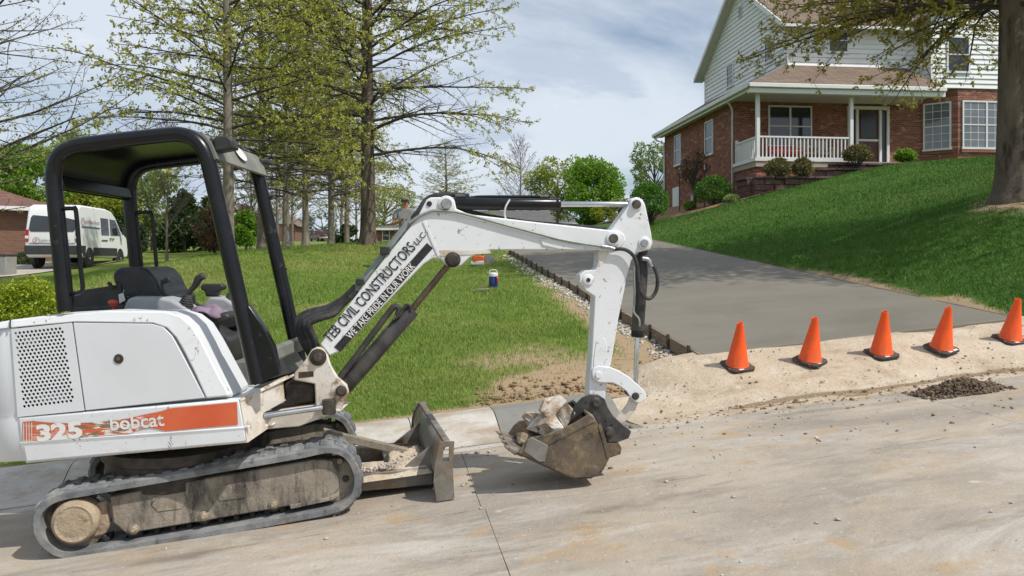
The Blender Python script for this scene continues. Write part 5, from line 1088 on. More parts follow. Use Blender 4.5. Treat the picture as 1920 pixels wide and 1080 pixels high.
# side wall windows (run along the depth direction; drawn from far to near)
window(HP(-.01, 7.35, 6.0), -HF2, NS, .95, 1.45); window(HP(-.01, 3.2, 5.95), -HF2, NS, .95, 1.45)
window(HP(2.085, 6.1, 9.5), -HF2, NS, .8, 1.05); window(HP(2.085, 1.95, 9.62), -HF2, NS, .8, 1.05)
window(HP(3.75, -.02, 9.65), HF1, N1, .85, .98); window(HP(8.0, -1.04, 8.75), HF1, N1, .95, 1.4); window(HP(10.6, -1.04, 8.75), HF1, N1, .95, 1.4)
be = (HP(8.5, -1.0, 0) - HP(7.5, .02, 0)).normalized(); bn = Vector((-be.y * -1, -be.x, 0)); bn = bn if bn.y < 0 else -bn
bn = Vector((be.y, -be.x, 0)); bn = bn if bn.y < 0 else -bn
window(HP(7.5, .02, 5.85) + be * .22 + bn * .005, be, bn, .98, 1.85, cols=3, rows=3, glass='window_glass_pale')
window(HP(8.66, -1.01, 5.85), HF1, N1, 2.0, 1.85, cols=3, rows=3, glass='window_glass_pale', pairs=2)
be2 = (HP(11.9, .02, 0) - HP(10.9, -1.0, 0)).normalized(); bn2 = Vector((be2.y, -be2.x, 0))
window(HP(10.9, -1.0, 5.85) + be2 * .22 + bn2 * .005, be2, bn2, .98, 1.85, cols=3, rows=3, glass='window_glass_pale')
for (p_, e_, n_, w_) in ((HP(7.5, .02, 5.76) + be * .16, be, bn, 1.12), (HP(8.6, -1.0, 5.76), HF1, N1, 2.12)): MB().box(p_ + e_ * (w_ / 2) + n_ * .03, e_ * (w_ / 2), n_ * .04, (0, 0, .05)).build('window_sill', 'red_brick', HOUSE, smooth=False)
vent = hbox(2.05, 2.11, 4.3, 4.7, 12.3, 12.85, 'gable_vent', 'white_trim')
for k in range(6): hbox(2.03, 2.05, 4.33, 4.67, 12.35 + k * .08, 12.39 + k * .08, 'vent_slat', 'blind_grey', vent)
# front door with sidelights
df = MB()
for (a0, a1) in ((4.55, 4.65), (4.88, 4.98), (5.84, 5.94), (5.98 + .18, 6.26)): df.box(HP((a0 + a1) / 2, -.05, 6.35), HF1 * ((a1 - a0) / 2), HF2 * .06, (0, 0, 1.15))
df.box(HP(5.4, -.05, 7.52), HF1 * .86, HF2 * .06, (0, 0, .06)); dr = df.build('front_door', 'white_trim', HOUSE, smooth=False)
hbox(4.98, 5.84, -.03, -.005, 5.2, 7.46, 'door_leaf', 'door_red', dr); hbox(5.1, 5.72, -.05, -.031, 6.35, 7.3, 'pane', 'screen_dark', dr); hbox(4.65, 4.88, -.03, -.005, 5.2, 7.46, 'pane', 'screen_dark', dr); hbox(5.94, 6.16, -.03, -.005, 5.2, 7.46, 'pane', 'screen_dark', dr)
hbox(4.98, 5.84, -.06, -.031, 6.22, 6.30, 'storm_door_rail', 'white_trim', dr)
# porch: floor, base, posts, railing
PFZ = 5.15
hbox(-.06, 7.3, -2.1, 0, PFZ - .22, PFZ, 'porch_floor', 'porch_concrete'); hbox(0, 7.3, -2.0, -.01, 3.2, PFZ - .22, 'porch_base', 'red_brick')
for a in (.05, 3.6): hbox(a - .065, a + .065, -2.06, -1.93, PFZ, EZ - .2, 'porch_post', 'white_trim', bevel=.01)
rl = hbox(.12, 3.53, -2.03, -1.96, PFZ + .84, PFZ + .90, 'porch_railing', 'white_trim'); hbox(.12, 3.53, -2.025, -1.965, PFZ + .08, PFZ + .14, 'bottom_rail', 'white_trim', rl)
for k in range(23): a = .24 + k * .1425; hbox(a - .02, a + .02, -2.015, -1.975, PFZ + .14, PFZ + .84, 'baluster', 'white_trim', rl)
rs = hbox(.02, .085, -1.93, -.12, PFZ + .84, PFZ + .90, 'porch_railing', 'white_trim'); hbox(.025, .08, -1.93, -.12, PFZ + .08, PFZ + .14, 'bottom_rail', 'white_trim', rs); hbox(0.0, .1, -.12, -.02, PFZ, PFZ + 1.0, 'newel_post', 'white_trim', rs)
for k in range(13): b = -1.82 + k * .134; hbox(.035, .07, b - .02, b + .02, PFZ + .14, PFZ + .84, 'baluster', 'white_trim', rs)
hbox(-.06, 3.6, -2.14, -2.101, PFZ - .02, PFZ + .10, 'porch_edge_board', 'white_trim'); hbox(-.10, -.061, -2.14, 0, PFZ - .02, PFZ + .10, 'porch_edge_board', 'white_trim')
# basement door in the side wall
bd = hbox(-.05, 0, 6.6, 7.6, 3.4, 5.0, 'basement_door', 'white_trim'); hbox(-.07, -.051, 6.75, 7.45, 3.45, 4.9, 'door_leaf', 'white_siding', bd)
# porch furniture
mat('wicker_tan', (0.33, 0.27, 0.2), (0.42, 0.35, 0.27), scale=20, rough=.8); mat('red_fabric', (0.42, 0.05, 0.055), (0.35, 0.04, 0.045), scale=6, rough=.8)
bn_ = thing('porch_bench', HP(1.2, -1.4, PFZ), 'low bench with a red cushion behind the porch railing', 'bench')
hbox(.7, 1.9, -1.75, -1.2, PFZ + .28, PFZ + .44, 'cushion', 'red_fabric', bn_, bevel=.03); hbox(.7, 1.9, -1.2, -1.08, PFZ + .25, PFZ + .66, 'backrest', 'red_fabric', bn_, bevel=.02)
for a in (.75, 1.85):
    for b in (-1.7, -1.2): hbox(a - .03, a + .03, b - .03, b + .03, PFZ, PFZ + .28, 'leg', 'wicker_tan', bn_)
for q, lb in ((2.35, 'tan wicker porch chair beside the red cushioned bench'), (3.05, 'tan wicker porch chair beside the second porch post')):
    ch = thing('porch_chair', HP(q, -1.0, PFZ), lb, 'chair', 'chairs on the porch')
    hbox(q - .27, q + .27, -1.3, -.75, PFZ + .36, PFZ + .44, 'seat', 'wicker_tan', ch, bevel=.02); hbox(q - .27, q + .27, -.76, -.68, PFZ + .44, PFZ + .95, 'backrest', 'wicker_tan', ch, bevel=.03)
    for a in (-.24, .24):
        hbox(q + a - .03, q + a + .03, -1.3, -.75, PFZ + .58, PFZ + .63, 'armrest', 'wicker_tan', ch)
        for b in (-1.26, -.76): hbox(q + a - .025, q + a + .025, b - .025, b + .025, PFZ, PFZ + .58, 'leg', 'wicker_tan', ch)
# ---- retaining walls of split blocks
def rwall(a0, a1, b0, b1, ztop, zbot, label, curve=0.0, bw=.58, bh=.2):
    L_ = math.hypot(a1 - a0, b1 - b0); n = max(1, int(L_ / bw)); root = thing('retaining_wall', HP((a0 + a1) / 2, (b0 + b1) / 2, zbot), label, 'retaining wall', 'block retaining walls below the porch')
    rows = int(round((ztop - .09 - zbot) / bh)); g = random.Random(int(a0 * 10 + ztop * 7)); d = (HF1 * (a1 - a0) + HF2 * (b1 - b0)).normalized(); nn = Vector((d.y, -d.x, 0))
    for r in range(rows + 1):
        cap = r == rows; z0 = ztop - .09 if cap else ztop - .09 - bh * (rows - r); h = .09 if cap else bh
        for k in range(-1 if (r % 2 and not cap) else 0, n):
            u0 = max(0, (k + (.5 if r % 2 else 0)) / n); u1 = min(1, (k + 1 + (.5 if r % 2 else 0)) / n)
            if u1 - u0 < .02: continue
            um = (u0 + u1) / 2; c_ = HP(a0 + (a1 - a0) * um, b0 + (b1 - b0) * um, z0 + h / 2) + nn * (curve * math.sin(um * math.pi) + (.03 if cap else g.uniform(-.012, .012) - .03 * (r - rows) * -.3))
            MB().box(c_, d * ((u1 - u0) * L_ / 2 - .008), nn * (.16 if not cap else .19), (0, 0, h / 2 - .004)).build('capstone' if cap else 'block', 'cap_block' if cap else 'wall_block', root, bevel=.012, seg=1)
    return root
rwall(-.5, 2.9, -2.9, -3.15, 4.47, 3.6, 'lower dark block retaining wall at the left corner of the porch', .12)
rwall(-.55, -.5, -1.9, -2.75, 4.47, 3.6, 'short side return of the lower block retaining wall')
rwall(1.6, 4.3, -2.45, -3.0, 4.82, 4.2, 'middle dark block retaining wall stepping up the bank', .05)
rwall(2.6, 7.6, -2.3, -2.35, 5.05, 4.6, 'upper dark block retaining wall below the bay window', .10)
# planting soil behind the walls and mulch bed at the left corner
bedp = [(-.4, -2.85), (2.8, -3.05), (2.8, -2.1), (-.4, -2.1)]
struct(MB().prism([HP(a, b, 4.2) for a, b in bedp], (0, 0, .2)).build('planting_bed', 'mulch')); struct(MB().prism([HP(a, b, 4.6) for a, b in ((1.7, -2.5), (4.3, -2.9), (7.5, -2.3), (7.5, -1.1), (1.7, -2.05))], (0, 0, .24)).build('planting_bed', 'mulch'))
mv = []; NAm, NBm = 26, 40
for j in range(NBm + 1):
    for i in range(NAm + 1):
        b = -3.3 + 13.5 * j / NBm; w0 = -2.9 - .5 * math.sin(j * .35) + max(0, .16 * (b + 3.0)) * 0; w0 = -1.0 - 2.2 * sstep(-3.3, .5, np.array(b)).item() + .15 * math.sin(j * .9)
        a = w0 + (.25 - w0) * i / NAm; p_ = HP(a, b, 0); mv.append((p_.x, p_.y, TZ(p_.x, p_.y) + (.05 + .02 * random.random()) * min(1, i / 2)))
mm_ = MB(); mm_.v = mv; mm_.f = [(j * (NAm + 1) + i, j * (NAm + 1) + i + 1, (j + 1) * (NAm + 1) + i + 1, (j + 1) * (NAm + 1) + i) for j in range(NBm) for i in range(NAm)]
struct(mm_.build('mulch_bed', 'mulch', angle=80))
# stakes beside the young tree
mat('stake_white', (0.6, 0.6, 0.58), (0.5, 0.5, 0.48), scale=5, rough=.6)
for (px, y0, y1, d) in ((1274, 315, 392, 31.5), (1321, 309, 388, 30.5)):
    p_ = P(px, y1, d); p_.z = TZ(p_.x, p_.y); zt = EYE + (HY - y0) / F * d
    st_ = thing('tree_stake', p_, 'dark metal tree stake with white tip ' + ('nearer the brick corner' if px < 1300 else 'in front of the globe shrub'), 'stake', 'stakes beside the young tree')
    MB().tube([p_, Vector((p_.x, p_.y, zt - .2))], .022, 6).build('stake_post', 'stake_steel', st_); MB().tube([Vector((p_.x, p_.y, zt - .2)), Vector((p_.x, p_.y, zt))], .024, 6).build('stake_tip', 'stake_white', st_)
# ================================================================ TREES, SHRUBS
layered('oak_bark', (0.115, 0.092, 0.072), [dict(c=(0.17, 0.14, 0.11), s=5, lo=.4, hi=.65, st=(1, 1, .22)), dict(c=(0.055, 0.043, 0.034), s=8, lo=.52, hi=.66, st=(1, 1, .18), off=4)], rough=.95, spec=.1, bumps=((16, .9, .03), (50, .5, .01)))
layered('grey_bark', (0.19, 0.165, 0.135), [dict(c=(0.25, 0.22, 0.185), s=4, lo=.4, hi=.65, st=(1, 1, .3)), dict(c=(0.10, 0.085, 0.07), s=8, lo=.55, hi=.7, st=(1, 1, .25), off=4)], rough=.95, spec=.1, bumps=((18, .7, .02),))
mat('twig_dark', (0.058, 0.047, 0.040), (0.085, 0.07, 0.058), scale=2, rough=.9)
mat('twig_grey', (0.15, 0.125, 0.10), (0.20, 0.17, 0.14), scale=2, rough=.9)
mat('leaf_spring', (0.40, 0.42, 0.085), (0.33, 0.38, 0.08), scale=.5, rough=.6, spec=.2, tint=(0.52, 0.47, 0.085), trans=.4)
mat('leaf_bronze', (0.34, 0.30, 0.06), (0.25, 0.24, 0.06), scale=.8, rough=.6, spec=.2, tint=(0.40, 0.33, 0.05), trans=.35)
mat('leaf_bud', (0.22, 0.25, 0.10), (0.18, 0.19, 0.09), scale=.5, rough=.6, tint=(0.32, 0.30, 0.07), trans=.3)
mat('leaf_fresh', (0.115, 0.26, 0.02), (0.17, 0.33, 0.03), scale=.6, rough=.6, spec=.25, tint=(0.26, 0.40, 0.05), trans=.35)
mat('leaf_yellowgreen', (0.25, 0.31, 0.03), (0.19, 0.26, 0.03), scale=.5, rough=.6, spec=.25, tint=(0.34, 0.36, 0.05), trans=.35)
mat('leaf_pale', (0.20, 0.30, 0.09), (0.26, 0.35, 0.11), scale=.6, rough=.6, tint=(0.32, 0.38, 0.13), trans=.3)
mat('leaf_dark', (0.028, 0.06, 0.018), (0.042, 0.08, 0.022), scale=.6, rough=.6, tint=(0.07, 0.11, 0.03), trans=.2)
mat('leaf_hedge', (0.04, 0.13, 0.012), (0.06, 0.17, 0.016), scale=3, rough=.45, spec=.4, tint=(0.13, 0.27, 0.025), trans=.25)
mat('leaf_lime', (0.13, 0.26, 0.02), (0.20, 0.32, 0.025), scale=3, rough=.5, spec=.3, tint=(0.40, 0.42, 0.03), trans=.3)
mat('leaf_rust', (0.105, 0.06, 0.035), (0.15, 0.09, 0.05), scale=2, rough=.7, tint=(0.19, 0.12, 0.06), trans=.2)
mat('leaf_olive', (0.12, 0.115, 0.045), (0.085, 0.10, 0.035), scale=4, rough=.6, tint=(0.24, 0.20, 0.06), trans=.25)
class Lines:
    """polylines grown together and skinned as tubes in bulk"""
    def __init__(s): s.g = {}
    def add(s, pts, rad_, sides): s.g.setdefault((len(pts), sides), []).append((pts, rad_))
    def mesh(s):
        Vs, Fs, o = [], [], 0
        for (k, n), it in s.g.items():
            Pp = np.array([[tuple(q) for q in p] for p, _ in it]); R = np.array([r for _, r in it]); N = len(it)
            d = np.empty_like(Pp); d[:, 1:-1] = Pp[:, 2:] - Pp[:, :-2]; d[:, 0] = Pp[:, 1] - Pp[:, 0]; d[:, -1] = Pp[:, -1] - Pp[:, -2]
            d /= np.linalg.norm(d, axis=2, keepdims=True) + 1e-9
            ref = np.where(np.abs(d[:, :1, 2:3]) > .8, np.array([1., 0, 0]), np.array([0, 0, 1.])); ref = np.broadcast_to(ref, d.shape)
            u = np.cross(d, ref); u /= np.linalg.norm(u, axis=2, keepdims=True) + 1e-9; w = np.cross(d, u)
            a = 2 * np.pi * np.arange(n) / n
            V = Pp[:, :, None] + (u[:, :, None] * np.cos(a)[None, None, :, None] + w[:, :, None] * np.sin(a)[None, None, :, None]) * R[:, :, None, None]
            base = o + (np.arange(N) * k * n)[:, None, None]; i = np.arange(k - 1)[None, :, None] * n; j = np.arange(n)[None, None, :]; j2 = (j + 1) % n
            Fs.append(np.stack([base + i + j, base + i + j2, base + i + n + j2, base + i + n + j], -1).reshape(-1, 4)); Vs.append(V.reshape(-1, 3)); o += V.size // 3
        return np.concatenate(Vs), np.concatenate(Fs)
def leaf_quads(C, size, g, aspect=.55, droop=0.0, out=None):
    """one folded diamond leaf per centre"""
    n = len(C); d = g.normal(0, 1, (n, 3)); d[:, 2] -= droop
    if out is not None: d += out * 1.2
    d /= np.linalg.norm(d, axis=1, keepdims=True); r = g.normal(0, 1, (n, 3)); s = np.cross(d, r); s /= np.linalg.norm(s, axis=1, keepdims=True) + 1e-9
    L = (size * g.uniform(.6, 1.3, n))[:, None]; V = np.stack([C, C + d * L * .5 + s * L * aspect * .5, C + d * L, C + d * L * .5 - s * L * aspect * .5], 1)
    return V.reshape(-1, 3), np.arange(4 * n).reshape(-1, 4)
def rot_dir(v, axis, ang):
    return Matrix.Rotation(ang, 3, axis) @ v
def oak_mesh(seed, H, r0, CR, zb, nprim, sp2=.30, sp3=.17, leaf=.06, nleaf=5, low_el=-8, high_el=55, droop=.5, sides=(12, 6, 4, 3), bend=0.0, bare_low=.0, twig_r=.004, lean=0.0, shape=.75, leafprob=1.0, zpow=.95):
    g = random.Random(seed); gn = np.random.default_rng(seed); tr = Lines(); br = Lines(); LC = []
    def trunk_pt(z): f = z / H; return Vector((lean * f + .10 * math.sin(f * 5 + seed) * f, .10 * math.sin(f * 4 + seed * 2) * f, z))
    def trunk_r(z): f = max(0, z / H); return max(.012, r0 * (1 - f) ** .85) + r0 * .55 * math.exp(-max(z, 0) / .22)
    zs = [-.4, 0, .08, .18, .32, .55, 1.0] + [1.0 + (H - 1.0) * (k / 16) for k in range(1, 17)]
    tr.add([trunk_pt(z) for z in zs], [trunk_r(z) for z in zs], sides[0])
    def path(p, d, L, k, drp, wob, r):
        pts = [p.copy()]; q = p.copy(); d = d.normalized()
        for i in range(k - 1):
            d = (d + Vector((g.gauss(0, wob), g.gauss(0, wob), g.gauss(0, wob) - drp / k))).normalized(); q = q + d * (L / (k - 1)); pts.append(q.copy())
        return pts
    def along(pts, f):
        x = f * (len(pts) - 1); i = min(int(x), len(pts) - 2); return pts[i].lerp(pts[i + 1], x - i), (pts[i + 1] - pts[i]).normalized()
    Zv = Vector((0, 0, 1))
    for i in range(nprim):
        f = (i + g.random() * .8) / nprim; z = zb + (H * .97 - zb) * f ** zpow; az = i * 2.39996 + g.gauss(0, .35)
        L = CR * (1 - f) ** shape * g.uniform(.72, 1.1) + .35; el = rad(low_el + (high_el - low_el) * f ** .7 + g.gauss(0, 7))
        d = Vector((math.cos(az) * math.cos(el), math.sin(az) * math.cos(el), math.sin(el))); p = trunk_pt(z)
        drp = droop * (1 - f * 1.6) if f < .62 else -.1; K = 8
        pts = path(p, d, L, K, drp - bend, .055, 0); r1 = min(trunk_r(z) * .34, .010 + .0075 * L); R = [max(twig_r * 1.3, r1 * (1 - .88 * k / (K - 1))) for k in range(K)]
        br.add(pts, R, sides[1])
        n2 = int(L * .86 / sp2); sgn = 1
        for k in range(n2):
            u = .14 + .84 * (k + g.random() * .6) / max(1, n2); q, dd = along(pts, u); sgn = -sgn; L2 = (.22 + .42 * L * (1 - u) + .12 * L * math.sin(u * 3.1)) * g.uniform(.6, 1.1)
            L2 = min(L2, 1.9); side = dd.cross(Zv).normalized() * sgn; d2 = (dd * g.uniform(.5, 1.0) + side * g.uniform(.5, 1.0) + Zv * g.gauss(.02, .28)).normalized()
            p2 = path(q, d2, L2, 5, drp * .5 - bend, .09, 0); rr = max(twig_r * 1.2, R[min(7, int(u * 7))] * .5)
            br.add(p2, [max(twig_r, rr * (1 - .8 * m / 4)) for m in range(5)], sides[2])
            n3 = max(2, int(L2 / sp3))
            for m in range(n3):
                v = .15 + .85 * (m + g.random() * .7) / n3; q3, d3 = along(p2, min(.999, v)); L3 = g.uniform(.12, .42) * (1.15 - .5 * v) * min(1, .5 + L2)
                e = (d3 * .7 + Vector((g.gauss(0, .7), g.gauss(0, .7), g.gauss(.05, .5)))).normalized(); p3 = path(q3, e, L3, 3, 0, .12, 0)
                br.add(p3, [twig_r, twig_r * .8, twig_r * .5], sides[3])
                if g.random() < leafprob and not (f < bare_low and u < .55):
                    c0 = p3[-1]
                    for _ in range(nleaf): w = g.random(); c_ = p3[1].lerp(c0, .3 + .8 * w); LC.append((c_.x + g.gauss(0, .025), c_.y + g.gauss(0, .025), c_.z + g.gauss(0, .025)))
    LV, LF = leaf_quads(np.array(LC), leaf, gn, droop=.35); tint = np.repeat(np.clip(gn.normal(.35, .3, len(LC)), 0, 1), 4)
    return tr.mesh(), br.mesh(), (LV, LF, tint)
def plant_tree(name, meshes, loc, label, mats, cat='tree', group=None):
    o = thing(name, (0, 0, 0), label, cat, group); (tv, tf), (bv, bf), (lv, lf, ti) = meshes
    raw('trunk', tv, tf, mats[0], o, smooth=True); b = raw('branches', bv, bf, mats[1], o, smooth=True); c_ = raw('crown', lv, lf, mats[2], o, tint=ti, kind='stuff')
    o.location = loc; return o
def again(o, loc, rz, scale, label):
    c_ = copy_tree(o); c_.location = loc; c_.rotation_euler = (0, 0, rz); c_.scale = scale; c_['label'] = label; return c_
def gp_(px, d, sink=.05): x = (px - 960) / F * d; return Vector((x, d, TZ(x, d) - sink))
TG_ = 'pin oaks along the lawn'
oakA = plant_tree('pin_oak', oak_mesh(3, 17.5, .245, 5.3, 2.8, 120, sp2=.24, sp3=.16, leaf=.08, nleaf=9, low_el=6, high_el=60, droop=.62, bare_low=.16, twig_r=.0055), gp_(690, 25), 'largest pin oak with thick dark trunk on the lawn behind the boom', ('oak_bark', 'twig_dark', 'leaf_spring'), group=TG_)
oakB = plant_tree('pin_oak', oak_mesh(8, 15.0, .16, 3.9, 2.3, 100, sp2=.28, sp3=.19, leaf=.09, nleaf=9, low_el=8, high_el=55, droop=.5, bare_low=.08, twig_r=.0055), gp_(428, 21.5), 'slender pin oak rising behind the canopy front posts', ('grey_bark', 'twig_dark', 'leaf_spring'), group=TG_)
for px, d, rz, s_, lb in ((490, 28, 1.1, .95, 'grey trunked pin oak right of the canopy, beside its far front post'), (536, 35, 2.6, 1.0, 'thin pin oak trunk in the gap left of the white garage'), (573, 39, 4.0, 1.05, 'pin oak standing left of the maroon pickup'),
                          (621, 42, 5.2, 1.1, 'pin oak standing right of the maroon pickup'), (650, 47, .4, 1.0, 'farthest pin oak, in front of the dark evergreen shrub'), (835, 47, 3.1, None, 'pale sparse spreading tree behind the two workers')):
    again(oakB, gp_(px, d), rz, (s_, s_, s_) if s_ else (.85, .85, .44), lb)
oakR = plant_tree('pin_oak', oak_mesh(21, 12.5, .255, 4.4, 3.3, 120, sp2=.23, sp3=.14, leaf=.082, nleaf=8, low_el=8, high_el=50, droop=.6, twig_r=.0042, sides=(16, 6, 4, 3), shape=.5, leafprob=.95, zpow=1.5), gp_(1897, 13.6), 'big pin oak with bronze young leaves on the bank in front of the house', ('oak_bark', 'twig_dark', 'leaf_bronze'), group=TG_)
oakL = plant_tree('budding_tree', oak_mesh(34, 11.5, .2, 5.2, 1.9, 60, sp2=.30, sp3=.17, leaf=.055, nleaf=4, low_el=12, high_el=52, droop=-.28, twig_r=.0045, shape=.55), gp_(-190, 14.5), 'budding tree whose bare branches reach in above the canopy', ('grey_bark', 'twig_dark', 'leaf_bud'))
# ---- leafy crowns built from clumps
def clump_leaves(centres, radii, n, size, g, squash=1.0, shell=.35, droop=0.0):
    k = g.choice(len(centres), n, p=(np.array(radii) ** 2) / (np.array(radii) ** 2).sum()); d = g.normal(0, 1, (n, 3)); d /= np.linalg.norm(d, axis=1, keepdims=True)
    r = np.array(radii)[k] * (1 - shell * g.random(n) ** 1.6); wob = 1 + .22 * np.sin(d[:, 0] * 5 + k) * np.cos(d[:, 2] * 6 + k * 2); C = np.array(centres)[k] + d * (r * wob)[:, None] * np.array([1, 1, squash])
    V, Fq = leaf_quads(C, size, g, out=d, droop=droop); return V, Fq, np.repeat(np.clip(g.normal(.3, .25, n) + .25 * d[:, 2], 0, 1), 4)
def leafy_tree(px, d, y_top, y_bot, w_px, seed, label, lm, bark='twig_grey', n=9000, size=.16, trunk=True, nc=16, name='leafy_tree', shape='round', group=None, cat='tree', sink=.0, clump=.30, z_low=None):
    g = np.random.default_rng(seed); base = gp_(px, d); zt = EYE + (HY - y_top) / F * d; zb = EYE + (HY - y_bot) / F * d; R = w_px / 2 / F * d
    if z_low is not None: zb = base.z + z_low
    o = thing(name, base, label, cat, group); cz = (zt + zb) / 2; hz = (zt - zb) / 2; cs = []; rs = []
    for i in range(nc):
        a = g.uniform(0, 6.283); h = g.uniform(-1, 1)
        prof = {'round': math.sqrt(max(0, 1 - h * h)), 'cone': (1 - h) / 2 + .08, 'vase': .35 + .65 * math.sqrt(max(0, 1 - (h - .2) ** 2)), 'column': .8 * (1 - max(0, h) ** 3)}[shape]
        rr = R * prof * g.uniform(.45, .82); cs.append((base.x + rr * math.cos(a), base.y + rr * math.sin(a), cz + h * hz * .8)); rs.append(max(.12, clump * min(R, hz) * g.uniform(.7, 1.35) * (1 if shape != 'cone' else max(.35, prof + .25))))
    br = Lines(); top = Vector((base.x, base.y, zb + hz * 1.3)); 
    br.add([base - Vector((0, 0, .3)), base.lerp(top, .5) + Vector((g.normal(0, .05), 0, 0)), top], [.035 * R + .05, .025 * R + .035, .02], 8)
    for c_ in cs:
        c_ = Vector(c_); s_ = base.lerp(top, min(.95, max(.15, (c_.z - base.z) / max(.1, top.z - base.z) * .6))); br.add([s_, s_.lerp(c_, .5) + Vector((0, 0, -.05 * R)), c_], [.018 * R + .015, .012 * R + .008, .006], 5)
    for _ in range(nc * 6):
        k = g.integers(len(cs)); dd = Vector(g.normal(0, 1, 3)).normalized(); c_ = Vector(cs[k]); br.add([c_ - dd * rs[k] * .3, c_ + dd * rs[k] * .5, c_ + dd * rs[k] * 1.02], [.012, .009, .005], 3)
    v, f = br.mesh(); raw('trunk', v, f, bark, o, smooth=True)
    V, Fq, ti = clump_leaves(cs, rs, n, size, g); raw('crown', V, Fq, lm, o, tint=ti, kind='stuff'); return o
GB = 'background trees'
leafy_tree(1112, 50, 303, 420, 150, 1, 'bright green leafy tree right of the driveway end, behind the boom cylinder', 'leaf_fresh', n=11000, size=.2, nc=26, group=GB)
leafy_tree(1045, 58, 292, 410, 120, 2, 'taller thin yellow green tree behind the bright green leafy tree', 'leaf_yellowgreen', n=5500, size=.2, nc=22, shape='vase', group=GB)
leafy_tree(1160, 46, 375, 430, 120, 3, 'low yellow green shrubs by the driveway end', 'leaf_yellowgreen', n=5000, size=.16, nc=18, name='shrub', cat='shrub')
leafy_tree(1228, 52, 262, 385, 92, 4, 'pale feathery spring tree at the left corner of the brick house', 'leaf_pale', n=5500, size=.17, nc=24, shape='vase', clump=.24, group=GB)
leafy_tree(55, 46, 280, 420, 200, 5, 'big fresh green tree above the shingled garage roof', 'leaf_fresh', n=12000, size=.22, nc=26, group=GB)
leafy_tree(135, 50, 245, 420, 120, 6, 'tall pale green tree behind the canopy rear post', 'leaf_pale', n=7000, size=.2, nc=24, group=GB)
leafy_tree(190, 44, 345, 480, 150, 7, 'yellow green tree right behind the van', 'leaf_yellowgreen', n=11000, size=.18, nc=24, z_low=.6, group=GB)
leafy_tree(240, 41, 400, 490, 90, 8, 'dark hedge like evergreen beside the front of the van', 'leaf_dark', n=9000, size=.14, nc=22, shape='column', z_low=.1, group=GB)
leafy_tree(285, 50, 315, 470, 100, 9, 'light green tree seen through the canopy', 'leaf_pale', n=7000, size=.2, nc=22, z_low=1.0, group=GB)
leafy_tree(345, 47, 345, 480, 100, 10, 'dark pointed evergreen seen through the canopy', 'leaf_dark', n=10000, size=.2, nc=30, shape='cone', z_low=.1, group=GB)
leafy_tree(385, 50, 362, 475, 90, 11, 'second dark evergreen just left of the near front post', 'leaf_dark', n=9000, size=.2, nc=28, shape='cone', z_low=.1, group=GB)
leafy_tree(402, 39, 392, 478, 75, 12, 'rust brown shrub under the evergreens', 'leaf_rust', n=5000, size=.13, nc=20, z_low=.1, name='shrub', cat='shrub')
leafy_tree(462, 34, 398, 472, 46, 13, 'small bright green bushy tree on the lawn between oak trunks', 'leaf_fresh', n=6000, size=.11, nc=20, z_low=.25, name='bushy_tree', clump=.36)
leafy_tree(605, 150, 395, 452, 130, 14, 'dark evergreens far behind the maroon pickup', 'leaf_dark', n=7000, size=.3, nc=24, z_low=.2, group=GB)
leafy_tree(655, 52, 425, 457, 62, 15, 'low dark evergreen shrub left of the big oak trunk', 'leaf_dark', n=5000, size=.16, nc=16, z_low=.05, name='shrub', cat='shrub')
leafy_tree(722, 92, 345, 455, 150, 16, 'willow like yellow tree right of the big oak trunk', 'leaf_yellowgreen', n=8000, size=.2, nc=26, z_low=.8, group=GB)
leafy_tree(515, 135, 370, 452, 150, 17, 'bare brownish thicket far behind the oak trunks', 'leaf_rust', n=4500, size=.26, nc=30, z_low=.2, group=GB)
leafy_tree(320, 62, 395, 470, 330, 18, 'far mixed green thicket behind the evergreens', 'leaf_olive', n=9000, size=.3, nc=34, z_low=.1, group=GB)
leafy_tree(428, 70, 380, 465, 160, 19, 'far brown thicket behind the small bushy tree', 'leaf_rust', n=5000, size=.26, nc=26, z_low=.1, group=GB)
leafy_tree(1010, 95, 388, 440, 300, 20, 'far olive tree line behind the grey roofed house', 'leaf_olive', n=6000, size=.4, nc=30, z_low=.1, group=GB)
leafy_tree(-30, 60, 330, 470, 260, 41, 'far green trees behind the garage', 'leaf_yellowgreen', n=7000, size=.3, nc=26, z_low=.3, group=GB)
# bare trees
bareT = plant_tree('bare_tree', oak_mesh(55, 8.5, .12, 3.2, 1.6, 44, sp2=.34, sp3=.22, leaf=.05, nleaf=1, low_el=35, high_el=72, droop=-.12, twig_r=.011, shape=.45, leafprob=.25), gp_(975, 70), 'bare rounded tree against the sky behind the boom cylinder', ('grey_bark', 'twig_grey', 'leaf_bud'), group=GB)
again(bareT, gp_(313, 26.5), 1.0, (.42, .42, .58), 'thin young bare tree on the lawn seen through the canopy'); again(bareT, gp_(470, 48), 2.2, (.8, .8, .9), 'bare twiggy tree behind the small bushy tree'); again(bareT, gp_(668, 58), 3.3, (.8, .8, .9), 'bare twiggy tree just left of the big oak trunk'); again(bareT, gp_(520, 52), 4.1, (1, 1, 1), 'bare twiggy tree behind the far front canopy post'); again(bareT, gp_(548, 60), .5, (1, 1, 1.1), 'bare twiggy tree in front of the white gabled garage'); again(bareT, gp_(640, 56), 1.7, (1, 1, 1.05), 'bare twiggy tree right of the maroon pickup')
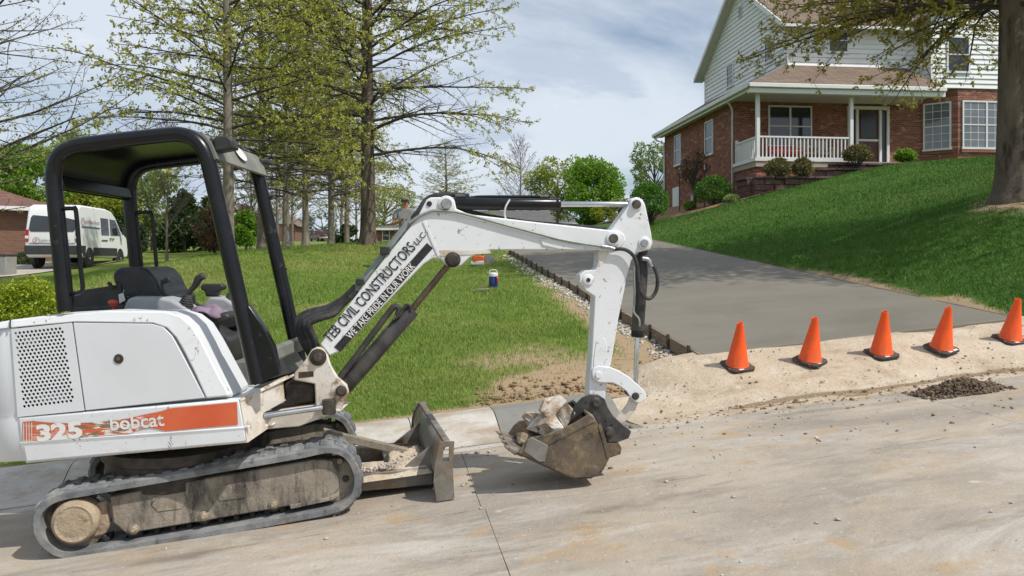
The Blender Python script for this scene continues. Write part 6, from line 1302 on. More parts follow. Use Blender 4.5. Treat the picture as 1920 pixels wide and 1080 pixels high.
# ---- clipped shrubs
def globe(px, d, y_c, rx_px, ry_px, seed, label, lm, n=7000, size=.05, name='round_shrub', stems=True, group=None, base_z=None):
    g = np.random.default_rng(seed); c_ = P(px, y_c, d); rx = rx_px / F * d; ry = ry_px / F * d; bz = TZ(c_.x, c_.y) if base_z is None else base_z
    o = thing(name, (c_.x, c_.y, bz), label, 'shrub', group)
    br = Lines()
    for k in range(26):
        dd = Vector(g.normal(0, 1, 3)); dd.z = abs(dd.z) * .7; dd.normalize(); e = Vector((c_.x + dd.x * rx * .9, c_.y + dd.y * rx * .9, c_.z + (dd.z - .2) * ry * .9)); s_ = Vector((c_.x + g.normal(0, .06) * rx, c_.y + g.normal(0, .06) * rx, bz - .05)); br.add([s_, s_.lerp(e, .5), e], [.02 * rx + .008, .012 * rx + .005, .003], 4)
    v, f = br.mesh(); raw('stems', v, f, 'twig_dark', o)
    dd = g.normal(0, 1, (n, 3)); dd /= np.linalg.norm(dd, axis=1, keepdims=True); dd[:, 2] = np.where(dd[:, 2] < -.75, -dd[:, 2], dd[:, 2])
    lump = 1 + .10 * np.sin(dd[:, 0] * 6 + seed) * np.sin(dd[:, 2] * 7 + 1 + seed) + .08 * np.sin(dd[:, 1] * 11 + seed) * np.sin(dd[:, 2] * 5) + .045 * g.normal(0, 1, n) + .14 * (g.random(n) < .03); r = (1 - .38 * g.random(n) ** 1.5) * lump
    C = np.array(c_) + dd * r[:, None] * np.array([rx, rx, ry]); C[:, 2] = np.maximum(C[:, 2], bz + .02)
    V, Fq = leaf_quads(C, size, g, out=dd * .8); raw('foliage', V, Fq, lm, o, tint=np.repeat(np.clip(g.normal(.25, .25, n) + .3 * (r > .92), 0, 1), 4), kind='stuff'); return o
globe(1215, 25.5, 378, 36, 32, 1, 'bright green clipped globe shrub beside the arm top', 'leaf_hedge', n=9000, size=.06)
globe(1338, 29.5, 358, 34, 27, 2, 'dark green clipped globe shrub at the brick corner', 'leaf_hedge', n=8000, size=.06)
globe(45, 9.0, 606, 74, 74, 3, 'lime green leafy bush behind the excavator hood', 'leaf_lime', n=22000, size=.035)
globe(1458, 27.6, 315, 24, 17, 4, 'olive shrub on the lower block wall, left one', 'leaf_olive', n=2600, size=.07, group='shrubs on the block walls', base_z=4.4)
globe(1504, 27.6, 314, 18, 18, 5, 'bronze shrub on the lower block wall, right of the olive one', 'leaf_olive', n=2200, size=.07, group='shrubs on the block walls', base_z=4.4)
globe(1607, 28.2, 289, 25, 16, 6, 'leafy shrub in front of the porch post by the front door', 'leaf_olive', n=3000, size=.07, group='shrubs on the block walls', base_z=4.85)
globe(1697, 28.4, 292, 17, 10, 7, 'small grassy green plant left of the bay window', 'leaf_fresh', n=1800, size=.1, group='shrubs on the block walls', base_z=4.9)
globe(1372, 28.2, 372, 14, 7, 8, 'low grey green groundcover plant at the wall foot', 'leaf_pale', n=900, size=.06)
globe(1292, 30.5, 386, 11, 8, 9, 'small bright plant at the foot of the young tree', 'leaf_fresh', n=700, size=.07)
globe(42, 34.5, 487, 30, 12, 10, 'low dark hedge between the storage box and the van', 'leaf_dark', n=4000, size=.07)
yt = leafy_tree(1302, 30.8, 272, 352, 62, 30, 'young reddish brown tree with white trunk guard by the brick wall', 'leaf_rust', n=1500, size=.07, nc=22, clump=.26, name='young_tree', bark='twig_dark')
yb = gp_(1298, 30.8); MB().tube([yb, yb + Vector((0, 0, .65))], .055, 10).build('trunk_guard', 'stake_white', yt)
# ================================================================ CONES
mat('cone_orange', (0.86, 0.105, 0.012), (0.80, 0.09, 0.012), scale=6, rough=.42, spec=.4, dirt=(0.50, 0.10, 0.03), dscale=7, dlo=.54, dhi=.72, dirt2=(0.35, 0.14, 0.07), d2scale=18, d2lo=.61, d2hi=.70, d2stretch=(1, 1, .4))
mat('cone_base', (0.03, 0.026, 0.024), (0.075, 0.062, 0.055), scale=9, rough=.75, dirt=(0.22, 0.17, 0.12), dscale=16, dlo=.56, dhi=.68)
def on_apron(px, py):
    d = 5.0
    while d < 14:
        p = P(px, py, d); s, t = st_of(p.x, p.y)
        if p.z <= GR * s + apron_off(np.array(t)).item(): return p, s, t
        d += .01
    return p, s, t
cone_spots = [(1382, 689, 20, 'first orange traffic cone, nearest the excavator arm'), (1518, 679, 38, 'second orange cone from the excavator, with a white label on its front edge'), (1652, 666, 24, 'middle one of the five orange traffic cones'),
              (1764, 656, 30, 'fourth orange cone from the excavator, beside the soil heap'), (1893, 639, 12, 'rightmost orange traffic cone, cut by the picture edge')]
cone0 = None
for k, (px, py, yaw, lb) in enumerate(cone_spots):
    p, s, t = on_apron(px, py)
    n_ = Vector((0, 0, 1)); h1 = GR * s + apron_off(np.array(t + .1)).item(); h0 = GR * s + apron_off(np.array(t - .1)).item()
    nv = (Vector((0, 0, 1)) - TE * ((h1 - h0) / .2) * .8 - SE * GR).normalized()
    if cone0 is None:
        cone0 = thing('traffic_cone', (0, 0, 0), lb, 'traffic cone', 'orange traffic cones across the driveway')
        hw = .135; c_ = .035; oc = [(hw - c_, hw), (hw, hw - c_), (hw, -hw + c_), (hw - c_, -hw), (-hw + c_, -hw), (-hw, -hw + c_), (-hw, hw - c_), (-hw + c_, hw)]
        MB().prism([Vector((x, y, .0)) for x, y in oc], (0, 0, .03)).build('base', 'cone_base', cone0, bevel=.008, seg=3)
        MB().lathe((0, 0, .03), (0, 0, 1), [(.112, -.002), (.112, .008), (.105, .014), (.032, .405), (.030, .43), (.024, .43), (.023, .36), (.001, .35)], 32).build('cone_body', 'cone_orange', cone0, angle=40)
        MB().lathe((0, 0, .03), (0, 0, 1), [(.0335, .396), (.0345, .40), (.0335, .406)], 32).build('top_rim', 'cone_orange', cone0)
        c = cone0
    else: c = copy_tree(cone0)
    c.location = p + nv * .004; c['label'] = lb
    nv = (nv + Vector(((.0, .03, -.025, .015, .02)[k], (-.02, .01, .03, -.03, 0)[k], 0))).normalized(); q = nv.to_track_quat('Z', 'Y').to_matrix().to_4x4(); c.rotation_euler = (q @ Matrix.Rotation(rad(yaw), 4, 'Z')).to_euler()
    if k in (0, 1, 3):
        st_ = MB().aabb(-.05 if k != 3 else .02, .0 if k != 3 else .09, -.128, -.100, .0302, .0312).build('base_label', 'sticker_white', None, loc=(0, 0, 0)); st_.parent = c
# ================================================================ ITEMS ON THE LAWN
mat('jug_blue', (0.02, 0.035, 0.16), (0.03, 0.05, 0.2), scale=8, rough=.4); mat('jug_white', (0.72, 0.72, 0.72), (0.62, 0.62, 0.62), scale=8, rough=.4); mat('tool_grey', (0.22, 0.21, 0.20), (0.3, 0.29, 0.27), scale=9, rough=.6, metal=.3); mat('saw_orange', (0.75, 0.14, 0.03), (0.65, 0.11, 0.03), scale=8, rough=.45)
jp = gp_(925, 13.5, .0); jug = thing('water_jug', jp, 'blue water jug with white lid and red spout standing on the lawn', 'water jug')
MB().lathe(jp, (0, 0, 1), [(.068, 0), (.074, .01), (.078, .10), (.074, .18), (.07, .185)], 20).build('jug_body', 'jug_blue', jug); MB().lathe(jp, (0, 0, 1), [(.074, .185), (.078, .19), (.078, .235), (.066, .25), (.02, .255)], 20).build('lid', 'jug_white', jug)
MB().tube([jp + Vector((.05, -.06, .19)), jp + Vector((.075, -.085, .15)), jp + Vector((.08, -.08, .10))], .014, 8).build('spout', 'red_plastic', jug); MB().tube(catmull([jp + Vector((-.075, 0, .2)), jp + Vector((-.05, 0, .29)), jp + Vector((.05, 0, .29)), jp + Vector((.075, 0, .2))], 4), .008, 6).build('handle', 'jug_white', jug)
fp_ = gp_(904, 13.0, .0); fl = thing('hand_float', fp_, 'grey plasterer hand float lying beside the blue jug', 'hand float')
MB().box(fp_ + Vector((0, 0, .05)), Vector((.11, .02, 0)), Vector((-.01, .05, 0)), (0, 0, .008)).build('float_plate', 'tool_grey', fl, bevel=.003); MB().tube(catmull([fp_ + Vector((-.06, 0, .055)), fp_ + Vector((-.05, 0, .09)), fp_ + Vector((.05, .01, .09)), fp_ + Vector((.06, .01, .055))], 4), .012, 8).build('handle', 'form_wood', fl)
sp_ = gp_(897, 19.3, .0); sw_ = thing('cutoff_saw', sp_, 'orange and white handheld cutoff saw lying on the grass under the boom', 'saw')
MB().box(sp_ + Vector((0, 0, .14)), (.14, .02, 0), (-.01, .09, 0), (0, 0, .09)).build('engine_housing', 'saw_orange', sw_, bevel=.03); MB().box(sp_ + Vector((-.02, -.02, .05)), (.16, .0, 0), (0, .08, 0), (0, 0, .05)).build('fuel_tank', 'jug_white', sw_, bevel=.02)
MB().lathe(sp_ + Vector((.27, .0, .13)), (0, 1, 0), [(.02, -.012), (.13, -.003), (.13, .003), (.02, .012)], 24).build('blade_disc', 'tool_grey', sw_); MB().tube(catmull([sp_ + Vector((-.12, 0, .2)), sp_ + Vector((-.05, -.02, .3)), sp_ + Vector((.08, .02, .28)), sp_ + Vector((.12, .02, .16))], 4), .014, 8).build('handle', 'plastic_black', sw_)
# ================================================================ VAN
mat('van_white', (0.80, 0.81, 0.82), (0.75, 0.76, 0.77), scale=1.2, rough=.3, spec=.5, dirt=(0.58, 0.57, 0.55), dscale=1.6, dlo=.60, dhi=.76); mat('van_black', (0.03, 0.031, 0.033), (0.045, 0.045, 0.047), scale=3, rough=.6); mat('tail_red', (0.45, 0.02, 0.02), (0.35, 0.015, 0.015), scale=5, rough=.25)
mat('tyre', (0.02, 0.02, 0.021), (0.035, 0.034, 0.033), scale=9, rough=.85); mat('rim_metal', (0.42, 0.42, 0.43), (0.3, 0.3, 0.31), scale=6, rough=.35, metal=.7); mat('logo_red', (0.28, 0.05, 0.06), (0.24, 0.04, 0.05), scale=6, rough=.4); mat('logo_blue', (0.05, 0.08, 0.22), (0.06, 0.09, 0.25), scale=6, rough=.4)
vf = Vector((-.135, .99, 0)).normalized(); vr = Vector((vf.y, -vf.x, 0)); vo = Vector((-18.05, 31.3, 0)); vo.z = min(TZ(-18, 32.3), TZ(-18.6, 36)) + .03
VAN = thing('delivery_van', vo, 'white high roof van with company lettering, parked beside the brick garage', 'van')
def hw_(h): return 1.02 - .11 * max(0, h - 1.15) / 1.35
def VP(l, w, h): return vo + vf * l + vr * w + Vector((0, 0, h))
prof = [(.06, .5), (0, .85), (.02, 1.5), (.09, 2.25), (.16, 2.4), (.4, 2.5), (3.1, 2.5), (3.75, 2.42), (4.15, 2.2), (4.7, 1.62), (5.35, 1.35), (5.52, 1.1), (5.55, .6), (5.45, .4), (.3, .4)]
m = MB(); n = len(prof)
m.add([VP(l, -hw_(h), h) for l, h in prof] + [VP(l, hw_(h), h) for l, h in prof], [tuple(range(n)), tuple(range(n, 2 * n))[::-1]] + [(i, (i + 1) % n, n + (i + 1) % n, n + i) for i in range(n)])
vb = m.build('body', 'van_white', VAN, bevel=.07, seg=3)
def vquad(pts, name, mt, th=.02, parent=VAN, bevel=.0, axis=None):
    p = [VP(*q) for q in pts]; nrm = (p[1] - p[0]).cross(p[2] - p[0]).normalized(); c_ = sum(p, Vector()) / len(p)
    if nrm.dot(Vector((0, 0, EYE)) - c_) < 0: nrm = -nrm
    return MB().prism([q + nrm * .004 for q in p], nrm * th).build(name, mt, parent, bevel=bevel)
def rl_(h): return .02 + .09 * max(0, h - 1.5) / .75 if h > 1.5 else 0.02 * (h - .85) / .65
vquad([(rl_(1.42), -.78, 1.42), (rl_(1.42), .78, 1.42), (rl_(1.5), .86, 1.52), (rl_(2.12), .80, 2.08), (rl_(2.15), .72, 2.14), (rl_(2.15), -.72, 2.14), (rl_(2.12), -.80, 2.08), (rl_(1.5), -.86, 1.52)], 'rear_window', 'window_glass', .012)
for w0, w1 in ((-.985, -.86), (.86, .985)):
    tl_ = vquad([(-.0, w0, 1.02), (-.0, w1, 1.02), (.02, w1 * .995, 1.5), (.02, w0 * .995, 1.5)], 'tail_light', 'tail_red', .025, bevel=.01); vquad([(-.025, w0, 1.15), (-.025, w1, 1.15), (-.015, w1, 1.26), (-.015, w0, 1.26)], 'reverse_lamp', 'jug_white', .006, tl_)
vquad([(.0, -1.0, .52), (.0, 1.0, .52), (.0, 1.0, .88), (.0, -1.0, .88)], 'rear_bumper', 'van_black', .07, bevel=.02); vquad([(-.08, .30, .66), (-.08, .58, .66), (-.08, .58, .80), (-.08, .30, .80)], 'number_plate', 'jug_white', .008)
vquad([(-.012, -.02, .9), (-.012, .02, .9), (.09, .02, 2.3), (.09, -.02, 2.3)], 'door_seam', 'van_black', .004)
for sd in (-1, 1):
    vquad([(.35, sd * 1.02, .45), (.55, sd * 1.02, .45), (.55, sd * 1.02, .88), (.0, sd * 1.02, .88)], 'side_cladding', 'van_black', .015); vquad([(1.4, sd * 1.02, .48), (4.1, sd * 1.02, .48), (4.1, sd * 1.02, .82), (1.4, sd * 1.02, .82)], 'side_cladding', 'van_black', .015)
    vquad([(2.35, sd * hw_(1.4), 1.38), (3.2, sd * hw_(1.4), 1.38), (3.2, sd * hw_(2.08), 2.08), (2.35, sd * hw_(2.08), 2.08)], 'side_window', 'window_glass', .012); vquad([(3.4, sd * hw_(1.4), 1.38), (4.55, sd * hw_(1.4), 1.40), (4.5, sd * hw_(1.6), 1.62), (4.05, sd * hw_(2.1), 2.06), (3.4, sd * hw_(2.08), 2.08)], 'side_window', 'window_glass', .012)
    for l in (1.0, 4.55):
        arch = MB().lathe(VP(l, sd * 1.0, .38), vr * sd, [(.44, -.1), (.44, .022), (.40, .026), (.38, .022)], 24).build('wheel_arch', 'van_black', VAN)
        wh = MB().lathe(VP(l, sd * .80, .36), vr * sd, [(.20, 0), (.34, .0), (.36, .03), (.36, .21), (.34, .24), (.22, .245)], 26).build('wheel', 'tyre', VAN)
        MB().lathe(VP(l, sd * .80, .36), vr * sd, [(.21, .20), (.225, .235), (.19, .225), (.06, .24), (.05, .255)], 20).build('rim', 'rim_metal', wh)
        for k in range(5):
            a = k * 1.2566; c_ = VP(l, sd * 1.045, .36) + vf * (.13 * math.cos(a)) + Vector((0, 0, .13 * math.sin(a))); MB().lathe(c_, vr * sd, [(.035, -.01), (.035, .0)], 8).build('rim_opening', 'tyre', wh)
    vquad([(2.3, sd * 1.02, 1.12), (3.0, sd * 1.02, 1.12), (3.0, sd * 1.02, 1.16), (2.3, sd * 1.02, 1.16)], 'door_track', 'van_black', .008)
    for l in (3.25, 3.55): vquad([(l, sd * 1.02, 1.2), (l + .16, sd * 1.02, 1.2), (l + .16, sd * 1.02, 1.25), (l, sd * 1.02, 1.25)], 'door_handle', 'van_black', .03)
    mir = MB().box(VP(4.5, sd * 1.2, 1.6), vf * .06, vr * .1, (0, 0, .17)).build('wing_mirror', 'van_black', VAN, bevel=.03)
text('lettering', 'John Henry Foster', VP(-.012, -.42, 1.00), vr, (0, 0, 1), 1.08, .13, 'letter_black', VAN, up=.012); vquad([(-.004, -.84, .955), (-.004, .84, .955), (-.004, .84, .975), (-.004, -.84, .975)], 'stripe', 'logo_blue', .008)
lg = MB(); c_ = VP(-.004, -.58, 1.07); ring = [(c_ + vr * (r_ * math.cos(a)) + Vector((0, 0, r_ * math.sin(a)))) for r_ in (.13, .112) for a in [k * math.pi / 12 for k in range(24)]]
lg.add([p - vf * .01 for p in ring], [(k, (k + 1) % 24, 24 + (k + 1) % 24, 24 + k) for k in range(24)]).build('logo_ring', 'logo_red', VAN); text('lettering', 'JF', VP(-.012, -.64, 1.0), vr, (0, 0, 1), .12, .13, 'logo_red', VAN, up=.012)
text('lettering', 'John Henry Foster', VP(.62, hw_(1.8) + .012, 1.74), vf, (0, 0, 1), 1.55, .2, 'logo_red', VAN, up=.012); vquad([(.3, hw_(1.6), 1.62), (2.2, hw_(1.6), 1.62), (2.2, hw_(1.65), 1.66), (.3, hw_(1.65), 1.66)], 'stripe', 'logo_blue', .008)
c_ = VP(.42, hw_(1.85) + .012, 1.85); MB().add([c_ + vf * (r_ * math.cos(a)) + Vector((0, 0, r_ * math.sin(a))) for r_ in (.16, .135) for a in [k * math.pi / 12 for k in range(24)]], [(k, (k + 1) % 24, 24 + (k + 1) % 24, 24 + k) for k in range(24)]).build('logo_ring', 'logo_red', VAN)
text('lettering', 'JF', VP(.34, hw_(1.85) + .012, 1.77), vf, (0, 0, 1), .16, .16, 'logo_red', VAN, up=.004)
# driveway of the neighbouring house
layered('old_concrete', (0.44, 0.40, 0.34), [dict(c=(0.36, 0.325, 0.275), s=1.5, lo=.4, hi=.65)], rough=.9)
nd = MB(); q_ = [(-34 + i * 1.5, 27.4 + j * 1.1 + .10 * (i - 8) * (j < 1)) for j in range(9) for i in range(12)]
nd.v = [(x, y, TZ(x, y) + .03) for x, y in q_]; nd.f = [(j * 12 + i, j * 12 + i + 1, (j + 1) * 12 + i + 1, (j + 1) * 12 + i) for j in range(8) for i in range(11)]; struct(nd.build('neighbour_driveway', 'old_concrete', angle=80))
# ================================================================ OTHER HOUSES
def simple_house(name, x0, x1, y0, y1, zg, ze, zr, label, wm, rm, hip=0.0, ov=.45, gable_m=None, axis='x', fascia='white_trim'):
    o = thing(name, ((x0 + x1) / 2, (y0 + y1) / 2, zg), label, 'house')
    MB().aabb(x0, x1, y0, y1, zg - 1, ze, ).build('wall', wm, o, smooth=False); pt = (zr - ze) / ((y1 - y0) / 2 if axis == 'x' else (x1 - x0) / 2)
    if axis == 'x':
        ym = (y0 + y1) / 2; a = [(x0 - ov, y0 - ov, ze - ov * pt), (x1 + ov, y0 - ov, ze - ov * pt), (x1 + ov, y1 + ov, ze - ov * pt), (x0 - ov, y1 + ov, ze - ov * pt)]; b = [(x0 - ov + hip, ym, zr), (x1 + ov - hip, ym, zr)]
        MB().add(a + b, [(0, 1, 5, 4), (2, 3, 4, 5), (1, 2, 5), (3, 0, 4), (0, 3, 2, 1)]).build('roof', rm, o, smooth=False)
        MB().aabb(x0 - ov - .1, x1 + ov + .1, y0 - ov - .12, y0 - ov, ze - ov * pt - .14, ze - ov * pt + .05).build('gutter', fascia, o); MB().aabb(x1 + ov, x1 + ov + .12, y0 - ov, y1 + ov, ze - ov * pt - .14, ze - ov * pt + .05).build('gutter', fascia, o)
    else:
        xm = (x0 + x1) / 2; a = [(x0 - ov, y0 - ov, ze - ov * pt), (x1 + ov, y0 - ov, ze - ov * pt), (x1 + ov, y1 + ov, ze - ov * pt), (x0 - ov, y1 + ov, ze - ov * pt)]; b = [(xm, y0 - ov, zr), (xm, y1 + ov, zr)]
        MB().add(a + b, [(0, 4, 5, 3), (1, 2, 5, 4)]).build('roof', rm, o, smooth=False); MB().prism([(x0, y0 - .02, ze), (x1, y0 - .02, ze), (xm, y0 - .02, zr - .08)], (0, .3, 0)).build('gable', gable_m or wm, o, smooth=False)
    return o
lh = simple_house('brick_garage', -46, -21.7, 37.6, 47.5, 1.6, 4.12, 5.7, 'low brick garage house with reddish shingle roof at the left edge', 'brown_brick', 'red_shingles', hip=4.9)
_c = Vector((-21.7, 37.6, 0)); _R = Matrix.Rotation(rad(25), 3, 'Z'); _l = lh.location.copy(); lh.location = _c + _R @ (_l - _c); lh.location.z = _l.z; lh.rotation_euler = (0, 0, rad(25))
r1 = simple_house('ranch_house', -13.2, -2.0, 75, 83, 3.0, 4.5, 5.1, 'far brick ranch house with grey roof behind the workers', 'red_brick', 'grey_shingles', hip=3)
window((-12.2, 74.98, 3.3), (1, 0, 0), (0, -1, 0), .7, 1.05, r1)
r2 = simple_house('grey_roof_house', -4.5, 5.2, 64, 73, 2.6, 4.55, 5.75, 'far low house with wide grey roof behind the boom', 'white_siding', 'grey_shingles', hip=1.0)
window((-3.6, 63.98, 3.2), (1, 0, 0), (0, -1, 0), .9, 1.1, r2); window((1.0, 63.98, 3.2), (1, 0, 0), (0, -1, 0), 1.6, 1.1, r2, pairs=2)
r3 = simple_house('gabled_garage', -32.6, -27.2, 100, 104.5, 3.4, 6.0, 8.0, 'far brick garage with white gable between the oak trunks', 'brown_brick', 'tan_shingles', axis='y', gable_m='white_siding')
MB().aabb(-28.4, -27.5, 99.8, 99.99, 3.4, 4.9).build('garage_door', 'logo_blue', r3)
r4 = simple_house('far_brick_house', -43, -34, 104, 110, 3.4, 5.4, 7.2, 'far brown brick house left of the white gabled garage', 'brown_brick', 'grey_shingles')
# storage box by the garage
bx = P(8, 500, 29); bx.z = TZ(bx.x, bx.y); sb_ = thing('storage_box', bx, 'grey plastic storage box at the left picture edge', 'storage box'); mat('box_grey', (0.30, 0.30, 0.29), (0.25, 0.25, 0.24), scale=4, rough=.6)
MB().aabb(bx.x - .45, bx.x + .25, bx.y - .3, bx.y + .35, bx.z, bx.z + .72).build('box_body', 'box_grey', sb_, bevel=.03)
MB().aabb(bx.x - .48, bx.x + .28, bx.y - .33, bx.y + .38, bx.z + .72, bx.z + .82).build('box_lid', 'cap_block', sb_, bevel=.03)
# ================================================================ MAROON PICKUP
mat('maroon_paint', (0.10, 0.012, 0.016), (0.08, 0.01, 0.013), scale=2, rough=.25, spec=.5); mat('chrome_trim', (0.5, 0.5, 0.5), (0.4, 0.4, 0.4), scale=3, rough=.25, metal=.9)
ko = P(600, 453, 120); ko.z = TZ(ko.x, ko.y); kf = Vector((-.50, .87, 0)).normalized(); kr = Vector((kf.y, -kf.x, 0)); PK = thing('pickup_truck', ko, 'maroon pickup truck parked far off between two oak trunks', 'pickup')
def KP(l, w, h): return ko + kf * l + kr * w + Vector((0, 0, h))
def kprism(pr, w, name, mt, bevel=.05, parent=PK): n = len(pr); return MB().prism([KP(l, -w, h) for l, h in pr], kr * (2 * w)).build(name, mt, parent, bevel=bevel)
kprism([(-2.7, .55), (-2.75, 1.1), (-.6, 1.12), (-.6, 1.12), (1.0, 1.12), (2.5, 1.05), (2.7, .9), (2.7, .5)], .97, 'body', 'maroon_paint'); kprism([(-.75, 1.12), (-.6, 1.78), (.5, 1.82), (1.25, 1.12)], .85, 'cab', 'maroon_paint'); kprism([(-.74, 1.22), (-.66, 1.68), (-.64, 1.68), (-.72, 1.22)], .72, 'rear_window', 'window_glass', .0)
kprism([(-2.85, .55), (-2.85, .78), (-2.72, .78), (-2.72, .55)], .95, 'bumper', 'chrome_trim', .02)
for sd in (-1, 1):
    MB().box(KP(-2.76, sd * .88, .98), kf * .02, kr * .08, (0, 0, .14)).build('tail_light', 'tail_red', PK); MB().prism([KP(-.5, sd * .86, 1.2), KP(.95, sd * .86, 1.2), KP(.45, sd * .86, 1.7), KP(-.45, sd * .86, 1.7)], kr * (.01 * sd)).build('side_window', 'window_glass', PK)
    for l in (-1.7, 1.75): wh = MB().lathe(KP(l, sd * .75, .38), kr * sd, [(.2, 0), (.38, 0), (.39, .2), (.36, .24), (.22, .24)], 20).build('wheel', 'tyre', PK); MB().lathe(KP(l, sd * .75, .38), kr * sd, [(.22, .2), (.2, .245), (.05, .25)], 16).build('rim', 'rim_metal', wh)
# ================================================================ PEOPLE
mat('skin_tone', (0.42, 0.20, 0.13), (0.36, 0.165, 0.105), scale=9, rough=.55); mat('shirt_grey', (0.20, 0.205, 0.21), (0.26, 0.265, 0.27), scale=5, rough=.9); mat('shirt_dark', (0.03, 0.035, 0.06), (0.05, 0.055, 0.08), scale=5, rough=.9); mat('jeans', (0.065, 0.085, 0.125), (0.10, 0.125, 0.17), scale=6, rough=.9); mat('boot_brown', (0.10, 0.065, 0.04), (0.07, 0.045, 0.03), scale=9, rough=.8); mat('cap_grey', (0.20, 0.20, 0.17), (0.10, 0.11, 0.09), scale=14, rough=.9); mat('hair_dark', (0.03, 0.022, 0.016), (0.05, 0.035, 0.025), scale=20, rough=.8)
def skin(name, joints, edges, m, parent, root=0, sub=2):
    names = list(joints); me = bpy.data.meshes.new(name); me.from_pydata([joints[k][0] for k in names], [(names.index(a), names.index(b)) for a, b in edges], []) 
    me.materials.append(MATS[m]); o = bpy.data.objects.new(name, me); COL.objects.link(o); o.parent = parent; ROOT[o] = ROOT[parent]
    o.modifiers.new('skin', 'SKIN').use_smooth_shade = True
    if not me.skin_vertices: return o
    for i, k in enumerate(names): me.skin_vertices[0].data[i].radius = joints[k][1]; me.skin_vertices[0].data[i].use_root = (i == root)
    s_ = o.modifiers.new('sub', 'SUBSURF'); s_.levels = sub; s_.render_levels = sub; return o
def person(loc, yaw, H, label, shirt, cap, fold=True, group='workers behind the boom'):
    k = H / 1.8; o = thing('person', loc, label, 'person', group)
    def J(x, y, z, rx, ry=None): return ((x * k, y * k, z * k), (rx * k, (ry or rx) * k))
    B = {'pelvis': J(0, 0, .95, .15, .11), 'spine': J(0, .0, 1.15, .14, .10), 'chest': J(0, .01, 1.36, .17, .11), 'neck': J(0, .0, 1.50, .068), 'head1': J(0, -.02, 1.585, .080, .09), 'head2': J(0, -.035, 1.68, .086, .10), 'head3': J(0, -.035, 1.755, .06, .065)}
    E = [('pelvis', 'spine'), ('spine', 'chest'), ('chest', 'neck'), ('neck', 'head1'), ('head1', 'head2'), ('head2', 'head3')]
    for s, n in ((-1, 'l'), (1, 'r')):
        sx = s * .20
        if fold: el, wr, hd = (s * .29, -.03, 1.13), (s * .09, -.25, 1.20), (s * .035, -.31, 1.235)
        else: el, wr, hd = (s * .27, .03, 1.16), (s * .26, -.06, .92), (s * .25, -.08, .83)
        B.update({'sh' + n: J(sx, 0, 1.45, .068), 'el' + n: J(*el, .046), 'wr' + n: J(*wr, .030), 'hd' + n: J(*hd, .036, .02), 'hip' + n: J(s * .09, 0, .90, .095), 'kn' + n: J(s * .11, -.02, .50, .062), 'an' + n: J(s * .12, .02, .10, .042), 'ft' + n: J(s * .135, -.13, .04, .042, .035)})
        E += [('chest', 'sh' + n), ('sh' + n, 'el' + n), ('el' + n, 'wr' + n), ('wr' + n, 'hd' + n), ('pelvis', 'hip' + n), ('hip' + n, 'kn' + n), ('kn' + n, 'an' + n), ('an' + n, 'ft' + n)]
        # fingers
        hb_ = Vector(hd) * k; wb = Vector(wr) * k; d = (hb_ - wb).normalized(); sd = d.cross(Vector((0, 0, 1))).normalized(); hm = MB()
        for q in range(4):
            b0 = hb_ + sd * ((q - 1.5) * .019 * k); L_ = (.075, .085, .08, .06)[q] * k; cu = Vector((0, 0, -.35)); hm.tube([b0, b0 + d * L_ * .5, b0 + (d + cu).normalized() * L_ * .95], [.0095 * k, .009 * k, .007 * k], 6)
        hm.tube([hb_ - d * .03 * k - sd * s * .03 * k, hb_ - sd * s * .055 * k + d * .02 * k, hb_ - sd * s * .05 * k + d * .05 * k], [.011 * k, .010 * k, .008 * k], 6)
        ho = hm.build('fingers', 'skin_tone', o, loc=(0, 0, 0)); ho.parent = o; ho.location = (0, 0, 0)
    skin('body', B, E, 'skin_tone', o)
    def grow(names, f): return {n: (B[n][0], (B[n][1][0] * f, B[n][1][1] * f)) for n in names}
    Sx = grow(['pelvis', 'spine', 'chest', 'shl', 'shr'], 1.16); Sx['neckb'] = J(0, 0, 1.50, .088)
    for n in 'lr': a = Vector(B['sh' + n][0]); b = Vector(B['el' + n][0]); Sx['sl' + n] = (tuple(a.lerp(b, .75)), (.072 * k, .072 * k))
    skin('shirt', Sx, [('pelvis', 'spine'), ('spine', 'chest'), ('chest', 'neckb'), ('chest', 'shl'), ('chest', 'shr'), ('shl', 'sll'), ('shr', 'slr')], shirt, o)
    skin('trousers', grow(['pelvis', 'hipl', 'hipr', 'knl', 'knr', 'anl', 'anr'], 1.18), [('pelvis', 'hipl'), ('pelvis', 'hipr'), ('hipl', 'knl'), ('hipr', 'knr'), ('knl', 'anl'), ('knr', 'anr')], 'jeans', o)
    for s in (-1, 1): b_ = MB().box((s * .13 * k, -.06 * k, .05 * k), (.048 * k, 0, 0), (0, .14 * k, 0), (0, 0, .05 * k)).build('boot', 'boot_brown', o, loc=(0, 0, 0), bevel=.03 * k, seg=3); b_.parent = o; b_.location = (0, 0, 0)
    hc = Vector((0, -.035, 1.682)) * k
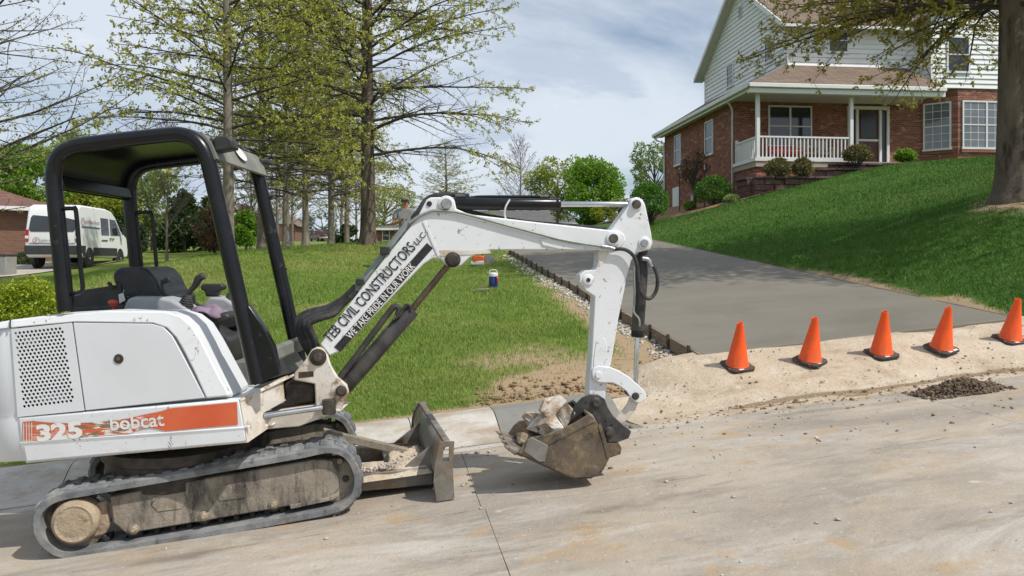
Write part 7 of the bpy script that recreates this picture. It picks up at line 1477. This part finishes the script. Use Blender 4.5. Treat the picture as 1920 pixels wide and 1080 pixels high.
    parts = [MB().lathe(hc + Vector((0, .005, .03 * k)), (0, -.18, 1), [(.104 * k, 0), (.105 * k, .03 * k), (.085 * k, .07 * k), (.05 * k, .095 * k), (.01 * k, .102 * k)], 18).build('cap', cap, o, loc=(0, 0, 0)),
             MB().box(hc + Vector((0, -.125 * k, .022 * k)), (.07 * k, 0, 0), (0, .055 * k, -.02 * k), (0, 0, .005 * k)).build('cap_brim', cap, o, loc=(0, 0, 0), bevel=.004),
             MB().lathe(hc + Vector((0, .02 * k, .0)), (0, 0, 1), [(.09 * k, -.03 * k), (.094 * k, .0), (.094 * k, .03 * k)], 16).build('hair', 'hair_dark', o, loc=(0, 0, 0)),
             MB().tube([hc + Vector((0, -.088 * k, .0)), hc + Vector((0, -.112 * k, -.028 * k)), hc + Vector((0, -.092 * k, -.035 * k))], [.008 * k, .014 * k, .010 * k], 6).build('nose', 'skin_tone', o, loc=(0, 0, 0)),
             MB().box(hc + Vector((0, -.086 * k, -.062 * k)), (.022 * k, 0, 0), (0, .008 * k, 0), (0, 0, .004 * k)).build('mouth', 'logo_red', o, loc=(0, 0, 0))]
    for s in (-1, 1):
        parts.append(MB().lathe(hc + Vector((s * .03 * k, -.088 * k, .002 * k)), (0, -1, 0), [(.010 * k, -.004 * k), (.008 * k, .004 * k), (.002 * k, .006 * k)], 8).build('eye', 'hair_dark', o, loc=(0, 0, 0)))
        parts.append(MB().lathe(hc + Vector((s * .086 * k, .0, -.01 * k)), (s, 0, 0), [(.02 * k, 0), (.026 * k, .008 * k), (.012 * k, .014 * k)], 10).build('ear', 'skin_tone', o, loc=(0, 0, 0)))
    for q in parts: q.parent = o; q.location = (0, 0, 0)
    o.rotation_euler = (0, 0, yaw); return o
w1 = gp_(760, 20, 0.0); person(w1, .08, 3.17 - w1.z, 'standing worker in grey shirt and cap, looking down at his hands', 'shirt_grey', 'cap_grey')
w2 = gp_(817, 26, 0.0); person(w2, .5, 3.83 - w2.z, 'worker hidden behind the boom except for a white cap', 'shirt_dark', 'jug_white', fold=False)
bpy.context.view_layer.update()
